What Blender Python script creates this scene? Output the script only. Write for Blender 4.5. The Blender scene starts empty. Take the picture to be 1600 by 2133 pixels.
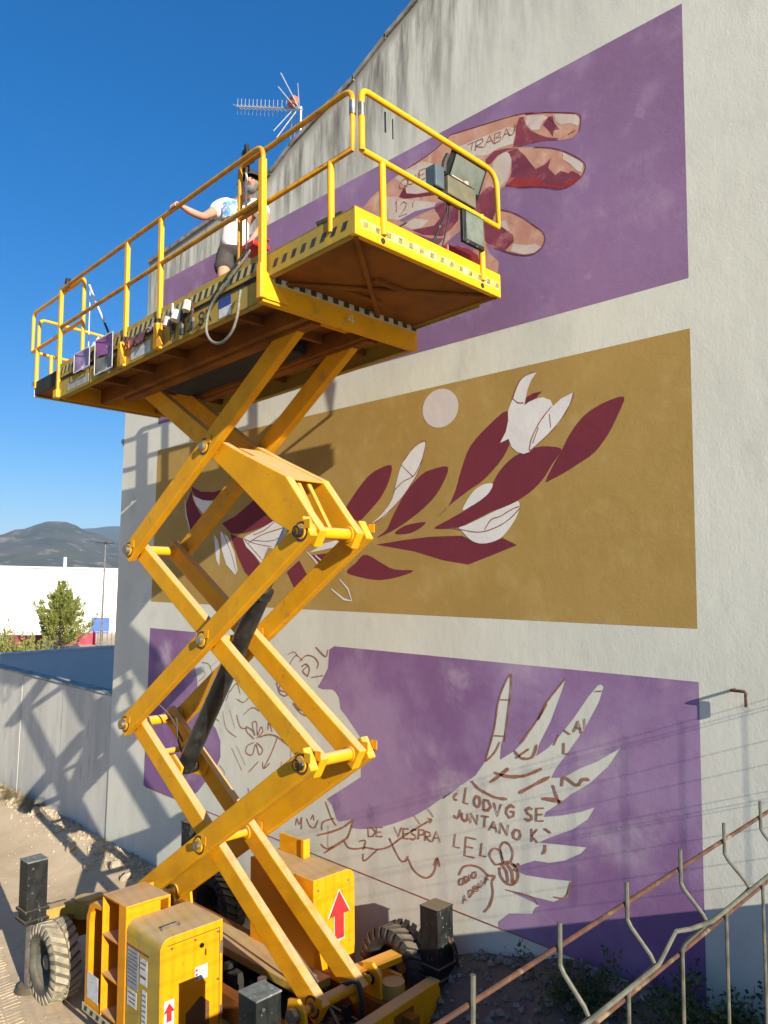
import bpy, bmesh, math, random
from mathutils import Matrix, Vector, noise
from mathutils.geometry import tessellate_polygon
random.seed(7)
S = bpy.context.scene
C = S.collection
# ---------------------------------------------------------------- camera, sky, sun, exposure
cam = bpy.data.cameras.new('camera'); camo = bpy.data.objects.new('camera', cam); C.objects.link(camo)
CR = ((0.707009, 0.057948, 0.704827), (0.707067, -0.077605, -0.702876), (0.013968, 0.995299, -0.09584))
camo.matrix_world = Matrix.Translation((0, 0, 4.2)) @ Matrix(CR).to_4x4()
cam.sensor_fit = 'HORIZONTAL'; cam.sensor_width = 36; cam.lens = 36 * 1597.25 / 1600
cam.clip_start = .05; cam.clip_end = 20000
S.camera = camo
SUN_EL = 20.9; SUN_AZ = 78.0       # azimuth from the wall's normal
e, a = math.radians(SUN_EL), math.radians(SUN_AZ)
travel = Vector((-math.sin(a) * math.cos(e), math.cos(a) * math.cos(e), -math.sin(e)))
W = bpy.data.worlds.new('World'); S.world = W; W.use_nodes = True
nt = W.node_tree; bg = nt.nodes['Background']; sky = nt.nodes.new('ShaderNodeTexSky')
sky.sky_type = 'NISHITA'; sky.sun_disc = False; sky.sun_elevation = e
sky.sun_rotation = math.atan2(-travel.x, -travel.y)
sky.altitude = 200; sky.air_density = 1.0; sky.dust_density = 1.0; sky.ozone_density = 5.5
hs = nt.nodes.new('ShaderNodeHueSaturation'); hs.inputs['Saturation'].default_value = 1.42; hs.inputs['Hue'].default_value = .508
gm = nt.nodes.new('ShaderNodeGamma'); gm.inputs[1].default_value = .78
nt.links.new(sky.outputs[0], gm.inputs[0]); nt.links.new(gm.outputs[0], hs.inputs['Color']); nt.links.new(hs.outputs[0], bg.inputs[0]); bg.inputs[1].default_value = 0.100
sl = bpy.data.lights.new('sun', 'SUN'); sl.energy = 5.0; sl.angle = math.radians(.36); sl.color = (1, .93, .79)
so = bpy.data.objects.new('sun', sl); C.objects.link(so); so.location = (30, -20, 30)
so.rotation_euler = travel.to_track_quat('-Z', 'Y').to_euler()
S.view_settings.view_transform = 'Standard'; S.view_settings.look = 'None'
S.view_settings.exposure = 1.08; S.view_settings.gamma = 1; S.view_settings.use_curve_mapping = False
S.cycles.max_bounces = 8; S.cycles.diffuse_bounces = 4
S.cycles.use_denoising = True

# ---------------------------------------------------------------- helpers
def V(*a): return Vector(a)
class MB:
    def __init__(s): s.v = []; s.f = []; s.mi = []; s.m = 0; s.M = None
    def add(s, vs, fs):
        n = len(s.v)
        if s.M is not None: vs = [s.M @ Vector(p) for p in vs]
        s.v += [tuple(p) for p in vs]
        for f in fs: s.f.append(tuple(i + n for i in f)); s.mi.append(s.m)
        return s
    def box(s, x0, x1, y0, y1, z0, z1):
        vs = [(x, y, z) for x in (x0, x1) for y in (y0, y1) for z in (z0, z1)]
        return s.add(vs, [(0, 1, 3, 2), (4, 6, 7, 5), (0, 4, 5, 1), (2, 3, 7, 6), (0, 2, 6, 4), (1, 5, 7, 3)])
    def beam(s, p, q, w, h, up=(0, 0, 1), w2=None, h2=None):
        p, q = Vector(p), Vector(q); d = (q - p).normalized(); r = d.cross(Vector(up)).normalized(); u = r.cross(d)
        w2 = w if w2 is None else w2; h2 = h if h2 is None else h2
        vs = []
        for c, ww, hh in ((p, w, h), (q, w2, h2)):
            vs += [c + r * ww / 2 * i + u * hh / 2 * j for i, j in ((-1, -1), (1, -1), (1, 1), (-1, 1))]
        return s.add(vs, [(0, 1, 2, 3), (7, 6, 5, 4), (0, 4, 5, 1), (1, 5, 6, 2), (2, 6, 7, 3), (3, 7, 4, 0)])
    def tube(s, pts, r, n=8, closed=False, cap=True):
        pts = [Vector(p) for p in pts]; N = len(pts); rings = []; prev = None
        for i, p in enumerate(pts):
            if closed: t = (pts[(i + 1) % N] - pts[i - 1])
            else: t = pts[min(i + 1, N - 1)] - pts[max(i - 1, 0)]
            t.normalize()
            if prev is None:
                ref = Vector((0, 0, 1)) if abs(t.z) < .9 else Vector((1, 0, 0))
                nrm = t.cross(ref).normalized()
            else:
                nrm = (prev - t * prev.dot(t)).normalized()
            prev = nrm; b = t.cross(nrm)
            rr = r[i] if isinstance(r, (list, tuple)) else r
            rings.append([p + (nrm * math.cos(2 * math.pi * k / n) + b * math.sin(2 * math.pi * k / n)) * rr for k in range(n)])
        vs = [q for g in rings for q in g]; fs = []
        for i in range(N if closed else N - 1):
            j = (i + 1) % N
            for k in range(n): fs.append((i * n + k, i * n + (k + 1) % n, j * n + (k + 1) % n, j * n + k))
        if cap and not closed: fs += [tuple(range(n - 1, -1, -1)), tuple((N - 1) * n + k for k in range(n))]
        return s.add(vs, fs)
    def cyl(s, p, q, r, n=16, r2=None): return s.tube([p, q], [r, r if r2 is None else r2], n)
    def lathe(s, prof, c, axis, n=32):
        # prof: (axial, radius)
        ax = Vector(axis).normalized(); ref = Vector((0, 0, 1)) if abs(ax.z) < .9 else Vector((1, 0, 0))
        u = ax.cross(ref).normalized(); w = ax.cross(u); c = Vector(c); vs = []
        for a_, r_ in prof:
            for k in range(n):
                t = 2 * math.pi * k / n; vs.append(c + ax * a_ + (u * math.cos(t) + w * math.sin(t)) * r_)
        fs = []
        for i in range(len(prof) - 1):
            for k in range(n): fs.append((i * n + k, i * n + (k + 1) % n, (i + 1) * n + (k + 1) % n, (i + 1) * n + k))
        return s.add(vs, fs)
    def prism(s, poly, fn, d0, d1):
        # poly 2d -> fn(a, b, depth) -> point
        n = len(poly); vs = [fn(a_, b_, d0) for a_, b_ in poly] + [fn(a_, b_, d1) for a_, b_ in poly]
        tri = tessellate_polygon([[Vector((a_, b_, 0)) for a_, b_ in poly]])
        fs = [tuple(t) for t in tri] + [tuple(i + n for i in reversed(t)) for t in tri]
        fs += [(i, (i + 1) % n, (i + 1) % n + n, i + n) for i in range(n)]
        return s.add(vs, fs)
    def sheet(s, poly, fn):
        vs = [fn(a_, b_) for a_, b_ in poly]
        return s.add(vs, [tuple(t) for t in tessellate_polygon([[Vector((a_, b_, 0)) for a_, b_ in poly]])])
    def build(s, name, mats, parent=None, smooth=False, bevel=0, loc=None, recalc=True):
        me = bpy.data.meshes.new(name); me.from_pydata(s.v, [], s.f)
        mats = mats if isinstance(mats, (list, tuple)) else [mats]
        for m in mats: me.materials.append(m)
        if len(mats) > 1: me.polygons.foreach_set('material_index', s.mi)
        if recalc:
            bm = bmesh.new(); bm.from_mesh(me); bmesh.ops.recalc_face_normals(bm, faces=bm.faces); bm.to_mesh(me); bm.free()
        if smooth:
            for p in me.polygons: p.use_smooth = True
        o = bpy.data.objects.new(name, me); C.objects.link(o)
        if loc is not None: o.location = loc
        if parent is not None: o.parent = parent
        if smooth and smooth != 'all':
            try: me.set_sharp_from_angle(angle=math.radians(40))
            except Exception: pass
        if bevel:
            b = o.modifiers.new('bevel', 'BEVEL'); b.width = bevel; b.segments = 2; b.limit_method = 'ANGLE'; b.harden_normals = False
        return o
def tag(o, label=None, cat=None, group=None, kind=None):
    if label: o['label'] = label
    if cat: o['category'] = cat
    if group: o['group'] = group
    if kind: o['kind'] = kind
    return o
def empty(name, loc=(0, 0, 0), label=None, cat=None, group=None):
    o = bpy.data.objects.new(name, None); o.empty_display_size = .2; C.objects.link(o); o.location = loc
    return tag(o, label, cat, group)

def mat(name, c1, c2=None, scale=4, rough=.7, bump=0, bscale=60, metal=0, stretch=(1, 1, 1), lo=.35, hi=.65,
        c3=None, s3=20, t3=(.55, .75), dust=0, bump2=0, b2scale=8, spec=.5, detail=6, c4=None, s4=40, t4=(.68, .71)):
    m = bpy.data.materials.new(name); m.use_nodes = True; n = m.node_tree; N = n.nodes; L = n.links
    b = N['Principled BSDF']; b.inputs['Roughness'].default_value = rough; b.inputs['Metallic'].default_value = metal
    b.inputs['Specular IOR Level'].default_value = spec
    tc = N.new('ShaderNodeTexCoord'); mp = N.new('ShaderNodeMapping'); mp.inputs['Scale'].default_value = stretch
    L.new(tc.outputs['Object'], mp.inputs[0])
    def nz(sc, vec=None, det=detail):
        t = N.new('ShaderNodeTexNoise'); t.inputs['Scale'].default_value = sc; t.inputs['Detail'].default_value = det
        t.inputs['Roughness'].default_value = .6; L.new(vec or mp.outputs[0], t.inputs['Vector']); return t.outputs['Fac']
    def ramp(f, l, h):
        r = N.new('ShaderNodeMapRange'); r.inputs[1].default_value = l; r.inputs[2].default_value = h; r.interpolation_type = 'SMOOTHSTEP'
        L.new(f, r.inputs[0]); return r.outputs[0]
    def mix(f, a_, b_):
        x = N.new('ShaderNodeMix'); x.data_type = 'RGBA'
        L.new(f, x.inputs[0])
        for i, q in ((6, a_), (7, b_)):
            if isinstance(q, tuple): x.inputs[i].default_value = (*q, 1)
            else: L.new(q, x.inputs[i])
        return x.outputs[2]
    def mul(f, g):
        x = N.new('ShaderNodeMath'); x.operation = 'MULTIPLY'; L.new(f, x.inputs[0])
        if isinstance(g, (int, float)): x.inputs[1].default_value = g
        else: L.new(g, x.inputs[1])
        return x.outputs[0]
    col = None
    if c2: col = mix(ramp(nz(scale), lo, hi), c1, c2)
    if c3: col = mix(ramp(nz(s3), *t3), col or c1, c3)
    if c4: col = mix(ramp(nz(s4, tc.outputs['Object'], 8), *t4), col or c1, c4)
    if dust:
        g = N.new('ShaderNodeNewGeometry'); sx = N.new('ShaderNodeSeparateXYZ'); L.new(g.outputs['Normal'], sx.inputs[0])
        up = ramp(sx.outputs[2], .35, .9)
        f = mul(up, ramp(nz(5), .1, .55)); f = mul(f, dust)
        col = mix(f, col or c1, (.47, .34, .2))
    if col: L.new(col, b.inputs['Base Color'])
    else: b.inputs['Base Color'].default_value = (*c1, 1)
    if rough < .68 and c2:
        r = N.new('ShaderNodeMapRange'); r.inputs[3].default_value = max(.1, rough - .12); r.inputs[4].default_value = rough + .2
        L.new(nz(14), r.inputs[0]); L.new(r.outputs[0], b.inputs['Roughness'])
    if bump or bump2:
        last = None
        for st, sc, dist in ((bump2, b2scale, .02), (bump, bscale, .004)):
            if not st: continue
            bn = N.new('ShaderNodeBump'); bn.inputs['Strength'].default_value = st; bn.inputs['Distance'].default_value = dist
            L.new(nz(sc), bn.inputs['Height'])
            if last: L.new(last, bn.inputs['Normal'])
            last = bn.outputs[0]
        L.new(last, b.inputs['Normal'])
    m['nodes_ok'] = 1
    return m

M = {}
WB = dict(bump=.26, bscale=55, bump2=.14, b2scale=7, spec=.15, rough=.92)
M['yellow'] = mat('yellow_paint', (.74, .345, .006), (.64, .29, .008), 3, .55, spec=.14, dust=.8, c3=(.33, .19, .04), s3=5, t3=(.58, .8), c4=(.09, .05, .02), s4=30, t4=(.685, .705), bump=.12, bscale=120)
M['yellow_cabinet'] = mat('yellow_cabinet', (.74, .275, .003), (.70, .25, .003), 2.5, .45, spec=.2, dust=.85, c3=(.55, .24, .02), s3=6, t3=(.6, .8), c4=(.12, .08, .03), s4=26, t4=(.695, .71))
M['rail_shaded'] = mat('shaded_rail_paint', (.62, .30, .008), (.42, .20, .02), 7, .5, spec=.25, dust=.3, c3=(.22, .11, .03), s3=18, t3=(.56, .7))  # rail yellow darkened: the shade on the level rails is put into the colour
M['grease'] = mat('grease', (.035, .022, .012), (.10, .055, .015), 20, .35)
M['yellow_clean'] = mat('yellow_rail_paint', (.80, .375, .004), (.72, .33, .005), 6, .45, dust=.3, spec=.3, c3=(.35, .18, .03), s3=25, t3=(.66, .76), c4=(.10, .06, .03), s4=45, t4=(.72, .74))
M['yellow_dusty'] = mat('yellow_paint_dusty', (.42, .27, .035), (.33, .24, .06), 5, .8, spec=.15, dust=.8, c3=(.54, .33, .03), s3=7, t3=(.55, .75), stretch=(1, 1, .35))
M['orange_shaded'] = mat('shaded_orange_paint', (.26, .092, .012), (.17, .06, .01), 2.5, .75, spec=.15, c3=(.14, .06, .02), s3=7, t3=(.62, .8))  # yellow paint browned down, so the underside's shade sits in the colour
M['black_steel'] = mat('black_steel', (.007, .0075, .008), (.016, .017, .016), 14, .5, spec=.3, c3=(.22, .23, .19), s3=34, t3=(.64, .69), dust=.35, stretch=(1, 1, .5))
M['tyre_side'] = mat('tyre_side', (.11, .105, .075), (.06, .055, .04), 7, .85, dust=.3, c3=(.2, .18, .12), s3=14, t3=(.55, .75))
M['steel'] = mat('bare_steel', (.35, .35, .34), (.22, .2, .17), 12, .35, metal=.8)
M['black_rubber'] = mat('black_rubber', (.018, .018, .018), (.035, .034, .03), 9, .7, dust=.25)
M['tyre_dusty'] = mat('tyre_dusty', (.36, .31, .22), (.22, .19, .13), 6, .95, bump=.4, bscale=90, c3=(.42, .36, .26), s3=12, t3=(.5, .7))
M['dark'] = mat('dark_cavity', (.01, .009, .008), (.02, .016, .012), 5, .8)
M['strip_pale'] = mat('strip_pale', (.55, .50, .33), (.45, .38, .2), 12, .6, c3=(.25, .2, .1), s3=20, t3=(.6, .75))
M['strip_black'] = mat('strip_black', (.02, .02, .018), (.05, .045, .03), 20, .55)
M['label_white'] = mat('label_white', (.62, .62, .60), (.5, .5, .47), 15, .5, c3=(.3, .27, .2), s3=22, t3=(.6, .75))
M['label_red'] = mat('label_red', (.62, .02, .025), (.5, .02, .02), 12, .45)
M['wall'] = None
M['peach'] = mat('paint_peach', (.60, .33, .22), (.50, .23, .16), 2.2, c3=(.66, .42, .30), s3=5, t3=(.48, .7), c4=(.42, .16, .13), s4=3.5, t4=(.58, .70), **WB)
M['cream'] = mat('paint_cream', (.66, .57, .46), (.58, .46, .37), 3, c3=(.60, .38, .29), s3=4, t3=(.56, .68), **WB)
M['maroon_pink'] = mat('paint_maroon_pink', (.27, .060, .080), (.18, .042, .07), 3, c3=(.40, .14, .13), s3=5, t3=(.52, .66), c4=(.52, .25, .2), s4=5, t4=(.64, .72), **WB)
M['plum'] = mat('paint_plum', (.25, .09, .14), (.2, .07, .12), 3, **WB)
M['red'] = mat('paint_red', (.38, .05, .045), (.30, .035, .04), 3, **WB)
M['red_line'] = mat('paint_red_line', (.22, .035, .05), (.17, .03, .05), 9, **WB)
M['wine'] = mat('paint_wine', (.185, .032, .046), (.165, .03, .045), 2, **WB)
M['wine_line'] = mat('paint_wine_line', (.26, .08, .07), (.34, .15, .1), 9, **WB)
M['white'] = mat('paint_white', (.74, .71, .66), (.68, .65, .61), 2.4, **WB)
M['pinkwhite'] = mat('paint_pinkwhite', (.62, .54, .50), (.60, .55, .52), 2, **WB)
M['ochre'] = mat('paint_ochre', (.41, .262, .078), (.37, .235, .066), .8, c3=(.46, .31, .105), s3=2.2, t3=(.5, .75), c4=(.46, .31, .125), s4=5, t4=(.52, .85), **WB)
M['purple'] = mat('paint_purple', (.285, .168, .30), (.235, .130, .225), .38, c3=(.35, .235, .345), s3=1.4, t3=(.5, .72), c4=(.44, .31, .38), s4=3.4, t4=(.58, .80), **WB)
M['violet'] = mat('paint_violet', (.235, .122, .25), (.345, .225, .36), .45, c3=(.44, .34, .41), s3=1.1, t3=(.52, .72), lo=.40, hi=.58, c4=(.20, .115, .215), s4=1.9, t4=(.56, .76), **WB)
M['brownline'] = mat('paint_brown_line', (.30, .115, .06), (.42, .20, .12), 14, **WB)

# wall plaster, with rain stains that hang below the roof line (UV.y = metres below it)
def plaster():
    m = mat('wall_plaster', (.68, .665, .555), (.62, .605, .505), 1.1, c3=(.53, .515, .43), s3=2.4, t3=(.52, .8), stretch=(1, 1, .6), **WB)
    n = m.node_tree; N = n.nodes; L = n.links; b = N['Principled BSDF']
    src = b.inputs['Base Color'].links[0].from_socket
    uv = N.new('ShaderNodeUVMap'); uv.uv_map = 'roof'
    sx = N.new('ShaderNodeSeparateXYZ'); L.new(uv.outputs[0], sx.inputs[0])
    cb = N.new('ShaderNodeCombineXYZ'); L.new(sx.outputs[0], cb.inputs[0])
    k = N.new('ShaderNodeMath'); k.operation = 'MULTIPLY'; k.inputs[1].default_value = .10; L.new(sx.outputs[1], k.inputs[0]); L.new(k.outputs[0], cb.inputs[1])
    t = N.new('ShaderNodeTexNoise'); t.inputs['Scale'].default_value = 5.5; t.inputs['Detail'].default_value = 7; t.inputs['Roughness'].default_value = .65; L.new(cb.outputs[0], t.inputs['Vector'])
    r = N.new('ShaderNodeMapRange'); r.interpolation_type = 'SMOOTHSTEP'; r.inputs[1].default_value = .37; r.inputs[2].default_value = .68; L.new(t.outputs['Fac'], r.inputs[0])
    f = N.new('ShaderNodeMapRange'); f.interpolation_type = 'SMOOTHSTEP'; f.inputs[1].default_value = 2.5; f.inputs[2].default_value = 0.0; L.new(sx.outputs[1], f.inputs[0])
    q = N.new('ShaderNodeMath'); q.operation = 'MULTIPLY'; L.new(r.outputs[0], q.inputs[0]); L.new(f.outputs[0], q.inputs[1])
    e_ = N.new('ShaderNodeMapRange'); e_.interpolation_type = 'SMOOTHSTEP'; e_.inputs[1].default_value = .28; e_.inputs[2].default_value = 0.02; L.new(sx.outputs[1], e_.inputs[0])
    e2 = N.new('ShaderNodeMath'); e2.operation = 'MULTIPLY'; L.new(e_.outputs[0], e2.inputs[0]); e2.inputs[1].default_value = .75
    mx = N.new('ShaderNodeMath'); mx.operation = 'MAXIMUM'; L.new(q.outputs[0], mx.inputs[0]); L.new(e2.outputs[0], mx.inputs[1])
    x = N.new('ShaderNodeMix'); x.data_type = 'RGBA'; L.new(mx.outputs[0], x.inputs[0]); L.new(src, x.inputs[6]); x.inputs[7].default_value = (.16, .145, .12, 1)
    L.new(x.outputs[2], b.inputs['Base Color'])
    return m
M['wall'] = plaster()
M['concrete'] = mat('concrete_stained', (.58, .56, .49), (.47, .455, .40), 1.6, .92, bump=.25, bscale=40, stretch=(1.6, 1.6, .35), c3=(.34, .33, .30), s3=4, t3=(.56, .8))
M['sand'] = mat('sandy_ground', (.54, .42, .28), (.47, .36, .235), .8, .95, bump=.7, bscale=38, bump2=.5, b2scale=5, c3=(.42, .33, .22), s3=2.4, t3=(.55, .8), spec=.1)
M['stone'] = mat('pale_stone', (.48, .40, .29), (.34, .26, .17), 7, .9, bump=.6, bscale=30, c3=(.2, .15, .09), s3=11, t3=(.55, .75))
M['rust'] = mat('rust', (.105, .05, .032), (.06, .032, .025), 60, .85, spec=.15, c3=(.22, .15, .10), s3=35, t3=(.55, .7))
M['wire_paint'] = mat('old_wire_paint', (.115, .11, .08), (.06, .055, .04), 50, .5, c3=(.22, .10, .05), s3=70, t3=(.6, .72))
M['bark'] = mat('bark', (.13, .09, .06), (.08, .055, .04), 12, .9)

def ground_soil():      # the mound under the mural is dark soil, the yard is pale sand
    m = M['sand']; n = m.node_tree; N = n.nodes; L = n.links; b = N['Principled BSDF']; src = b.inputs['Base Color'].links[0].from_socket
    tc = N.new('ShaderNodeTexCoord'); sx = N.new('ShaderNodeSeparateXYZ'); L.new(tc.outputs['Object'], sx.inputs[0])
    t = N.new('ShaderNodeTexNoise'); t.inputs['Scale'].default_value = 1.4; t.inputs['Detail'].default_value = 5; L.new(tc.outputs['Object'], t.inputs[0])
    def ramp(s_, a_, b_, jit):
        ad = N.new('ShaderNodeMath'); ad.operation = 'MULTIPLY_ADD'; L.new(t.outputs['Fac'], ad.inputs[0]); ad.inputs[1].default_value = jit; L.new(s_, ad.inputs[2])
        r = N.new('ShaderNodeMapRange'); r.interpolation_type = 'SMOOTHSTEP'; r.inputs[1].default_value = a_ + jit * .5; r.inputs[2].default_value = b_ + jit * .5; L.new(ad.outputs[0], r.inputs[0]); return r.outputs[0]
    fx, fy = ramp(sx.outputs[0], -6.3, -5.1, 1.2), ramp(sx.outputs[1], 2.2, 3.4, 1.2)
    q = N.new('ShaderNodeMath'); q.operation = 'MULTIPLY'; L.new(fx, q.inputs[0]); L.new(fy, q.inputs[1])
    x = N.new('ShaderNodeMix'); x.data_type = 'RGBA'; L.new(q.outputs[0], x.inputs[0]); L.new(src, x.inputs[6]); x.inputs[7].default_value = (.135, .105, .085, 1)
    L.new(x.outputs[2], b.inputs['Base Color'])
ground_soil()

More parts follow.
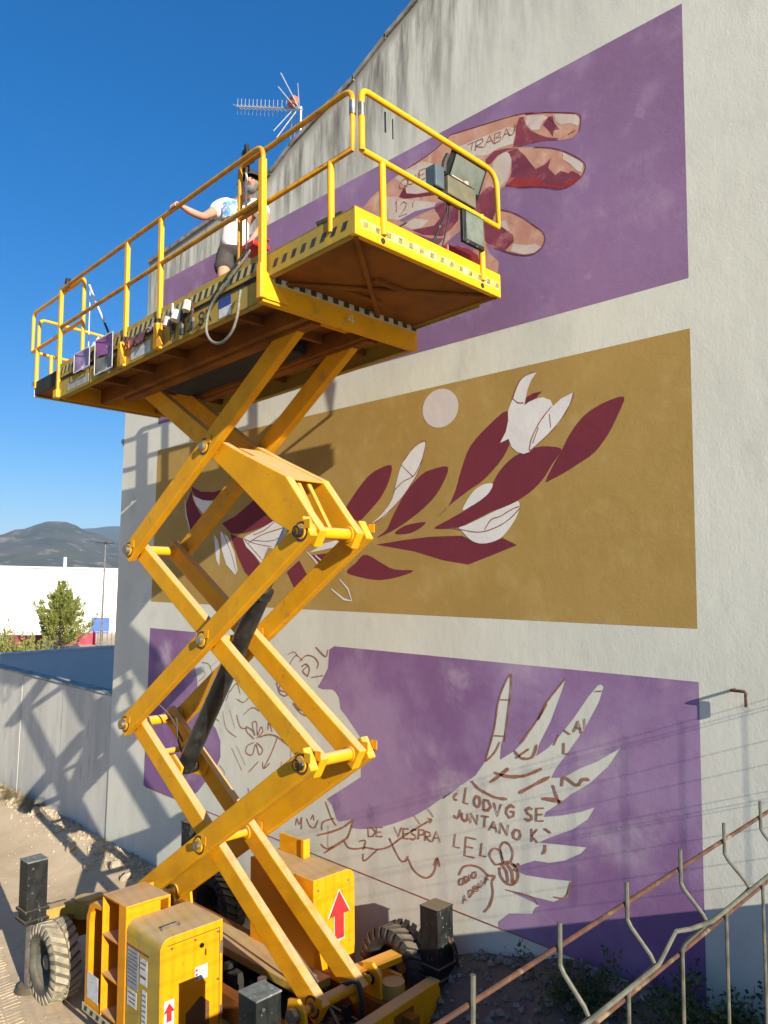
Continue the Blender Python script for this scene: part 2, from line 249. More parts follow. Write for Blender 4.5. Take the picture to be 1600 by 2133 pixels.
# paint on the wall, traced as metres on the wall plane: (panel, part, colour, layer, outline) and (panel, part, colour, width, stroke)
POLYS=[('T','painted_background','purple',1,[(-10.708,6.624),(-2.428,6.624),(-2.428,8.92),(-10.708,8.92)]),('M','painted_background','ochre',1,[(-10.688,3.915),(-2.428,3.915),
(-2.428,6.219),(-10.688,6.219)]),('T','painted_hand','peach',2,[(-6.321,8.612),(-6.166,8.514),(-6.02,8.59),(-5.791,8.654),(-5.651,8.684),(-5.461,8.714),(-5.251,8.732),
(-5.049,8.769),(-4.853,8.835),(-4.663,8.802),(-4.368,8.75),(-4.131,8.719),(-3.945,8.657),(-3.746,8.582),(-3.555,8.496),(-3.39,8.408),(-3.346,8.351),(-3.352,8.287),(-3.383,8.233),
(-3.447,8.201),(-3.558,8.231),(-3.748,8.302),(-3.966,8.349),(-4.048,8.365),(-3.846,8.282),(-3.652,8.193),(-3.54,8.112),(-3.413,8.001),(-3.333,7.936),(-3.316,7.871),(-3.352,7.802),
(-3.434,7.766),(-3.562,7.772),(-3.732,7.853),(-3.888,7.92),(-4.049,7.971),(-4.174,8.027),(-4.248,8.018),(-4.27,7.935),(-4.259,7.832),(-4.133,7.761),(-3.949,7.609),(-3.831,7.508),
(-3.754,7.431),(-3.735,7.348),(-3.774,7.293),(-3.852,7.257),(-3.971,7.276),(-4.134,7.361),(-4.302,7.458),(-4.41,7.528),(-4.345,7.399),(-4.249,7.298),(-4.259,7.185),(-4.476,7.22),
(-4.94,7.619),(-5.449,7.857),(-6.315,8.392)]),('T','painted_shade','maroon_pink',3,[(-4.048,8.573),(-4.006,8.645),(-3.955,8.631),(-3.935,8.542),(-3.885,8.466),(-3.786,8.38),
(-3.69,8.312),(-3.586,8.26),(-3.595,8.245),(-3.748,8.302),(-3.966,8.349),(-4.079,8.396),(-4.048,8.482)]),('T','painted_shade','maroon_pink',3,[(-3.688,8.512),(-3.64,8.496),
(-3.628,8.425),(-3.566,8.337),(-3.628,8.356),(-3.642,8.301),(-3.689,8.382),(-3.747,8.459)]),('T','painted_shade','red_line',3,[(-3.945,8.657),(-3.746,8.582),(-3.555,8.496),
(-3.555,8.489),(-3.746,8.572),(-3.935,8.638)]),('T','painted_highlight','cream',3,[(-3.921,8.621),(-3.746,8.556),(-3.688,8.504),(-3.747,8.494),(-3.786,8.432),(-3.865,8.458),
(-3.935,8.559)]),('T','painted_highlight','cream',3,[(-3.627,8.511),(-3.399,8.404),(-3.369,8.353),(-3.383,8.292),(-3.464,8.353),(-3.556,8.376),(-3.609,8.434)]),
('T','painted_shade','maroon_pink',3,[(-4.142,8.359),(-4.038,8.352),(-3.947,8.243),(-3.887,8.148),(-3.828,8.063),(-3.73,8.068),(-3.663,8.102),(-3.692,8.019),(-3.617,7.921),
(-3.56,7.941),(-3.487,7.888),(-3.45,7.899),(-3.388,7.849),(-3.352,7.799),(-3.434,7.766),(-3.562,7.772),(-3.732,7.853),(-3.888,7.92),(-4.049,7.971),(-4.174,8.027),(-4.101,8.125),
(-4.094,8.267)]),('T','painted_shade','red',4,[(-4.049,8.069),(-3.928,7.996),(-3.828,7.985),(-3.732,7.878),(-3.562,7.798),(-3.47,7.813),(-3.388,7.816),(-3.352,7.799),
(-3.434,7.766),(-3.562,7.772),(-3.732,7.853),(-3.888,7.92),(-4.049,7.971),(-4.164,8.023)]),('T','painted_highlight','cream',3,[(-3.537,8.107),(-3.413,7.998),(-3.333,7.931),
(-3.35,7.843),(-3.405,7.886),(-3.468,7.973),(-3.541,8.041)]),('T','painted_highlight','cream',3,[(-4.324,8.295),(-4.315,8.315),(-4.298,8.33),(-4.279,8.341),(-4.259,8.351),
(-4.239,8.36),(-4.216,8.367),(-4.194,8.37),(-4.174,8.368),(-4.156,8.361),(-4.139,8.349),(-4.125,8.332),(-4.115,8.311),(-4.109,8.283),(-4.106,8.249),(-4.107,8.214),(-4.111,8.183),
(-4.12,8.155),(-4.132,8.129),(-4.147,8.106),(-4.164,8.086),(-4.184,8.068),(-4.206,8.053),(-4.229,8.043),(-4.248,8.046),(-4.263,8.064),(-4.277,8.095),(-4.288,8.131),(-4.298,8.165),
(-4.308,8.198),(-4.318,8.234),(-4.324,8.267)]),('T','painted_shade','maroon_pink',4,[(-4.407,8.389),(-4.302,8.433),(-4.153,8.399),(-4.048,8.356),(-4.153,8.376),(-4.259,8.37),
(-4.341,8.32),(-4.401,8.334)]),('T','painted_shade','maroon_pink',3,[(-4.659,8.02),(-4.522,8.027),(-4.367,8.099),(-4.248,8.018),(-4.27,7.935),(-4.27,7.836),(-4.324,7.736),
(-4.082,7.512),(-4.076,7.44),(-4.175,7.383),(-4.388,7.525),(-4.477,7.659),(-4.567,7.8),(-4.728,7.893),(-4.705,7.96)]),('T','painted_shade','maroon_pink',3,[(-5.08,8.13),
(-4.944,8.141),(-4.824,8.097),(-4.747,8.004),(-4.751,7.882),(-4.845,7.818),(-4.965,7.781),(-5.089,7.831),(-5.241,7.89),(-5.398,7.991),(-5.267,7.968),(-5.078,7.934),
(-4.992,7.983)]),('T','painted_shade','plum',4,[(-5.371,7.952),(-5.139,7.818),(-4.941,7.754),(-5.038,7.688),(-5.188,7.755)]),
('T','painted_background_patch','purple',3,[(-5.588,8.162),(-5.374,8.194),(-5.092,8.174),(-4.944,8.15),(-5.079,8.12),(-5.321,8.126),(-5.506,8.118)]),
('T','painted_background_patch','purple',3,[(-4.94,7.677),(-4.845,7.723),(-4.704,7.771),(-4.567,7.726),(-4.477,7.586),(-4.566,7.504),(-4.703,7.593),(-4.844,7.631)]),
('T','painted_shade','red',4,[(-4.94,7.638),(-4.773,7.621),(-4.611,7.536),(-4.498,7.437),(-4.465,7.29),(-4.259,7.185),(-4.702,7.359),(-4.939,7.581)]),
('T','painted_highlight','cream',3,[(-5.802,8.511),(-5.592,8.435),(-5.403,8.329),(-5.043,8.172),(-5.08,8.14),(-5.348,8.185),(-5.588,8.166),(-5.755,8.24)]),
('T','painted_highlight','cream',3,[(-5.651,8.674),(-5.461,8.703),(-5.251,8.708),(-5.047,8.59),(-4.947,8.512),(-5.02,8.403),(-5.195,8.34),(-5.457,8.41),(-5.551,8.436),
(-5.499,8.523)]),('T','painted_highlight','cream',3,[(-4.852,8.669),(-4.709,8.658),(-4.412,8.634),(-4.131,8.609),(-4.048,8.555),(-4.079,8.414),(-4.259,8.443),(-4.39,8.423),
(-4.569,8.486),(-4.708,8.562)]),('T','painted_highlight','cream',3,[(-5.452,8.1),(-5.347,8.104),(-5.141,8.014),(-5.267,7.968),(-5.398,8.001),(-5.505,8.077)]),
('T','painted_highlight','cream',3,[(-4.238,7.707),(-4.154,7.67),(-4.133,7.565),(-4.217,7.601)]),('T','painted_highlight','cream',4,[(-4.082,7.424),(-3.93,7.359),(-3.832,7.345),
(-3.774,7.293),(-3.852,7.262),(-3.971,7.285),(-4.113,7.36)]),('T','painted_shade','maroon_pink',3,[(-4.972,8.551),(-4.919,8.608),(-4.827,8.61),(-4.838,8.508),(-4.85,8.435),
(-4.947,8.453)]),('T','painted_shade','red_line',4,[(-5.592,8.43),(-5.499,8.534),(-5.479,8.434),(-5.324,8.367),(-5.044,8.298),(-4.884,8.216),(-5.195,8.298),(-5.51,8.382)]),
('M','painted_moon','pinkwhite',3,[(-4.74,5.949),(-4.739,5.987),(-4.746,6.025),(-4.763,6.062),(-4.787,6.096),(-4.818,6.126),(-4.855,6.151),(-4.897,6.169),(-4.942,6.181),
(-4.989,6.185),(-5.035,6.182),(-5.079,6.171),(-5.12,6.152),(-5.154,6.127),(-5.182,6.097),(-5.201,6.061),(-5.212,6.023),(-5.212,5.983),(-5.204,5.943),(-5.186,5.906),(-5.16,5.871),
(-5.127,5.841),(-5.088,5.817),(-5.044,5.799),(-4.998,5.789),(-4.952,5.787),(-4.907,5.792),(-4.864,5.804),(-4.826,5.823),(-4.793,5.848),(-4.767,5.878),(-4.749,5.912)]),
('M','painted_leaf','wine',3,[(-6.357,5.031),(-6.344,5.084),(-6.293,5.141),(-6.232,5.199),(-6.166,5.264),(-6.09,5.329),(-6.019,5.382),(-5.959,5.416),(-5.904,5.438),(-5.845,5.454),
(-5.772,5.472),(-5.697,5.483),(-5.649,5.474),(-5.642,5.431),(-5.661,5.367),(-5.689,5.304),(-5.72,5.249),(-5.759,5.195),(-5.805,5.143),(-5.857,5.095),(-5.916,5.05),(-5.975,5.008),
(-6.033,4.964),(-6.09,4.923),(-6.151,4.907),(-6.23,4.929),(-6.312,4.977)]),('M','painted_leaf','wine',3,[(-5.864,4.711),(-5.84,4.724),(-5.773,4.753),(-5.713,4.789),(-5.679,4.831),
(-5.652,4.881),(-5.616,4.939),(-5.564,5.011),(-5.505,5.091),(-5.44,5.164),(-5.369,5.229),(-5.293,5.288),(-5.222,5.333),(-5.158,5.359),(-5.098,5.372),(-5.039,5.38),(-4.97,5.388),
(-4.901,5.39),(-4.862,5.373),(-4.87,5.325),(-4.906,5.258),(-4.949,5.194),(-4.99,5.143),(-5.038,5.095),(-5.096,5.047),(-5.169,4.998),(-5.252,4.948),(-5.341,4.901),(-5.435,4.855),
(-5.535,4.811),(-5.629,4.774),(-5.726,4.743),(-5.816,4.719)]),('M','painted_leaf','wine',3,[(-5.589,4.749),(-5.568,4.771),(-5.508,4.801),(-5.435,4.824),(-5.338,4.839),
(-5.229,4.847),(-5.16,4.846),(-5.16,4.83),(-5.199,4.804),(-5.246,4.781),(-5.291,4.763),(-5.345,4.747),(-5.402,4.737),(-5.474,4.734),(-5.55,4.738)]),
('M','painted_leaf','wine',3,[(-5.142,4.79),(-5.114,4.809),(-5.06,4.845),(-5.005,4.883),(-4.955,4.914),(-4.905,4.947),(-4.859,4.986),(-4.822,5.037),(-4.79,5.096),(-4.76,5.157),
(-4.737,5.219),(-4.716,5.283),(-4.691,5.35),(-4.661,5.419),(-4.627,5.491),(-4.581,5.558),(-4.516,5.619),(-4.441,5.676),(-4.365,5.726),(-4.285,5.779),(-4.204,5.825),(-4.144,5.833),
(-4.112,5.78),(-4.099,5.691),(-4.102,5.605),(-4.118,5.536),(-4.15,5.47),(-4.196,5.406),(-4.261,5.338),(-4.341,5.271),(-4.417,5.215),(-4.481,5.178),(-4.54,5.153),(-4.606,5.123),
(-4.688,5.08),(-4.778,5.033),(-4.859,4.986),(-4.926,4.942),(-4.984,4.899),(-5.034,4.862),(-5.084,4.828),(-5.126,4.8)]),('M','painted_leaf','wine',3,[(-5.039,4.777),(-5.015,4.797),
(-4.937,4.825),(-4.858,4.853),(-4.793,4.878),(-4.727,4.903),(-4.661,4.93),(-4.595,4.96),(-4.529,4.992),(-4.47,5.026),(-4.421,5.063),(-4.378,5.102),(-4.338,5.144),(-4.303,5.19),
(-4.272,5.238),(-4.234,5.283),(-4.188,5.324),(-4.136,5.362),(-4.082,5.393),(-4.025,5.415),(-3.966,5.429),(-3.91,5.44),(-3.862,5.449),(-3.817,5.454),(-3.768,5.454),(-3.701,5.445),
(-3.63,5.431),(-3.584,5.414),(-3.579,5.392),(-3.597,5.367),(-3.619,5.342),(-3.635,5.323),(-3.654,5.304),(-3.676,5.279),(-3.703,5.242),(-3.734,5.199),(-3.77,5.157),(-3.812,5.119),
(-3.859,5.082),(-3.912,5.048),(-3.973,5.016),(-4.04,4.985),(-4.108,4.959),(-4.175,4.941),(-4.243,4.926),(-4.312,4.91),(-4.381,4.887),(-4.452,4.861),(-4.523,4.836),(-4.594,4.811),
(-4.665,4.787),(-4.744,4.771),(-4.853,4.765),(-4.972,4.767)]),('M','painted_leaf','wine',3,[(-3.74,5.135),(-3.725,5.168),(-3.696,5.218),(-3.665,5.267),(-3.635,5.311),
(-3.603,5.354),(-3.573,5.397),(-3.548,5.439),(-3.524,5.482),(-3.494,5.525),(-3.455,5.573),(-3.41,5.621),(-3.361,5.664),(-3.308,5.697),(-3.251,5.723),(-3.19,5.744),(-3.115,5.764),
(-3.036,5.778),(-2.986,5.773),(-2.984,5.74),(-3.009,5.688),(-3.039,5.635),(-3.066,5.583),(-3.097,5.529),(-3.132,5.478),(-3.171,5.429),(-3.214,5.382),(-3.259,5.341),(-3.306,5.31),
(-3.356,5.285),(-3.409,5.261),(-3.469,5.232),(-3.532,5.204),(-3.586,5.181),(-3.624,5.166),(-3.652,5.157),(-3.677,5.149),(-3.705,5.138),(-3.73,5.128)]),
('M','painted_leaf','wine',3,[(-5.863,4.638),(-5.464,4.674),(-5.092,4.696),(-4.687,4.692),(-4.577,4.645),(-4.469,4.61),(-4.338,4.612),(-4.209,4.654),(-4.047,4.583),(-4.312,4.501),
(-4.603,4.414),(-4.913,4.457),(-5.305,4.554),(-5.626,4.603)]),('M','painted_leaf','wine',3,[(-6.327,4.347),(-6.303,4.379),(-6.237,4.416),(-6.176,4.45),(-6.137,4.48),(-6.104,4.508),
(-6.07,4.527),(-6.037,4.533),(-6.005,4.53),(-5.964,4.52),(-5.912,4.5),(-5.853,4.472),(-5.79,4.445),(-5.728,4.419),(-5.663,4.392),(-5.589,4.373),(-5.487,4.365),(-5.379,4.365),
(-5.317,4.36),(-5.332,4.345),(-5.392,4.327),(-5.459,4.31),(-5.519,4.296),(-5.586,4.284),(-5.653,4.274),(-5.718,4.267),(-5.784,4.262),(-5.855,4.262),(-5.934,4.267),(-6.018,4.277),
(-6.1,4.29),(-6.191,4.305),(-6.28,4.323)]),('M','painted_bud','white',4,[(-5.937,4.869),(-5.915,4.883),(-5.86,4.912),(-5.801,4.949),(-5.744,4.994),(-5.685,5.046),(-5.635,5.107),
(-5.603,5.182),(-5.58,5.265),(-5.557,5.34),(-5.533,5.399),(-5.509,5.451),(-5.478,5.499),(-5.436,5.548),(-5.387,5.594),(-5.335,5.63),(-5.275,5.657),(-5.212,5.675),(-5.17,5.673),
(-5.162,5.643),(-5.175,5.593),(-5.193,5.539),(-5.211,5.483),(-5.235,5.423),(-5.269,5.36),(-5.319,5.294),(-5.38,5.226),(-5.44,5.164),(-5.494,5.115),(-5.547,5.073),(-5.601,5.034),
(-5.655,4.993),(-5.71,4.955),(-5.766,4.924),(-5.834,4.896),(-5.902,4.875)]),('M','painted_flower','white',4,[(-4.144,5.833),(-4.093,5.931),(-4.055,6.02),(-4.005,6.095),
(-3.931,6.134),(-3.822,6.145),(-3.888,6.074),(-3.927,5.997),(-3.962,5.857),(-3.908,5.88),(-3.836,5.895),(-3.764,5.897),(-3.683,5.857),(-3.66,5.799),(-3.58,5.852),(-3.45,5.89),
(-3.491,5.782),(-3.605,5.63),(-3.744,5.528),(-3.906,5.419),(-3.971,5.408),(-4.045,5.435),(-4.107,5.49),(-4.137,5.567),(-4.234,5.541),(-4.17,5.635),(-4.142,5.737)]),
('M','painted_leaf','wine',5,[(-3.962,5.857),(-3.937,5.926),(-3.871,5.95),(-3.769,5.953),(-3.812,5.92),(-3.836,5.899),(-3.903,5.881)]),('M','painted_bud','white',4,[(-4.68,4.936),
(-4.674,4.96),(-4.649,4.999),(-4.62,5.036),(-4.591,5.069),(-4.558,5.101),(-4.524,5.127),(-4.489,5.146),(-4.453,5.159),(-4.417,5.168),(-4.378,5.172),(-4.339,5.172),(-4.317,5.164),
(-4.32,5.142),(-4.339,5.111),(-4.364,5.082),(-4.395,5.058),(-4.432,5.036),(-4.47,5.015),(-4.506,4.998),(-4.543,4.982),(-4.578,4.969),(-4.619,4.952),(-4.659,4.936)]),
('M','painted_bud','white',5,[(-4.721,4.77),(-4.71,4.777),(-4.684,4.781),(-4.646,4.788),(-4.594,4.804),(-4.531,4.824),(-4.47,4.844),(-4.418,4.862),(-4.367,4.88),(-4.312,4.899),
(-4.242,4.92),(-4.168,4.942),(-4.108,4.959),(-4.07,4.972),(-4.046,4.981),(-4.029,4.979),(-4.019,4.962),(-4.017,4.934),(-4.022,4.903),(-4.035,4.869),(-4.056,4.832),(-4.084,4.793),
(-4.121,4.749),(-4.165,4.702),(-4.209,4.664),(-4.252,4.641),(-4.294,4.627),(-4.338,4.617),(-4.382,4.61),(-4.427,4.608),(-4.469,4.61),(-4.508,4.617),(-4.544,4.63),(-4.577,4.645),
(-4.607,4.666),(-4.635,4.69),(-4.66,4.713),(-4.687,4.734),(-4.712,4.754)]),('M','painted_leaf','wine',3,[(-9.661,5.579),(-9.405,5.482),(-9.06,5.451),(-8.675,5.498),(-8.729,5.407),
(-8.971,5.356),(-9.222,5.336),(-9.486,5.386),(-9.637,5.493)]),('M','painted_leaf','wine',3,[(-9.663,5.531),(-9.611,5.382),(-9.429,5.191),(-9.281,5.066),(-9.545,4.948),
(-9.65,4.916),(-9.745,5.101),(-9.82,5.299)]),('M','painted_leaf','wine',3,[(-8.847,5.01),(-8.552,5.085),(-8.327,5.183),(-8.038,5.316),(-7.752,5.299),(-7.505,5.132),(-7.396,5.059),
(-7.602,5.034),(-7.805,4.939),(-8.089,4.887),(-8.31,4.853),(-8.618,4.86)]),('M','painted_leaf','wine',3,[(-8.637,4.854),(-8.344,4.788),(-8.149,4.631),(-8.034,4.522),(-7.847,4.351),
(-8.055,4.224),(-8.282,4.352),(-8.445,4.55),(-8.571,4.729)]),('M','painted_leaf','wine',3,[(-7.405,4.35),(-7.169,4.489),(-6.973,4.27),(-7.218,4.12)]),
('M','painted_leaf','wine',3,[(-6.937,4.544),(-6.697,4.559),(-6.467,4.592),(-6.578,4.481),(-6.782,4.445)]),('M','painted_petal','white',4,[(-8.881,4.909),(-8.695,4.823),
(-8.525,4.606),(-8.443,4.375),(-8.489,4.316),(-8.712,4.454),(-8.824,4.646)]),('M','painted_petal','white',4,[(-9.031,4.869),(-8.935,4.785),(-8.877,4.648),(-8.872,4.433),
(-8.951,4.513),(-8.988,4.65)]),('M','painted_petal','white',4,[(-9.625,5.444),(-9.353,5.36),(-9.01,5.317),(-8.965,5.268),(-9.209,5.144),(-9.34,5.175),(-9.525,5.305)]),
('M','painted_petal','white',4,[(-8.352,4.793),(-8.122,4.824),(-7.792,4.665),(-7.923,4.457),(-8.11,4.587),(-8.263,4.677)]),('M','painted_petal','white',4,[(-8.307,4.809),
(-7.945,4.903),(-7.601,5.013),(-7.272,5.077),(-7.138,4.928),(-7.258,4.732),(-7.584,4.618),(-7.863,4.667),(-8.157,4.782)]),('M','painted_petal','white',4,[(-6.984,4.575),
(-6.73,4.676),(-6.386,4.722),(-6.397,4.647),(-6.758,4.599)]),('B','painted_background','violet',1,[(-10.688393442622953,3.523),(-9.397,3.526),(-9.411,3.317),(-9.436,3.143),
(-9.331,2.908),(-9.292,2.671),(-9.004,2.396),(-8.825,2.304),(-8.71,2.159),(-8.697,1.956),(-8.793,1.803),(-9.205,1.427),(-9.579,1.187),(-9.701,1.223),(-9.756,1.224),
(-10.688,1.224)]),('B','painted_background','violet',1,[(-6.51,3.522),(-6.591,3.481),(-6.603,3.346),(-6.605,3.278),(-6.665,3.192),(-6.777,3.046),(-6.702,3.03),(-6.526,3.045),
(-6.474,3.024),(-6.412,2.965),(-6.385,2.85),(-6.288,2.784),(-6.168,2.685),(-6.052,2.587),(-6.042,2.187),(-6.58,1.855),(-6.498,1.807),(-6.414,1.671),(-6.374,1.657),(-6.163,1.728),
(-6.179,1.635),(-6.029,1.656),(-5.776,1.725),(-5.535,1.827),(-5.27,1.955),(-5.08,2.075),(-4.897,2.208),(-4.689,2.348),(-4.909,2.185),(-4.711,2.339),(-4.519,2.471),(-4.416,2.602),
(-4.396,2.629),(-4.335,2.806),(-4.294,2.94),(-4.244,3.201),(-4.184,3.335),(-4.135,3.416),(-4.109,3.398),(-4.115,3.31),(-4.125,3.214),(-4.155,3.006),(-4.224,2.791),(-4.234,2.664),
(-4.078,2.767),(-3.983,2.859),(-3.851,3.046),(-3.741,3.227),(-3.633,3.359),(-3.553,3.445),(-3.598,3.318),(-3.706,3.065),(-3.816,2.869),(-3.853,2.757),(-3.744,2.835),(-3.636,2.94),
(-3.496,3.108),(-3.343,3.316),(-3.26,3.412),(-3.227,3.429),(-3.2,3.411),(-3.245,3.284),(-3.379,3.05),(-3.551,2.821),(-3.656,2.685),(-3.701,2.603),(-3.587,2.624),(-3.433,2.724),
(-3.268,2.809),(-3.053,2.956),(-3.173,2.783),(-3.335,2.627),(-3.503,2.509),(-3.659,2.383),(-3.757,2.311),(-3.775,2.266),(-3.607,2.314),(-3.421,2.382),(-3.292,2.447),(-3.355,2.339),
(-3.506,2.221),(-3.714,2.115),(-3.83,2.044),(-3.644,2.073),(-3.371,2.114),(-3.425,2.055),(-3.577,1.96),(-3.733,1.903),(-3.876,1.884),(-4.043,1.797),(-4.072,1.752),(-3.969,1.742),
(-3.752,1.77),(-3.511,1.814),(-3.579,1.674),(-3.683,1.602),(-3.896,1.584),(-4.167,1.565),(-3.97,1.549),(-3.824,1.532),(-3.87,1.501),(-3.897,1.445),(-4.139,1.373),(-4.255,1.27),
(-4.254,1.224),(-2.428,1.224),(-2.428,3.523)])]
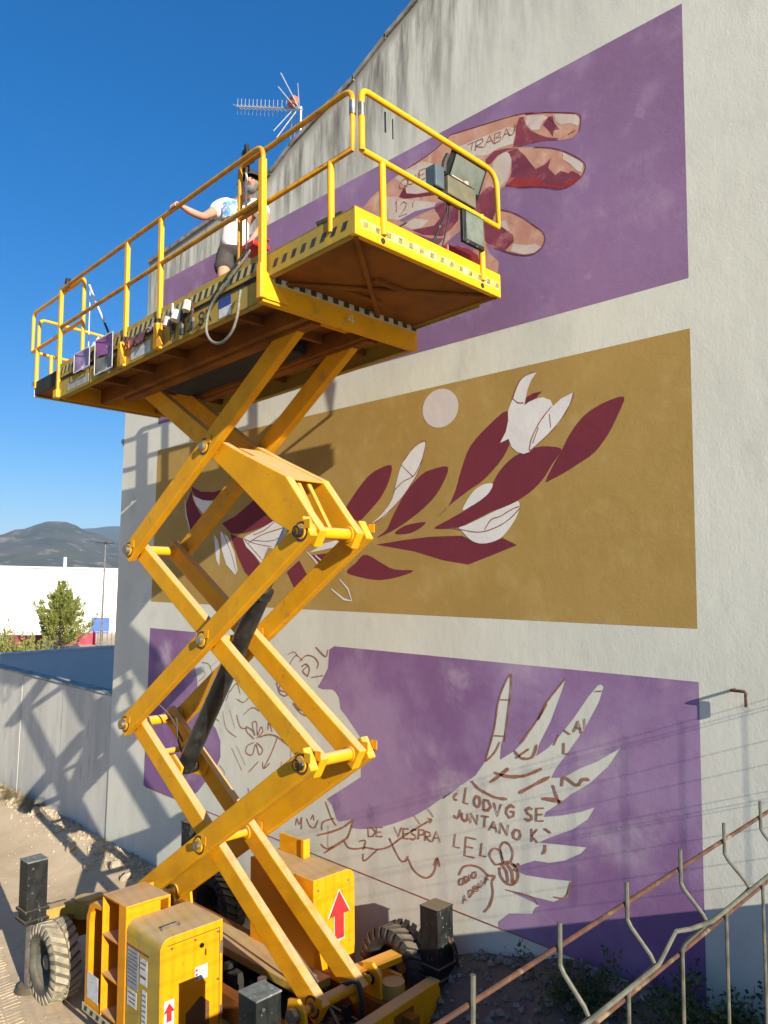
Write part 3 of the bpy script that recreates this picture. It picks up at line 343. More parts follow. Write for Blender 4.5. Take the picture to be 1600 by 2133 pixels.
LINES=[('T','painted_line','red_line',0.012,[(-3.746,8.582),(-3.711,8.566),(-3.661,8.543),(-3.605,8.517),(-3.555,8.493),
(-3.509,8.471),(-3.463,8.449),(-3.422,8.428),(-3.39,8.408),(-3.37,8.39),(-3.359,8.374),(-3.353,8.357),(-3.351,8.337),(-3.353,8.31),(-3.36,8.279),(-3.368,8.249),(-3.374,8.229)]),
('T','painted_line','red_line',0.012,[(-3.846,8.282),(-3.811,8.267),(-3.761,8.246),(-3.704,8.22),(-3.652,8.193),(-3.604,8.164),(-3.556,8.132),(-3.51,8.099),(-3.467,8.065),
(-3.426,8.029),(-3.387,7.991),(-3.353,7.955),(-3.328,7.925),(-3.315,7.904),(-3.311,7.889),(-3.312,7.876),(-3.316,7.863),(-3.321,7.848),(-3.329,7.832),(-3.341,7.817),(-3.358,7.804),
(-3.381,7.791),(-3.409,7.779),(-3.439,7.769),(-3.47,7.763),(-3.501,7.762),(-3.532,7.764),(-3.565,7.771),(-3.599,7.781),(-3.632,7.796),(-3.664,7.815),(-3.702,7.837),(-3.751,7.86),
(-3.822,7.887),(-3.91,7.918),(-3.992,7.946),(-4.049,7.966)]),('T','painted_line','red_line',0.012,[(-4.249,7.819),(-4.213,7.8),(-4.162,7.773),(-4.104,7.741),(-4.05,7.705),
(-3.998,7.664),(-3.945,7.617),(-3.895,7.569),(-3.851,7.527),(-3.814,7.491),(-3.782,7.46),(-3.756,7.43),(-3.739,7.401),(-3.732,7.372),(-3.733,7.343),(-3.741,7.316),(-3.755,7.295),
(-3.776,7.278),(-3.803,7.264),(-3.836,7.256),(-3.872,7.254),(-3.911,7.259),(-3.953,7.27),(-4.0,7.287),(-4.051,7.309),(-4.115,7.342),(-4.188,7.385),(-4.255,7.426),(-4.302,7.454)]),
('T','painted_line','red_line',0.012,[(-4.853,8.835),(-4.762,8.819),(-4.631,8.796),(-4.489,8.771),(-4.368,8.75),(-4.273,8.733),(-4.19,8.719),(-4.115,8.705),(-4.047,8.69),
(-3.983,8.672),(-3.925,8.653),(-3.878,8.635),(-3.844,8.623)]),('T','painted_line','red_line',0.012,[(-4.079,8.387),(-3.966,8.344)]),
('T','painted_line','red_line',0.012,[(-5.461,8.714),(-5.423,8.717),(-5.369,8.721),(-5.308,8.726),(-5.251,8.732),(-5.2,8.739),(-5.149,8.747),(-5.099,8.757),(-5.049,8.769),
(-4.995,8.785),(-4.938,8.804),(-4.888,8.822),(-4.853,8.835)]),('T','painted_line','red_line',0.012,[(-3.688,8.504),(-3.622,8.422)]),
('T','painted_line','red_line',0.012,[(-3.483,8.25),(-3.41,8.261)]),('M','painted_line','wine_line',0.016,[(-4.815,4.774),(-4.794,4.769),(-4.765,4.762),(-4.729,4.755),
(-4.688,4.747),(-4.639,4.738),(-4.584,4.727),(-4.525,4.719),(-4.469,4.716),(-4.415,4.721),(-4.36,4.731),(-4.308,4.745),(-4.26,4.76),(-4.217,4.777),(-4.178,4.795),(-4.142,4.816),
(-4.109,4.836),(-4.078,4.859),(-4.05,4.884),(-4.027,4.906),(-4.01,4.922)]),('M','painted_line','wine_line',0.016,[(-4.416,4.735),(-4.403,4.753),(-4.383,4.779),(-4.361,4.806),
(-4.338,4.827),(-4.315,4.837),(-4.29,4.842),(-4.263,4.846),(-4.235,4.853),(-4.204,4.865),(-4.17,4.881),(-4.137,4.896),(-4.108,4.908),(-4.082,4.917),(-4.057,4.924),(-4.036,4.929),
(-4.022,4.933)]),('M','painted_line','wine_line',0.016,[(-4.086,5.936),(-4.076,5.927),(-4.062,5.913),(-4.047,5.899),(-4.031,5.889),(-4.015,5.884),(-3.997,5.881),(-3.98,5.88),
(-3.969,5.879)]),('M','painted_line','wine_line',0.016,[(-3.91,5.426),(-3.907,5.445),(-3.904,5.472),(-3.898,5.503),(-3.886,5.536),(-3.868,5.572),(-3.844,5.611),(-3.817,5.65),
(-3.79,5.686),(-3.759,5.72),(-3.725,5.753),(-3.694,5.781),(-3.672,5.801)]),('M','painted_line','wine_line',0.016,[(-3.874,5.493),(-3.814,5.628)]),
('M','painted_line','wine_line',0.016,[(-3.696,5.734),(-3.685,5.611)]),('M','painted_line','wine_line',0.016,[(-5.62,5.19),(-5.594,5.208),(-5.557,5.234),(-5.515,5.262),
(-5.474,5.285),(-5.434,5.299),(-5.392,5.309),(-5.351,5.321),(-5.315,5.341),(-5.282,5.376),(-5.252,5.421),(-5.226,5.464),(-5.208,5.494)]),
('M','painted_line','wine_line',0.016,[(-5.51,5.467),(-5.331,5.319)]),('M','painted_line','wine_line',0.016,[(-5.478,5.499),(-5.449,5.526),(-5.408,5.565),(-5.362,5.605),
(-5.319,5.635),(-5.277,5.655),(-5.233,5.671),(-5.195,5.678),(-5.17,5.673),(-5.162,5.653),(-5.167,5.62),(-5.179,5.58),(-5.193,5.539),(-5.206,5.498),(-5.222,5.453),(-5.242,5.407),
(-5.269,5.36),(-5.305,5.311),(-5.349,5.259),(-5.396,5.209),(-5.44,5.164),(-5.48,5.126),(-5.52,5.094),(-5.56,5.064),(-5.601,5.034),(-5.646,5.004),(-5.694,4.974),(-5.74,4.947),
(-5.783,4.924),(-5.824,4.904),(-5.863,4.888),(-5.896,4.875),(-5.92,4.866)]),('M','painted_line','wine_line',0.016,[(-3.45,5.89),(-3.456,5.871),(-3.463,5.845),(-3.475,5.814),
(-3.491,5.782),(-3.514,5.748),(-3.542,5.711),(-3.573,5.674),(-3.605,5.64),(-3.637,5.61),(-3.671,5.582),(-3.707,5.555),(-3.744,5.528),(-3.787,5.499),(-3.834,5.469),(-3.876,5.443),
(-3.906,5.425)]),('M','painted_line','wine_line',0.016,[(-4.093,5.931),(-4.086,5.947),(-4.077,5.971),(-4.066,5.997),(-4.055,6.02),(-4.044,6.041),(-4.032,6.061),(-4.019,6.079),
(-4.005,6.095),(-3.989,6.108),(-3.972,6.119),(-3.953,6.127),(-3.931,6.134),(-3.904,6.139),(-3.872,6.142),(-3.842,6.144),(-3.822,6.145)]),
('M','painted_line','white',0.03,[(-7.031,4.586),(-6.905,4.505),(-6.812,4.426),(-6.723,4.454),(-6.876,4.543)]),('M','painted_line','white',0.03,[(-6.582,4.158),(-6.366,4.046),
(-6.234,4.03),(-6.3,4.162),(-6.443,4.267)]),('M','painted_line','white',0.03,[(-9.827,5.397),(-9.778,5.175),(-9.641,4.916)]),('M','painted_line','wine_line',0.016,[(-8.352,4.793),
(-8.305,4.778),(-8.238,4.757),(-8.16,4.735),(-8.08,4.715),(-7.988,4.699),(-7.885,4.684),(-7.789,4.672),(-7.723,4.663)]),('M','painted_line','wine_line',0.016,[(-8.122,4.824),
(-8.078,4.832),(-8.014,4.843),(-7.943,4.858),(-7.873,4.878),(-7.8,4.909),(-7.721,4.949),(-7.65,4.987),(-7.601,5.013)]),('M','painted_line','wine_line',0.016,[(-8.819,4.895),
(-8.778,4.84),(-8.719,4.761),(-8.656,4.675),(-8.603,4.597),(-8.561,4.526),(-8.524,4.456),(-8.494,4.396),(-8.472,4.353)]),('M','painted_line','wine_line',0.016,[(-8.305,4.765),
(-8.238,4.722),(-8.141,4.659),(-8.04,4.593),(-7.963,4.542),(-7.916,4.509),(-7.886,4.485),(-7.867,4.468),(-7.852,4.456)]),('M','painted_line','wine_line',0.016,[(-8.227,4.719),
(-8.181,4.737),(-8.116,4.763),(-8.035,4.791),(-7.941,4.817),(-7.817,4.841),(-7.667,4.865),(-7.526,4.886),(-7.429,4.901)]),('M','painted_line','wine_line',0.016,[(-8.156,4.76),
(-8.064,4.752),(-7.932,4.74),(-7.787,4.734),(-7.658,4.744),(-7.543,4.781),(-7.431,4.838),(-7.334,4.895),(-7.266,4.934)]),('B','painted_line','brownline',0.03,[(-4.558,2.421),
(-4.545,2.411),(-4.527,2.398),(-4.506,2.383),(-4.484,2.371),(-4.46,2.362),(-4.435,2.355),(-4.408,2.349),(-4.382,2.343),(-4.357,2.338),(-4.333,2.333),(-4.308,2.329),(-4.281,2.327),
(-4.249,2.328),(-4.213,2.331),(-4.181,2.334),(-4.158,2.336)]),('B','painted_line','brownline',0.035,[(-4.341,2.449),(-4.318,2.465),(-4.286,2.489),(-4.251,2.515),(-4.221,2.538),
(-4.197,2.558),(-4.175,2.578),(-4.156,2.594),(-4.143,2.606)]),('B','painted_line','brownline',0.035,[(-4.296,2.544),(-4.284,2.542),(-4.267,2.538),(-4.246,2.535),(-4.221,2.534),
(-4.191,2.534),(-4.157,2.535),(-4.121,2.538),(-4.085,2.543),(-4.05,2.55),(-4.015,2.559),(-3.979,2.57),(-3.943,2.584),(-3.903,2.603),(-3.861,2.626),(-3.823,2.647),(-3.796,2.662)]),
('B','painted_line','brownline',0.035,[(-4.028,2.415),(-4.01,2.427),(-3.984,2.443),(-3.953,2.463),(-3.916,2.486),(-3.867,2.516),(-3.809,2.552),(-3.754,2.586),(-3.716,2.609)]),
('B','painted_line','brownline',0.04,[(-3.793,2.416),(-3.774,2.418),(-3.748,2.421),(-3.718,2.424),(-3.691,2.426),(-3.665,2.426),(-3.639,2.425),(-3.615,2.423),(-3.599,2.422)]),
('B','painted_line','brownline',0.03,[(-3.685,2.548),(-3.681,2.537),(-3.674,2.521),(-3.667,2.502),(-3.659,2.483),(-3.649,2.462),(-3.638,2.439),(-3.628,2.418),(-3.621,2.403)]),
('B','painted_line','brownline',0.035,[(-3.598,2.554),(-3.596,2.571),(-3.594,2.595),(-3.589,2.618),(-3.576,2.631),(-3.552,2.626),(-3.519,2.61),(-3.485,2.593),(-3.457,2.587),
(-3.438,2.597),(-3.424,2.615),(-3.411,2.635),(-3.398,2.649),(-3.382,2.653),(-3.365,2.653),(-3.35,2.65),(-3.34,2.649)]),('B','painted_line','brownline',0.03,[(-3.772,2.173),
(-3.711,2.15)]),('B','painted_line','brownline',0.03,[(-3.764,2.042),(-3.764,2.032),(-3.765,2.018),(-3.766,2.003),(-3.769,1.99),(-3.774,1.981),(-3.781,1.973),(-3.787,1.966),
(-3.792,1.962)]),('B','painted_line','brownline',0.025,[(-4.702,1.545),(-4.694,1.561),(-4.682,1.585),(-4.667,1.61),(-4.65,1.63),(-4.629,1.644),(-4.606,1.656),(-4.58,1.664),
(-4.555,1.671),(-4.53,1.675),(-4.503,1.677),(-4.477,1.677),(-4.452,1.674),(-4.428,1.666),(-4.404,1.654),(-4.382,1.642),(-4.361,1.635),(-4.34,1.636),(-4.318,1.642),(-4.301,1.647),
(-4.291,1.646),(-4.292,1.637),(-4.302,1.624),(-4.314,1.607),(-4.321,1.588),(-4.32,1.566),(-4.315,1.541),(-4.311,1.514),(-4.311,1.487),(-4.317,1.459),(-4.326,1.43),(-4.338,1.401),
(-4.35,1.376),(-4.365,1.354),(-4.382,1.334),(-4.399,1.317),(-4.41,1.305)]),('B','painted_line','brownline',0.02,[(-3.516,1.81),(-3.524,1.782),(-3.535,1.742),(-3.55,1.701),
(-3.568,1.671),(-3.594,1.656),(-3.627,1.648),(-3.658,1.645),(-3.68,1.643)]),('B','painted_line','brownline',0.015,[(-4.174,1.564),(-4.12,1.568),(-4.042,1.575),(-3.962,1.58),
(-3.902,1.58),(-3.87,1.571),(-3.853,1.557),(-3.845,1.542),(-3.839,1.532)]),('B','painted_line','brownline',0.02,[(-4.396,2.629),(-4.385,2.662),(-4.368,2.709),(-4.35,2.761),
(-4.335,2.806),(-4.324,2.84),(-4.314,2.868),(-4.304,2.899),(-4.294,2.94),(-4.284,2.997),(-4.273,3.065),(-4.261,3.136),(-4.244,3.201),(-4.219,3.263),(-4.188,3.326),(-4.158,3.38),
(-4.135,3.416),(-4.122,3.432),(-4.114,3.432),(-4.111,3.42),(-4.109,3.398),(-4.109,3.368),(-4.112,3.329),(-4.117,3.278),(-4.125,3.214),(-4.138,3.123),(-4.156,3.01),(-4.173,2.903),
(-4.185,2.829)]),('B','painted_line','brownline',0.02,[(-4.294,2.868),(-4.175,2.877)]),('B','painted_line','brownline',0.02,[(-4.244,3.193),(-4.125,3.202)]),
('B','painted_line','brownline',0.02,[(-4.234,2.821),(-4.244,2.802),(-4.258,2.775),(-4.275,2.745),(-4.294,2.717),(-4.319,2.69),(-4.349,2.662),(-4.377,2.638),(-4.396,2.621)]),
('B','painted_line','brownline',0.018,[(-4.021,2.838),(-3.989,2.876),(-3.943,2.931),(-3.893,2.991),(-3.851,3.046),(-3.821,3.092),(-3.797,3.136),(-3.773,3.18),(-3.741,3.227),
(-3.695,3.284),(-3.64,3.347),(-3.589,3.405),(-3.553,3.445)]),('B','painted_line','brownline',0.04,[(-3.833,3.064),(-3.741,3.212)]),
('B','painted_line','brownline',0.03,[(-4.078,2.767),(-4.065,2.756),(-4.047,2.74),(-4.025,2.725),(-4.002,2.717),(-3.975,2.716),(-3.944,2.72),(-3.914,2.729),(-3.89,2.743),
(-3.873,2.768),(-3.859,2.802),(-3.85,2.834),(-3.843,2.857)]),('B','painted_line','brownline',0.03,[(-4.059,2.708),(-3.927,2.806)]),
('B','painted_line','brownline',0.03,[(-3.672,2.876),(-3.627,2.971)]),('B','painted_line','brownline',0.025,[(-3.575,3.016),(-3.515,2.988)]),
('B','painted_line','brownline',0.02,[(-3.276,3.367),(-3.212,3.376)]),('B','painted_line','brownline',0.025,[(-3.378,3.137),(-3.376,3.051)]),
('B','painted_line','brownline',0.012,[(-7.336,3.374),(-7.314,3.382),(-7.283,3.394),(-7.25,3.405),(-7.222,3.41),(-7.2,3.405),(-7.18,3.394),(-7.164,3.381),(-7.152,3.373)]),
('B','painted_line','brownline',0.018,[(-7.115,3.306),(-7.094,3.322),(-7.063,3.345),(-7.029,3.368),(-6.995,3.384),(-6.962,3.39),(-6.928,3.391),(-6.894,3.387),(-6.864,3.38),
(-6.836,3.369),(-6.81,3.354),(-6.789,3.336),(-6.775,3.319),(-6.773,3.3),(-6.779,3.28),(-6.788,3.262),(-6.794,3.249)]),('B','painted_line','brownline',0.025,[(-7.068,3.253),
(-7.054,3.261),(-7.034,3.273),(-7.012,3.284),(-6.992,3.287),(-6.973,3.281),(-6.953,3.27),(-6.937,3.254),(-6.928,3.237),(-6.931,3.215),(-6.942,3.188),(-6.955,3.163),
(-6.964,3.145)]),('B','painted_line','brownline',0.02,[(-6.888,3.145),(-6.686,3.184)]),('B','painted_line','brownline',0.02,[(-6.824,3.493),(-6.79,3.471),(-6.74,3.439),
(-6.689,3.41),(-6.651,3.396),(-6.631,3.406),(-6.621,3.432),(-6.616,3.461),(-6.612,3.48)]),('B','painted_line','brownline',0.02,[(-7.558,3.011),(-7.538,3.018),(-7.509,3.028),
(-7.481,3.036),(-7.463,3.034),(-7.464,3.018),(-7.476,2.992),(-7.487,2.965),(-7.483,2.946),(-7.456,2.937),(-7.413,2.934),(-7.37,2.934),(-7.341,2.933)]),
('B','painted_line','brownline',0.02,[(-7.221,2.819),(-7.2,2.803),(-7.171,2.78),(-7.137,2.756),(-7.104,2.736),(-7.069,2.722),(-7.03,2.712),(-6.994,2.704),(-6.97,2.698)]),
('B','painted_line','brownline',0.03,[(-6.732,1.433),(-6.687,1.45),(-6.623,1.474),(-6.552,1.501),(-6.489,1.527),(-6.435,1.551),(-6.385,1.574),(-6.337,1.598),(-6.294,1.622),
(-6.253,1.649),(-6.216,1.677),(-6.184,1.702),(-6.162,1.72)]),('B','painted_line','brownline',0.022,[(-6.6,1.825),(-6.58,1.794),(-6.552,1.75),(-6.52,1.703),(-6.493,1.667),
(-6.469,1.644),(-6.446,1.628),(-6.426,1.616),(-6.412,1.608)]),('B','painted_line','brownline',0.022,[(-6.454,1.675),(-6.49,1.662),(-6.543,1.642),(-6.596,1.62),(-6.634,1.598),
(-6.65,1.573),(-6.654,1.546),(-6.652,1.52),(-6.651,1.503)]),('B','painted_line','brownline',0.03,[(-6.144,1.73),(-6.157,1.695),(-6.175,1.645),(-6.195,1.593),(-6.215,1.552),
(-6.228,1.531),(-6.237,1.52),(-6.254,1.508),(-6.29,1.484),(-6.359,1.437),(-6.451,1.376),(-6.541,1.317),(-6.603,1.276)]),('B','painted_line','brownline',0.022,[(-6.29,1.484),
(-6.277,1.472),(-6.259,1.455),(-6.237,1.438),(-6.212,1.428),(-6.183,1.427),(-6.149,1.431),(-6.114,1.439),(-6.08,1.447),(-6.049,1.457),(-6.018,1.469),(-5.987,1.481),(-5.951,1.491),
(-5.91,1.497),(-5.864,1.502),(-5.817,1.507),(-5.772,1.516),(-5.729,1.529),(-5.686,1.545),(-5.643,1.564),(-5.599,1.588),(-5.558,1.615),(-5.519,1.646),(-5.474,1.682),(-5.415,1.725),
(-5.328,1.784),(-5.22,1.855),(-5.118,1.922),(-5.048,1.968)]),('B','painted_line','brownline',0.022,[(-6.045,1.53),(-6.026,1.538),(-5.997,1.55),(-5.969,1.558),(-5.953,1.557),
(-5.953,1.539),(-5.964,1.509),(-5.978,1.479),(-5.987,1.458)]),('B','painted_line','brownline',0.02,[(-5.772,1.516),(-5.811,1.481),(-5.868,1.43),(-5.925,1.381),(-5.966,1.353),
(-5.984,1.355),(-5.988,1.377),(-5.986,1.403),(-5.986,1.421)]),('B','painted_line','brownline',0.022,[(-5.609,1.668),(-5.595,1.65),(-5.575,1.623),(-5.552,1.595),(-5.53,1.569),
(-5.509,1.546),(-5.487,1.523),(-5.465,1.504),(-5.445,1.491),(-5.426,1.486),(-5.408,1.488),(-5.392,1.494),(-5.378,1.502),(-5.367,1.514),(-5.358,1.53),(-5.351,1.545),
(-5.346,1.556)]),('B','painted_line','brownline',0.022,[(-5.346,1.533),(-5.332,1.515),(-5.313,1.488),(-5.29,1.461),(-5.263,1.44),(-5.231,1.426),(-5.193,1.415),(-5.155,1.409),
(-5.12,1.41),(-5.089,1.419),(-5.06,1.436),(-5.034,1.457),(-5.012,1.483),(-4.995,1.518),(-4.983,1.56),(-4.974,1.6),(-4.967,1.628)]),
('B','painted_line','brownline',0.022,[(-5.005,1.552),(-4.998,1.57),(-4.988,1.598),(-4.977,1.623),(-4.967,1.634),(-4.958,1.624),(-4.949,1.601),(-4.941,1.575),(-4.936,1.558)]),
('B','painted_line','brownline',0.015,[(-5.27,1.955),(-5.189,1.892)]),('B','painted_line','brownline',0.015,[(-5.096,2.06),(-5.017,1.998)]),
('B','painted_line','brownline',0.015,[(-5.095,1.969),(-5.083,1.97),(-5.066,1.972),(-5.05,1.973),(-5.04,1.97),(-5.041,1.962),(-5.048,1.951),(-5.057,1.939),(-5.063,1.931)]),
('B','painted_line','brownline',0.018,[(-6.667,1.357),(-6.648,1.35),(-6.622,1.34),(-6.592,1.332),(-6.564,1.33),(-6.536,1.338),(-6.508,1.353),(-6.482,1.369),(-6.464,1.38)]),
('B','painted_line','brownline',0.015,[(-6.551,1.577),(-6.544,1.348)]),('B','painted_line','brownline',0.02,[(-6.917,1.575),(-6.908,1.561),(-6.894,1.542),(-6.878,1.522),
(-6.861,1.508),(-6.841,1.501),(-6.819,1.497),(-6.796,1.499),(-6.776,1.507),(-6.758,1.527),(-6.741,1.556),(-6.727,1.585),(-6.717,1.605)]),
('B','painted_line','brownline',0.018,[(-6.842,1.578),(-6.834,1.592),(-6.823,1.613),(-6.811,1.632),(-6.802,1.64),(-6.797,1.632),(-6.793,1.612),(-6.791,1.591),(-6.789,1.577)]),
('B','painted_line','brownline',0.02,[(-7.11,1.453),(-7.107,1.472),(-7.103,1.499),(-7.098,1.525),(-7.091,1.538),(-7.081,1.53),(-7.069,1.509),(-7.056,1.488),(-7.044,1.481),
(-7.032,1.498),(-7.021,1.53),(-7.011,1.56),(-7.004,1.57),(-7.002,1.549),(-7.005,1.508),(-7.008,1.465),(-7.01,1.435)]),('B','painted_line','brownline',0.02,[(-7.966,2.296),
(-7.996,2.307),(-8.04,2.324),(-8.085,2.342),(-8.117,2.359),(-8.135,2.376),(-8.146,2.395),(-8.147,2.411),(-8.139,2.42),(-8.115,2.421),(-8.079,2.415),(-8.039,2.405),(-8.008,2.395),
(-7.986,2.379),(-7.967,2.357),(-7.954,2.341),(-7.95,2.34),(-7.961,2.364),(-7.983,2.405),(-8.004,2.448),(-8.012,2.479),(-7.999,2.497),(-7.973,2.509),(-7.944,2.511),(-7.922,2.502),
(-7.912,2.47),(-7.907,2.419),(-7.904,2.372),(-7.896,2.348),(-7.882,2.362),(-7.864,2.399),(-7.846,2.439),(-7.83,2.462),(-7.815,2.461),(-7.799,2.446),(-7.789,2.426),(-7.791,2.405),
(-7.813,2.383),(-7.85,2.356),(-7.887,2.331),(-7.913,2.314)]),('B','painted_line','brownline',0.02,[(-7.964,2.254),(-7.993,2.243),(-8.035,2.227),(-8.078,2.209),(-8.108,2.19),
(-8.124,2.168),(-8.132,2.143),(-8.132,2.12),(-8.122,2.104),(-8.098,2.095),(-8.062,2.09),(-8.024,2.092),(-7.993,2.103),(-7.972,2.133),(-7.957,2.178),(-7.943,2.219),(-7.927,2.239),
(-7.908,2.224),(-7.888,2.186),(-7.868,2.147),(-7.849,2.126),(-7.827,2.131),(-7.802,2.151),(-7.784,2.177),(-7.781,2.199),(-7.802,2.217),(-7.841,2.236),(-7.882,2.252),
(-7.91,2.263)]),('B','painted_line','brownline',0.025,[(-7.859,2.333),(-7.828,2.344),(-7.783,2.361),(-7.733,2.377),(-7.685,2.389),(-7.642,2.395),(-7.6,2.398),(-7.557,2.398),
(-7.512,2.393),(-7.464,2.383),(-7.414,2.368),(-7.362,2.351),(-7.308,2.333),(-7.247,2.312),(-7.18,2.288),(-7.119,2.266),(-7.077,2.251)]),
('B','painted_line','brownline',0.018,[(-7.494,2.386),(-7.513,2.35),(-7.54,2.299),(-7.572,2.241),(-7.605,2.186),(-7.643,2.13),(-7.686,2.07),(-7.726,2.016),(-7.753,1.978)]),
('B','painted_line','brownline',0.018,[(-7.774,2.056),(-7.773,2.038),(-7.771,2.012),(-7.766,1.988),(-7.753,1.978),(-7.727,1.989),(-7.692,2.014),(-7.658,2.041),(-7.634,2.059)]),
('B','painted_line','brownline',0.018,[(-7.225,2.326),(-7.235,2.166)]),('B','painted_line','brownline',0.02,[(-7.687,2.44),(-7.686,2.464),(-7.685,2.5),(-7.682,2.532),
(-7.674,2.545),(-7.658,2.529),(-7.636,2.495),(-7.614,2.457),(-7.599,2.432)]),('B','painted_line','brownline',0.015,[(-8.448,2.117),(-8.204,1.878)]),
('B','painted_line','brownline',0.015,[(-8.334,2.156),(-8.133,1.954)]),('B','painted_line','brownline',0.02,[(-8.055,1.883),(-7.863,2.041)]),
('B','painted_line','brownline',0.015,[(-8.673,2.546),(-8.66,2.506),(-8.642,2.447),(-8.616,2.386),(-8.58,2.338),(-8.525,2.308),(-8.454,2.288),(-8.387,2.273),(-8.34,2.263)]),
('B','painted_line','brownline',0.015,[(-8.515,2.588),(-8.385,2.364)]),('B','painted_line','brownline',0.018,[(-8.356,2.542),(-8.342,2.514),(-8.323,2.472),(-8.299,2.431),
(-8.271,2.402),(-8.234,2.392),(-8.19,2.393),(-8.149,2.398),(-8.12,2.401)]),('B','painted_line','brownline',0.018,[(-8.204,2.561),(-8.17,2.584),(-8.122,2.617),(-8.069,2.649),
(-8.022,2.669),(-7.979,2.672),(-7.937,2.663),(-7.901,2.652),(-7.875,2.644)]),('B','painted_line','brownline',0.015,[(-8.367,2.736),(-8.338,2.729),(-8.296,2.719),(-8.251,2.711),
(-8.212,2.711),(-8.179,2.725),(-8.148,2.747),(-8.122,2.771),(-8.103,2.787)]),('B','painted_line','brownline',0.015,[(-8.528,2.807),(-8.499,2.835),(-8.458,2.877),(-8.414,2.915),
(-8.378,2.932),(-8.35,2.916),(-8.327,2.879),(-8.308,2.838),(-8.294,2.81)]),('B','painted_line','brownline',0.02,[(-7.54,3.014),(-7.528,2.991),(-7.511,2.956),(-7.491,2.922),
(-7.466,2.898),(-7.432,2.887),(-7.389,2.882),(-7.352,2.885),(-7.331,2.893),(-7.336,2.912),(-7.358,2.94),(-7.384,2.968),(-7.402,2.987)]),
('B','painted_line','brownline',0.015,[(-8.746,2.404),(-8.784,2.417),(-8.841,2.435),(-8.893,2.454),(-8.916,2.471),(-8.895,2.484),(-8.845,2.497),(-8.79,2.507),(-8.753,2.514)]),
('B','painted_line','brownline',0.014,[(-9.217,3.129),(-9.184,3.13),(-9.136,3.131),(-9.085,3.129),(-9.043,3.12),(-9.012,3.098),(-8.986,3.066),(-8.966,3.035),(-8.951,3.013)]),
('B','painted_line','brownline',0.018,[(-6.957,3.269),(-6.978,3.256),(-7.01,3.238),(-7.038,3.218),(-7.05,3.201),(-7.037,3.186),(-7.007,3.171),(-6.975,3.159),(-6.953,3.15)]),
('B','painted_line','brownline',0.012,[(-9.287,2.866),(-9.251,2.887),(-9.197,2.917),(-9.147,2.949),(-9.119,2.975),(-9.126,2.995),(-9.155,3.013),(-9.188,3.027),(-9.211,3.037)]),
('B','painted_line','brownline',0.012,[(-9.04,3.074),(-8.836,3.182)]),('B','painted_line','brownline',0.02,[(-8.063,1.693),(-8.057,1.679),(-8.048,1.657),(-8.037,1.638),
(-8.023,1.628),(-8.002,1.633),(-7.976,1.648),(-7.952,1.666),(-7.935,1.677)]),('B','painted_line','brownline',0.012,[(-8.712,1.855),(-8.686,1.843),(-8.647,1.827),(-8.61,1.808),
(-8.587,1.79),(-8.586,1.771),(-8.597,1.75),(-8.613,1.731),(-8.623,1.718)]),('B','painted_line','brownline',0.018,[(-7.197,2.827),(-7.18,2.813),(-7.155,2.793),(-7.126,2.773),
(-7.097,2.759),(-7.064,2.753),(-7.027,2.753),(-6.993,2.754),(-6.97,2.755)]),('B','painted_line','brownline',0.014,[(-7.312,3.239),(-7.29,3.267),(-7.257,3.308),(-7.221,3.348),
(-7.186,3.371),(-7.15,3.37),(-7.112,3.354),(-7.078,3.334),(-7.054,3.321)]),('B','painted_line','brownline',0.015,[(-7.398,2.119),(-7.426,1.994)]),
('B','painted_line','brownline',0.014,[(-8.601,2.688),(-8.53,2.829)]),('B','painted_line','brownline',0.014,[(-7.797,1.795),(-7.725,1.758)]),
('B','painted_bee_line','brownline',0.022,[(-4.212,1.778),(-4.225,1.771),(-4.243,1.761),(-4.263,1.752),(-4.281,1.749),(-4.298,1.755),(-4.315,1.768),(-4.33,1.783),(-4.341,1.796),
(-4.346,1.808),(-4.348,1.819),(-4.346,1.831),(-4.341,1.842),(-4.332,1.854),(-4.32,1.867),(-4.305,1.878),(-4.291,1.885),(-4.276,1.888),(-4.26,1.887),(-4.244,1.883),(-4.232,1.876),
(-4.224,1.865),(-4.219,1.85),(-4.215,1.834),(-4.212,1.82),(-4.209,1.807),(-4.206,1.795),(-4.204,1.784),(-4.203,1.776)]),('B','painted_bee_line','brownline',0.022,[(-4.193,1.787),
(-4.2,1.803),(-4.21,1.825),(-4.22,1.849),(-4.227,1.87),(-4.229,1.886),(-4.229,1.9),(-4.227,1.913),(-4.222,1.925),(-4.215,1.937),(-4.206,1.95),(-4.195,1.959),(-4.183,1.965),
(-4.169,1.966),(-4.153,1.963),(-4.138,1.957),(-4.125,1.948),(-4.115,1.936),(-4.106,1.921),(-4.099,1.904),(-4.096,1.887),(-4.098,1.868),(-4.104,1.847),(-4.111,1.827),
(-4.116,1.814)]),('B','painted_bee_line','brownline',0.03,[(-4.222,1.756),(-4.208,1.767),(-4.188,1.783),(-4.166,1.798),(-4.145,1.806),(-4.125,1.806),(-4.103,1.8),(-4.084,1.791),
(-4.068,1.781),(-4.056,1.77),(-4.048,1.757),(-4.043,1.743),(-4.04,1.728),(-4.041,1.712),(-4.044,1.695),(-4.05,1.678),(-4.059,1.663),(-4.07,1.65),(-4.085,1.637),(-4.1,1.627),
(-4.116,1.621),(-4.132,1.619),(-4.15,1.619),(-4.167,1.623),(-4.183,1.629),(-4.198,1.638),(-4.211,1.65),(-4.223,1.663),(-4.232,1.677),(-4.236,1.693),(-4.238,1.71),(-4.237,1.726),
(-4.237,1.737)]),('B','painted_bee_line','brownline',0.035,[(-4.203,1.754),(-4.196,1.749),(-4.185,1.741),(-4.173,1.731),(-4.164,1.718),(-4.157,1.698),(-4.152,1.673),(-4.148,1.649),
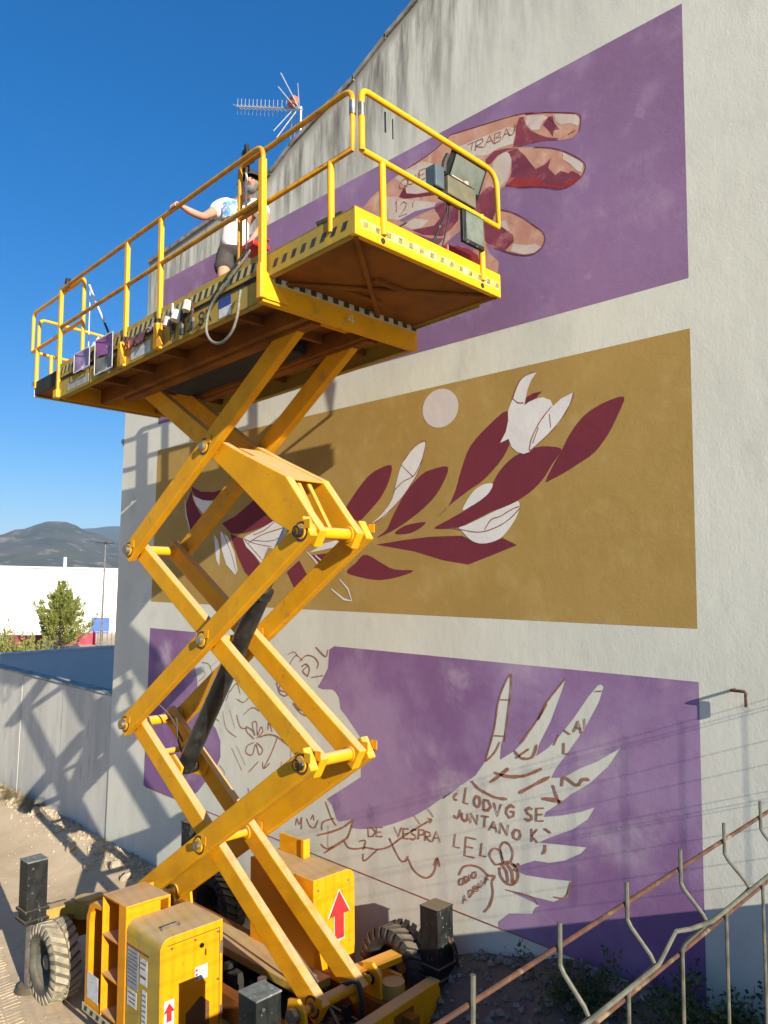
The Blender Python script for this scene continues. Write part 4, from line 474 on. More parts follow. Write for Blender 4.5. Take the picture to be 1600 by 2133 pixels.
(-4.145,1.632)]),('B','painted_bee_line','brownline',0.04,[(-4.164,1.786),(-4.152,1.777),(-4.136,1.766),(-4.118,1.751),(-4.106,1.733),(-4.1,1.71),(-4.098,1.682),(-4.097,1.655),
(-4.097,1.637)]),('B','painted_bee_line','brownline',0.03,[(-4.097,1.803),(-4.092,1.799),(-4.085,1.794),(-4.076,1.789),(-4.068,1.788),(-4.058,1.793),(-4.048,1.803),(-4.038,1.813),
(-4.031,1.82)]),('B','painted_bee_line','brownline',0.04,[(-4.087,1.761),(-4.05,1.755)]),('B','letter1','brownline',0.032,[(-4.722,2.304),(-4.723,2.3)]),
('B','letter1','brownline',0.032,[(-4.725,2.281),(-4.747,2.257),(-4.765,2.237),(-4.758,2.215),(-4.726,2.213)]),('B','letter2','brownline',0.032,[(-4.621,2.349),(-4.647,2.206),
(-4.592,2.207)]),('B','letter3','brownline',0.032,[(-4.494,2.198),(-4.521,2.217),(-4.525,2.256),(-4.499,2.296),(-4.463,2.291),(-4.453,2.247),(-4.471,2.208),(-4.494,2.198)]),
('B','letter4','brownline',0.032,[(-4.417,2.189),(-4.412,2.285),(-4.363,2.281),(-4.333,2.238),(-4.368,2.195),(-4.417,2.189)]),('B','letter5','brownline',0.032,[(-4.301,2.28),
(-4.261,2.167),(-4.222,2.281)]),('B','letter6','brownline',0.032,[(-4.075,2.281),(-4.112,2.295),(-4.159,2.259),(-4.166,2.215),(-4.132,2.184),(-4.088,2.208),(-4.082,2.242),
(-4.122,2.239)]),('B','letter7','brownline',0.032,[(-3.889,2.305),(-3.921,2.312),(-3.957,2.286),(-3.942,2.261),(-3.902,2.25),(-3.896,2.225),(-3.931,2.204),(-3.972,2.21)]),
('B','letter8','brownline',0.032,[(-3.776,2.338),(-3.848,2.323),(-3.853,2.218),(-3.781,2.233)]),('B','letter8','brownline',0.032,[(-3.851,2.27),(-3.793,2.283)]),
('B','letter9','brownline',0.032,[(-4.691,2.137),(-4.699,2.078),(-4.723,2.051),(-4.757,2.056),(-4.762,2.072)]),('B','letter10','brownline',0.032,[(-4.668,2.116),(-4.664,2.059),
(-4.633,2.046),(-4.602,2.063),(-4.599,2.121)]),('B','letter11','brownline',0.032,[(-4.567,2.042),(-4.562,2.131),(-4.489,2.047),(-4.484,2.135)]),
('B','letter12','brownline',0.032,[(-4.442,2.132),(-4.356,2.142)]),('B','letter12','brownline',0.032,[(-4.399,2.137),(-4.409,2.04)]),
('B','letter13','brownline',0.032,[(-4.356,2.026),(-4.301,2.114),(-4.266,2.027)]),('B','letter13','brownline',0.032,[(-4.334,2.061),(-4.28,2.061)]),
('B','letter14','brownline',0.032,[(-4.237,2.022),(-4.227,2.117),(-4.154,2.029),(-4.144,2.123)]),('B','letter15','brownline',0.032,[(-4.056,2.014),(-4.087,2.026),(-4.093,2.059),
(-4.067,2.096),(-4.027,2.097),(-4.013,2.062),(-4.031,2.026),(-4.056,2.014)]),('B','letter16','brownline',0.032,[(-3.9,2.032),(-3.899,2.144)]),
('B','letter16','brownline',0.032,[(-3.844,2.15),(-3.9,2.082),(-3.838,2.04)]),('B','letter17','brownline',0.028,[(-4.748,1.904),(-4.763,1.787),(-4.69,1.792)]),
('B','letter18','brownline',0.028,[(-4.504,1.913),(-4.619,1.906),(-4.634,1.738),(-4.519,1.747)]),('B','letter18','brownline',0.028,[(-4.627,1.822),(-4.534,1.828)]),
('B','letter19','brownline',0.028,[(-4.437,1.897),(-4.452,1.783),(-4.387,1.79)]),('B','letter20','brownline',0.022,[(-4.673,1.465),(-4.696,1.464),(-4.702,1.485),(-4.685,1.518),
(-4.655,1.531),(-4.644,1.511),(-4.655,1.48),(-4.673,1.465)]),('B','letter21','brownline',0.022,[(-4.633,1.492),(-4.633,1.551),(-4.608,1.562),(-4.591,1.545),(-4.608,1.509),
(-4.633,1.492)]),('B','letter22','brownline',0.022,[(-4.575,1.527),(-4.576,1.586)]),('B','letter23','brownline',0.022,[(-4.523,1.565),(-4.544,1.564),(-4.549,1.583),(-4.534,1.614),
(-4.508,1.626),(-4.498,1.607),(-4.508,1.579),(-4.523,1.565)]),('B','letter24','brownline',0.022,[(-4.653,1.304),(-4.635,1.388),(-4.606,1.341)]),
('B','letter24','brownline',0.022,[(-4.646,1.338),(-4.618,1.36)]),('B','letter25','brownline',0.022,[(-4.58,1.38),(-4.585,1.438),(-4.56,1.456),(-4.541,1.444),(-4.555,1.404),
(-4.58,1.38)]),('B','letter26','brownline',0.022,[(-4.528,1.426),(-4.533,1.483),(-4.5,1.508),(-4.495,1.495),(-4.506,1.476),(-4.53,1.452),(-4.487,1.461)]),
('B','letter27','brownline',0.022,[(-4.482,1.466),(-4.467,1.541),(-4.441,1.501)]),('B','letter27','brownline',0.022,[(-4.476,1.496),(-4.451,1.517)]),
('B','letter28','brownline',0.022,[(-4.441,1.571),(-4.425,1.524),(-4.416,1.568),(-4.402,1.544),(-4.396,1.611)]),('B','letter29','brownline',0.022,[(-4.396,1.56),(-4.378,1.629),
(-4.36,1.589)]),('B','letter29','brownline',0.022,[(-4.389,1.588),(-4.368,1.605)]),('B','letter30','brownline',0.025,[(-5.909,1.61),(-5.92,1.699),(-5.854,1.709),(-5.806,1.679),
(-5.844,1.63),(-5.909,1.61)]),('B','letter31','brownline',0.025,[(-5.706,1.747),(-5.794,1.728),(-5.792,1.637),(-5.704,1.658)]),('B','letter31','brownline',0.025,[(-5.793,1.682),
(-5.723,1.699)]),('B','letter32','brownline',0.025,[(-5.542,1.79),(-5.482,1.707),(-5.441,1.807)]),('B','letter33','brownline',0.025,[(-5.342,1.814),(-5.416,1.801),(-5.415,1.708),
(-5.341,1.721)]),('B','letter33','brownline',0.025,[(-5.416,1.754),(-5.356,1.765)]),('B','letter34','brownline',0.025,[(-5.238,1.825),(-5.273,1.827),(-5.31,1.799),(-5.294,1.778),
(-5.25,1.774),(-5.243,1.751),(-5.28,1.728),(-5.323,1.727)]),('B','letter35','brownline',0.025,[(-5.211,1.744),(-5.204,1.843),(-5.141,1.847),(-5.135,1.819),(-5.16,1.801),
(-5.208,1.788)]),('B','letter36','brownline',0.025,[(-5.124,1.753),(-5.125,1.843),(-5.062,1.844),(-5.054,1.818),(-5.077,1.802),(-5.124,1.794),(-5.046,1.76)]),
('B','letter37','brownline',0.025,[(-5.03,1.764),(-4.981,1.873),(-4.931,1.782)]),('B','letter37','brownline',0.025,[(-5.011,1.808),(-4.951,1.818)]),
('B','letter38','brownline',0.03,[(-3.48,3.014),(-3.441,3.107),(-3.405,3.011)]),('B','letter38','brownline',0.03,[(-3.465,3.052),(-3.419,3.049)]),
('B','letter39','brownline',0.03,[(-3.576,2.912),(-3.577,2.824),(-3.529,2.826)]),('T','letter40','brownline',0.02,[(-4.632,8.635),(-4.506,8.625)]),
('T','letter40','brownline',0.02,[(-4.569,8.63),(-4.587,8.552)]),('T','letter41','brownline',0.02,[(-4.535,8.529),(-4.524,8.628),(-4.444,8.619),(-4.437,8.589),(-4.469,8.576),
(-4.53,8.574),(-4.434,8.525)]),('T','letter42','brownline',0.02,[(-4.423,8.52),(-4.357,8.616),(-4.313,8.516)]),('T','letter42','brownline',0.02,[(-4.397,8.559),(-4.331,8.556)]),
('T','letter43','brownline',0.02,[(-4.302,8.507),(-4.291,8.605),(-4.231,8.597),(-4.23,8.573),(-4.288,8.558),(-4.22,8.543),(-4.228,8.51),(-4.302,8.507)]),
('T','letter44','brownline',0.02,[(-4.205,8.513),(-4.152,8.598),(-4.121,8.51)]),('T','letter44','brownline',0.02,[(-4.184,8.547),(-4.133,8.545)]),
('T','letter45','brownline',0.02,[(-4.055,8.609),(-4.062,8.536),(-4.087,8.506),(-4.123,8.519),(-4.128,8.54)]),('T','letter46','brownline',0.02,[(-5.525,8.508),(-5.577,8.527),
(-5.586,8.566),(-5.541,8.606),(-5.474,8.601),(-5.452,8.557),(-5.484,8.518),(-5.525,8.508)]),('T','letter46','brownline',0.02,[(-5.508,8.537),(-5.46,8.498)]),
('T','letter47','brownline',0.02,[(-5.46,8.601),(-5.453,8.526),(-5.399,8.506),(-5.345,8.522),(-5.341,8.595)]),('T','letter48','brownline',0.02,[(-5.313,8.502),(-5.301,8.598)]),
('T','letter49','brownline',0.02,[(-5.198,8.61),(-5.289,8.616),(-5.287,8.504),(-5.197,8.5)]),('T','letter49','brownline',0.02,[(-5.288,8.56),(-5.216,8.556)]),
('T','letter50','brownline',0.02,[(-5.184,8.495),(-5.198,8.6),(-5.083,8.486),(-5.097,8.59)]),('T','letter51','brownline',0.02,[(-5.651,8.373),(-5.627,8.394),(-5.625,8.269)]),
('T','letter52','brownline',0.02,[(-5.567,8.326),(-5.516,8.351),(-5.47,8.316),(-5.498,8.266),(-5.588,8.207),(-5.467,8.196)]),('T','letter53','brownline',0.02,[(-5.352,8.314),
(-5.378,8.287),(-5.38,8.24)])]

# ---------------------------------------------------------------- ground
def sstep(a_, b_, x): t = max(0, min(1, (x - a_) / (b_ - a_))); return t * t * (3 - 2 * t)
def gh(x, y):
    h = .09 * noise.noise(Vector((x * .35, y * .35, 0))) * sstep(0, 14, abs(x + 8)) + .018 * noise.noise(Vector((x * 2.2, y * 2.2, 3)))
    if y < 7 and x > -12:
        m = sstep(-5.6, -3.0, x) * sstep(2.8, 5.2, y); h += .84 * m
        h += .10 * m * noise.noise(Vector((x * 3, y * 3, 1)))
        h += .42 * sstep(-5.5, -4.7, x) * sstep(4.85, 5.7, y) * (1 - .5 * sstep(-4.7, -3.2, x))
    if x > -20: h += .19 * sstep(4.7, 5.65, y) * (y < 5.9)                       # loose strip banked against the walls
    h += .45 * sstep(-18, -34, x) if x < -18 else 0
    # tyre tracks pressed in the sand
    return h
def axis_vals(spec):
    out = []
    for lo, hi, st in spec:
        v = lo
        while v < hi - 1e-6: out.append(v); v += st
    out.append(spec[-1][1]); return out
xs = axis_vals([(-6000, -1000, 1000), (-1000, -200, 200), (-200, -60, 35), (-60, -20, 4), (-20, -13, .5), (-13, -.2, .12), (-.2, 20, 4), (20, 200, 60), (200, 6000, 1450)])
ys = axis_vals([(-6000, -1000, 1250), (-1000, -100, 225), (-100, -4, 12), (-4, 0, .8), (0, 6.6, .12), (6.6, 30, 2.6), (30, 100, 10), (100, 1000, 150), (1000, 6000, 1000)])
vs = [(x, y, gh(x, y)) for x in xs for y in ys]; ny = len(ys)
fs = [(i * ny + j, (i + 1) * ny + j, (i + 1) * ny + j + 1, i * ny + j + 1) for i in range(len(xs) - 1) for j in range(ny - 1)]
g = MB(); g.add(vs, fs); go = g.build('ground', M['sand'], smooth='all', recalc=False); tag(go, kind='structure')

# tyre treads rolled into the sand, bottom left (low ridges, one sheet)
def track(x0, y0, x1, y1, wdt, k):
    m = MB(); d = Vector((x1 - x0, y1 - y0)); L_ = d.length; d.normalize(); nn = Vector((-d.y, d.x)); t = 0
    while t < L_:
        for s_ in (-1, 1):
            p0 = Vector((x0, y0)) + d * t; q0 = p0 + nn * s_ * wdt * .5 + d * (-.045) + nn * random.gauss(0, .012)
            p0 = p0 + nn * s_ * .01
            a_ = d * .022
            pts = [p0 - a_, p0 + a_, q0 + a_, q0 - a_]
            b0 = [(p.x, p.y, gh(p.x, p.y) - .012) for p in pts]; mid = [((pts[0] + pts[1]) / 2), ((pts[2] + pts[3]) / 2)]
            b1 = [(p.x, p.y, gh(p.x, p.y) + .001 + random.random() * .006) for p in mid]
            m.add(b0 + b1, [(0, 4, 5, 3), (4, 1, 2, 5), (0, 1, 4), (3, 5, 2)])
        t += .062 + random.random() * .006
    return m
tk = MB()
for q in ((-9.4, 2.6, -5.0, 1.1, .34), (-10.5, 3.5, -6.0, 2.55, .30), (-9.8, 1.7, -6.4, .5, .34)):
    m_ = track(*q, 0); tk.add(m_.v, m_.f)
tag(tk.build('tyre_tracks', M['sand'], recalc=True), kind='stuff')

# raised street on the right with its retaining wall; its edge throws the shade at the foot of the mural
tz = lambda y: 2.715
m = MB(); yy = [-14, -8, -4, 0, 2, 3.6, 4.0, 4.4, 4.8, 5.2, 5.5, 5.72]
pv = []
for y in yy: pv += [(-.36, y, -.5), (-.36, y, tz(y)), (-.12, y, tz(y)), (9, y, tz(y) - .02), (9, y, -.5)]
fs = [(i * 5 + k, i * 5 + (k + 1) % 5, (i + 1) * 5 + (k + 1) % 5, (i + 1) * 5 + k) for i in range(len(yy) - 1) for k in range(5)]
m.add(pv, fs); tag(m.build('raised_street', M['concrete']), kind='structure')

# ---------------------------------------------------------------- the painted building
WY = 5.74
bld = empty('painted_building', (-6, 5.74, 0), 'tall pale plastered building with the three-panel purple and ochre mural on its flank', 'building')
roof = [(-11.22, 9.38), (-10.54, 9.4), (-9.41, 9.47), (-8.66, 9.54), (-7.97, 9.63), (-7.55, 9.84), (-6.92, 10.03), (-6.36, 10.18), (-5.83, 10.43), (-5.34, 10.62), (-4.33, 11.07), (-2.82, 11.45), (0.0, 11.92), (4.7, 11.92)]
def rz(x):
    for (xa, za), (xb, zb) in zip(roof, roof[1:]):
        if xa <= x <= xb: return za + (zb - za) * (x - xa) / (xb - xa)
    return roof[0][1]
m = MB()
cols = [-11.82, -11.5, -11.22] + [-11.22 + i * .4 for i in range(1, 39)] + [4.7]
uvs = []
vs = []; fs = []
for x in cols:
    top = 7.4 if x < -11.23 else rz(x)
    if x == -11.22: top = 7.4
    rows = [-.6 + (top + .6) * k / 12 for k in range(13)]
    for z in rows: vs.append((x, 0, z)); uvs.append((x, rz(x) - z))
n0 = len(cols)
for i in range(n0 - 1):
    if i == 2: continue
    for k in range(12): fs.append((i * 13 + k, (i + 1) * 13 + k, (i + 1) * 13 + k + 1, i * 13 + k + 1))
# column at the step carries the full height
base = len(vs)
for x in (-11.22, -10.82):
    for k in range(13):
        z = -.6 + (rz(x) + .6) * k / 12; vs.append((x, 0, z)); uvs.append((x, rz(x) - z))
for k in range(12): fs.append((base + k, base + 13 + k, base + 14 + k, base + k + 1))
me = bpy.data.meshes.new('gable_wall'); me.from_pydata(vs, [], fs); uvl = me.uv_layers.new(name='roof')
for l in me.loops: uvl.data[l.index].uv = uvs[l.vertex_index]
me.materials.append(M['wall']); gw = bpy.data.objects.new('gable_wall', me); C.objects.link(gw); gw.parent = bld; gw.location = (6, 0, 0)
# body behind the front face
m = MB(); poly = [(-11.82, -.6), (4.7, -.6)] + [(x, z) for x, z in reversed(roof)] + [(-11.22, 7.4), (-11.82, 7.4)]
m.prism(poly, lambda a_, b_, d: (a_, d, b_), .004, 14)
m.build('side_walls', mat('side_plaster', (.58, .56, .5), (.5, .48, .43), 1.2, .92), bld, loc=(6, 0, 0))
m = MB()
for (xa, za), (xb, zb) in zip(roof, roof[1:]):
    m.prism([(xa - .01, za - .03), (xb + .01, zb - .03), (xb + .01, zb + .03), (xa - .01, za + .03)], lambda a_, b_, d: (a_, d, b_), -.03, .25)
m.build('roof_edge', mat('coping', (.33, .31, .27), (.2, .19, .165), 6, .9, c3=(.12, .11, .09), s3=9, t3=(.5, .7)), bld, loc=(6, 0, 0))
CW = lambda d: (lambda u, z: (u, -.0008 - .0005 * d, z))
panels = {}
for key, lab in (('T', 'top purple panel with a big reddish painted hand'), ('M', 'ochre middle panel with wine leaves, white tulip and pale disc'), ('B', 'unfinished violet lower panel with white hand and brown sketch lines')):
    pass
MAT = dict(purple='purple', violet='violet', ochre='ochre')
for pn, nm, col, lay, pts in POLYS:
    if nm == 'painted_background':
        m = MB().sheet(pts, CW(lay)); o = m.build('mural_panel', M[col], None, recalc=False)
        if pn in panels: o.parent = panels[pn]; o.name = 'painted_background'
        else:
            o.parent = bld; o.location = (6, 0, 0); panels[pn] = o
            o['label'] = dict(T='top purple mural panel with a big reddish hand', M='ochre middle mural panel with wine leaves and white tulip', B='violet bottom mural panel with white hand and brown lettering')[pn]
for i_, (pn, nm, col, lay, pts) in enumerate(POLYS):
    if nm == 'painted_background': continue
    MB().sheet(pts, CW(lay + .06 * (i_ % 14))).build(nm, M[col if col != 'red' else 'red'], panels[pn], recalc=False)
def ribbon(m, pts, w, d):
    P = [Vector((p[0], p[1])) for p in pts]; n = len(P); Lf = []; Rt = []
    for i, p in enumerate(P):
        t = (P[min(i + 1, n - 1)] - P[max(i - 1, 0)])
        if t.length < 1e-6: t = Vector((1, 0))
        t.normalize(); nn = Vector((-t.y, t.x)); ww = w * .36 * (.75 + .45 * random.random())
        if i in (0, n - 1): ww *= .7
        Lf.append(p + nn * ww); Rt.append(p - nn * ww)
    vs = [(q.x, -.0008 - .0004 * d, q.y) for q in Lf + Rt]
    m.add(vs, [(i, i + 1, n + i + 1, n + i) for i in range(n - 1)])
groups = {}
for pn, nm, col, wd, pts in LINES:
    key = (pn, nm, col) if nm != 'painted_line' else (pn, nm, col, len(groups))
    if key not in groups: groups[key] = MB()
    ribbon(groups[key], pts, wd, 7.5)
for key, m in groups.items():
    m.build('letter' if key[1].startswith('letter') else key[1], M[key[2]], panels[key[0]], recalc=False)
# thin dark line under the mural, plinth below it
pl = MB(); pl.box(-10.63, -2.45, -.0048, -.002, 1.216, 1.224)
pl.build('plinth_line', M['wine_line'], bld, loc=(6, 0, 0))
# L-shaped rusty spike and a hook on the wall
m = MB(); m.tube([(-2.172, WY, 3.496), (-2.172, WY - .07, 3.496), (-2.075, WY - .07, 3.496), (-2.070, WY - .07, 3.489), (-2.070, WY - .07, 3.39)], .011, 8)
tag(m.build('wall_hook', M['rust']), 'rusty bent steel spike stuck in the pale wall right of the mural', 'hook')
m = MB(); m.box(-11.92, -11.80, WY + .02, WY + .12, 6.44, 6.50).box(-11.95, -11.87, WY + .01, WY + .13, 6.48, 6.55)
tag(m.build('outdoor_camera', M['steel'], bevel=.006), 'small grey fitting on the left corner of the mural building', 'fitting')

# concrete yard wall running on from the building
yw = empty('yard_wall', (-20, 5.9, 0), 'low stained concrete wall running left from the mural building', 'wall')
x = -11.84
for i in range(9):
    w_ = 1.9; dz = random.uniform(-.012, .012); dy = random.uniform(-.006, .006)
    m = MB(); m.box(x - w_ + .002, x - .002, WY + .02 + dy, WY + .24, -.6, 2.385 + dz)
    m.build('concrete_panel', M['concrete'], yw, bevel=.01, loc=(20, -5.9, 0)); x -= w_
m = MB(); m.box(-28.8, -11.9, WY + .10, WY + .20, -.6, 2.3); m.build('joint_light_block', M['dark'], yw, loc=(20, -5.9, 0))  # added strip inside the panels, keeps light from showing through the joints
m = MB(); m.box(-11.82 - 17.1, -11.85, WY + .0, WY + .255, 2.39, 2.425); m.build('coping', mat('coping_pale', (.42, .41, .36), (.28, .27, .24), 3, .9, c3=(.2, .19, .17), s3=6, t3=(.5, .7)), yw, bevel=.008, loc=(20, -5.9, 0))

# ---------------------------------------------------------------- background
m = MB(); m.beam((-24.0, 2.6, .8), (-28.2, 17.0, .8), .25, 2.18)
m.v = [(x, y, z if z < 1 else z - .006 * (y - 7)) for x, y, z in m.v]
tag(m.build('far_wall', mat('shade_tinted_wall', (.52, .58, .60), (.47, .53, .56), .5, .85, stretch=(1, 1, .3))), 'smooth white wall in bluish shade behind the low concrete wall', 'wall')  # white wall; the blue cast of its shade is mixed into the colour
m = MB(); m.beam((-24.0, 2.6, 1.93), (-28.2, 17.0, 1.85), .32, .05); o = m.build('coping', M['label_white']); tag(o, 'thin pale coping on the shaded white wall at left', 'coping')
# warehouse
wh = empty('warehouse', (-58, 24, .4), 'long white flat-roofed industrial hall far behind the yard', 'building')
p0, p1 = V(-58.2, 13.0, 0), V(-50.6, 40, 0); dv = (p1 - p0).normalized(); nv = V(-dv.y, dv.x, 0)
def whp(t, dep, z): q = p0 + dv * t + nv * dep; return (q.x + 58, q.y - 24, z - .4)
whm = mat('white_cladding', (.80, .80, .79), (.77, .77, .77), 1, .6)
m = MB()
for t0, t1, z0, z1, d_ in ((-14, 28, .2, 2.95, 0), (-14, 28, 2.98, 5.14, .05)):
    m.prism([(t0, z0), (t1, z0), (t1, z1), (t0, z1)], lambda a_, b_, d: whp(a_, d, b_), d_, 18)
m.build('wall', whm, wh)
m = MB(); m.prism([(-14.2, 5.10), (28.2, 5.10), (28.2, 5.22), (-14.2, 5.22)], lambda a_, b_, d: whp(a_, d, b_), -.12, 18.1); m.build('roof', mat('roof_grey', (.6, .6, .58), (.5, .5, .48), 1, .7), wh)
m = MB(); m.prism([(12.25, .2), (13.5, .2), (13.5, 1.6), (12.25, 1.6)], lambda a_, b_, d: whp(a_, d, b_), -.08, .1)
m.build('door', mat('door_blue', (.03, .10, .42), (.025, .08, .36), 2, .5), wh)
m = MB()
for k in range(5):
    m.prism([(4.2 + k * .42, .9), (4.24 + k * .42, .9), (4.24 + k * .42, 2.5), (4.2 + k * .42, 2.5)], lambda a_, b_, d: whp(a_, d, b_), -.10, .02)
m.prism([(4.0, .6), (6.1, .6), (6.1, 2.35), (4.0, 2.55)], lambda a_, b_, d: whp(a_, d, b_), -.06, .02)
m.build('shutter', mat('shutter_grey', (.33, .36, .35), (.25, .27, .27), 3, .6), wh)
m = MB(); q = whp(10.3, .4, 5.2); m.cyl(q, (q[0], q[1], q[2] + .75), .12, 10); m.build('roof_vent', M['label_white'], wh)
# lamp post
lp = empty('lamp_post', (-43.5, 20.28, .35), 'tall slim lamp post with a small twin head in front of the white hall', 'lamp post')
m = MB(); m.tube([(0, 0, 0), (0, 0, 6.1)], [.075, .04], 10); m.build('pole', M['steel'], lp)
m = MB(); m.box(-.06, .06, -.06, .06, 6.05, 6.18); m.beam((-.05, -.5, 6.12), (.05, .5, 6.12), .14, .06); m.build('lamp_head', M['black_steel'], lp)
# railing with red and blue sheeting behind the wall
rf = empty('site_fence', (-45, 18, .4), 'metal fence with red and blue sheeting on it behind the pine', 'fence')
fa, fb = V(-47.4, 15.6, .0), V(-44.9, 21.6, .0); n_ = 26
post = None
for i in range(n_):
    p = fa.lerp(fb, i / (n_ - 1)) - V(-45, 18, .4)
    if post is None:
        m = MB(); m.cyl((0, 0, 0), (0, 0, 1.35), .025, 6); post = m.build('picket', M['steel'], rf); post.location = p
    else:
        c = post.copy(); C.objects.link(c); c.parent = rf; c.location = p
for z in (.25, 1.2):
    m = MB(); m.beam(fa + V(45, -18, -.4 + z), fb + V(45, -18, -.4 + z), .03, .03); m.build('rail', M['steel'], rf)
def cloth(t0, t1, z0, z1, mt):
    m = MB(); a_ = fa.lerp(fb, t0) + V(45, -18, -.4); b_ = fa.lerp(fb, t1) + V(45, -18, -.4); nx = 8
    vs = []
    for i in range(nx + 1):
        for k in range(4):
            p = a_.lerp(b_, i / nx); vs.append((p.x + .04 + .03 * math.sin(i * 1.7 + k), p.y, p.z + z0 + (z1 - z0) * k / 3 + .03 * math.sin(i)))
    m.add(vs, [(i * 4 + k, (i + 1) * 4 + k, (i + 1) * 4 + k + 1, i * 4 + k + 1) for i in range(nx) for k in range(3)])
    m.build('sheeting', mt, rf, recalc=False)
redm = mat('red_sheeting', (.25, .02, .035), (.16, .015, .03), 3, .6)
cloth(.12, .42, .45, 1.05, redm); cloth(.68, .86, .2, 1.15, mat('pink_sheeting', (.38, .04, .08), (.28, .03, .06), 3, .6)); cloth(.12, .24, .05, .45, mat('blue_sheeting', (.03, .09, .25), (.02, .05, .16), 3, .6)); cloth(.5, .66, .1, .7, redm)

# foliage
def leaf_mat(nm, c1, c2, c3): return mat(nm, c1, c2, 3.5, .7, c3=c3, s3=8, t3=(.55, .7), spec=.25)
pine_m = leaf_mat('pine_needles', (.11, .135, .025), (.18, .19, .035), (.27, .25, .07))
def spray(m, p, d, L_, n, sz, rnd):
    d = d.normalized()
    for i in range(n):
        t = rnd.random() ** .8; q = p + d * L_ * t + Vector((rnd.gauss(0, 1), rnd.gauss(0, 1), rnd.gauss(0, 1))) * sz * .55 * (1.15 - t)
        dd = (d + Vector((rnd.gauss(0, .45), rnd.gauss(0, .45), rnd.gauss(0, .45)))).normalized(); s_ = dd.cross(Vector((rnd.gauss(0, 1), rnd.gauss(0, 1), rnd.gauss(0, 1)))).normalized()
        l_ = sz * rnd.uniform(.6, 1.3); w_ = sz * .16
        m.add([q - s_ * w_, q + s_ * w_, q + dd * l_], [(0, 1, 2)])
tr = empty('pine_tree', (-41.6, 17.1, .35), 'bushy young pine standing alone in front of the white hall', 'tree')
rnd = random.Random(3); tm = MB(); cr = MB()
tm.tube([(0, 0, 0), (.05, .02, 1.2), (0, .05, 2.6), (.03, 0, 3.7)], [.13, .1, .06, .02], 8)
for i in range(92):
    h0 = .30 + 3.2 * (i / 92) ** 1.1; az = i * 2.4 + rnd.uniform(-.4, .4)
    prof = (2.25 - .56 * h0) if h0 > .7 else 1.75
    r_ = prof * rnd.uniform(.6, 1.12); el_ = rnd.uniform(.35, .75) + h0 * .12
    d = V(math.cos(az) * math.cos(el_), math.sin(az) * math.cos(el_), math.sin(el_)); p = V(.02, .02, h0 * .8)
    tip = p + d * r_; tm.tube([p, p.lerp(tip, .5) - V(0, 0, .04), tip], [.03, .02, .008], 5)
    spray(cr, p.lerp(tip, .3), tip - p, r_ * .75, 60, .22, rnd)
    spray(cr, tip, V(d.x * .5, d.y * .5, 1), .55, 40, .17, rnd)
for k in range(9):
    spray(cr, V(rnd.gauss(0, .15), rnd.gauss(0, .15), 3.1), V(rnd.gauss(0, .12), rnd.gauss(0, .12), 1), .75, 40, .17, rnd)
tm.build('trunk', M['bark'], tr); cr.build('crown', pine_m, tr, recalc=False)
sh_m = leaf_mat('dry_scrub', (.25, .23, .06), (.16, .18, .05), (.36, .30, .12))
for k, (x, y, s_) in enumerate(((-33.2, 11.3, 1.0), (-33.6, 12.6, .8), (-32.8, 10.3, 1.15))):
    rt = empty('scrub_bush', (x, y, .35), ('yellow-green scrub bush nearest the left frame edge beyond the blue-grey wall', 'yellow-green scrub bush beside the pine, nearer to it', 'yellow-green scrub bush half outside the left frame edge')[k], 'bush')
    b_ = MB(); st = MB(); rnd = random.Random(20 + k)
    for i in range(40):
        d = V(rnd.gauss(0, .35), rnd.gauss(0, .35), 1); spray(b_, V(rnd.gauss(0, .35), rnd.gauss(0, .35), .1), d, rnd.uniform(1.2, 2.0) * s_, 55, .16, rnd)
    for i in range(6): st.tube([(rnd.gauss(0, .2), rnd.gauss(0, .2), 0), (rnd.gauss(0, .4), rnd.gauss(0, .4), 1.2 * s_)], [.02, .008], 5)
    b_.build('crown', sh_m, rt, recalc=False); st.build('stem', M['bark'], rt)

# hills
def hill_sheet(name, R0, R1, prof, mt, seed, wig):
    n1, n2 = 150, 34; vs = []
    for i in range(n1):
        t = i / (n1 - 1); az = math.radians(-4 + 96 * t)   # angle from -X towards +Y
        for j in range(n2):
            s_ = j / (n2 - 1); r_ = R0 + (R1 - R0) * s_
            x, y = -r_ * math.cos(az), r_ * math.sin(az)
            top = prof(math.degrees(az)); h = top * math.sin(min(1, s_ * 1.15) * math.pi / 2) ** 1.2
            rg = 1 - abs(noise.noise(Vector((x * .0022, y * .0022, seed)))) * 2
            h += wig * (rg - .6) * math.sin(math.pi * min(1, s_ * 1.02)) + wig * .25 * noise.noise(Vector((x * .01, y * .01, seed)))* (s_ > .02)
            vs.append((x, y, h))
    fs = [(i * n2 + j, (i + 1) * n2 + j, (i + 1) * n2 + j + 1, i * n2 + j + 1) for i in range(n1 - 1) for j in range(n2 - 1)]
    m = MB(); m.add(vs, fs); return tag(m.build(name, mt, smooth='all', recalc=False), kind='structure')
def interp(tab):
    def f(x):
        if x <= tab[0][0]: return tab[0][1]
        for (a_, b_), (c_, d_) in zip(tab, tab[1:]):
            if x <= c_: t = (x - a_) / (c_ - a_); t = t * t * (3 - 2 * t); return b_ + (d_ - b_) * t
        return tab[-1][1]
    return f
hm = mat('hill_scrub', (.045, .052, .032), (.085, .078, .055), .008, .95, c3=(.20, .17, .13), s3=.022, t3=(.56, .66), spec=.1, detail=12)
hm2 = mat('hill_wood', (.04, .05, .03), (.055, .065, .04), .004, .95, spec=.1, detail=8)
hill_sheet('hills', 1500, 2900, interp([(0, 120), (12, 128), (18, 132), (19.6, 158), (21.2, 182), (22.6, 182), (24, 158), (26, 128), (28, 105), (31, 92), (60, 110)]), hm, 2.0, 26)
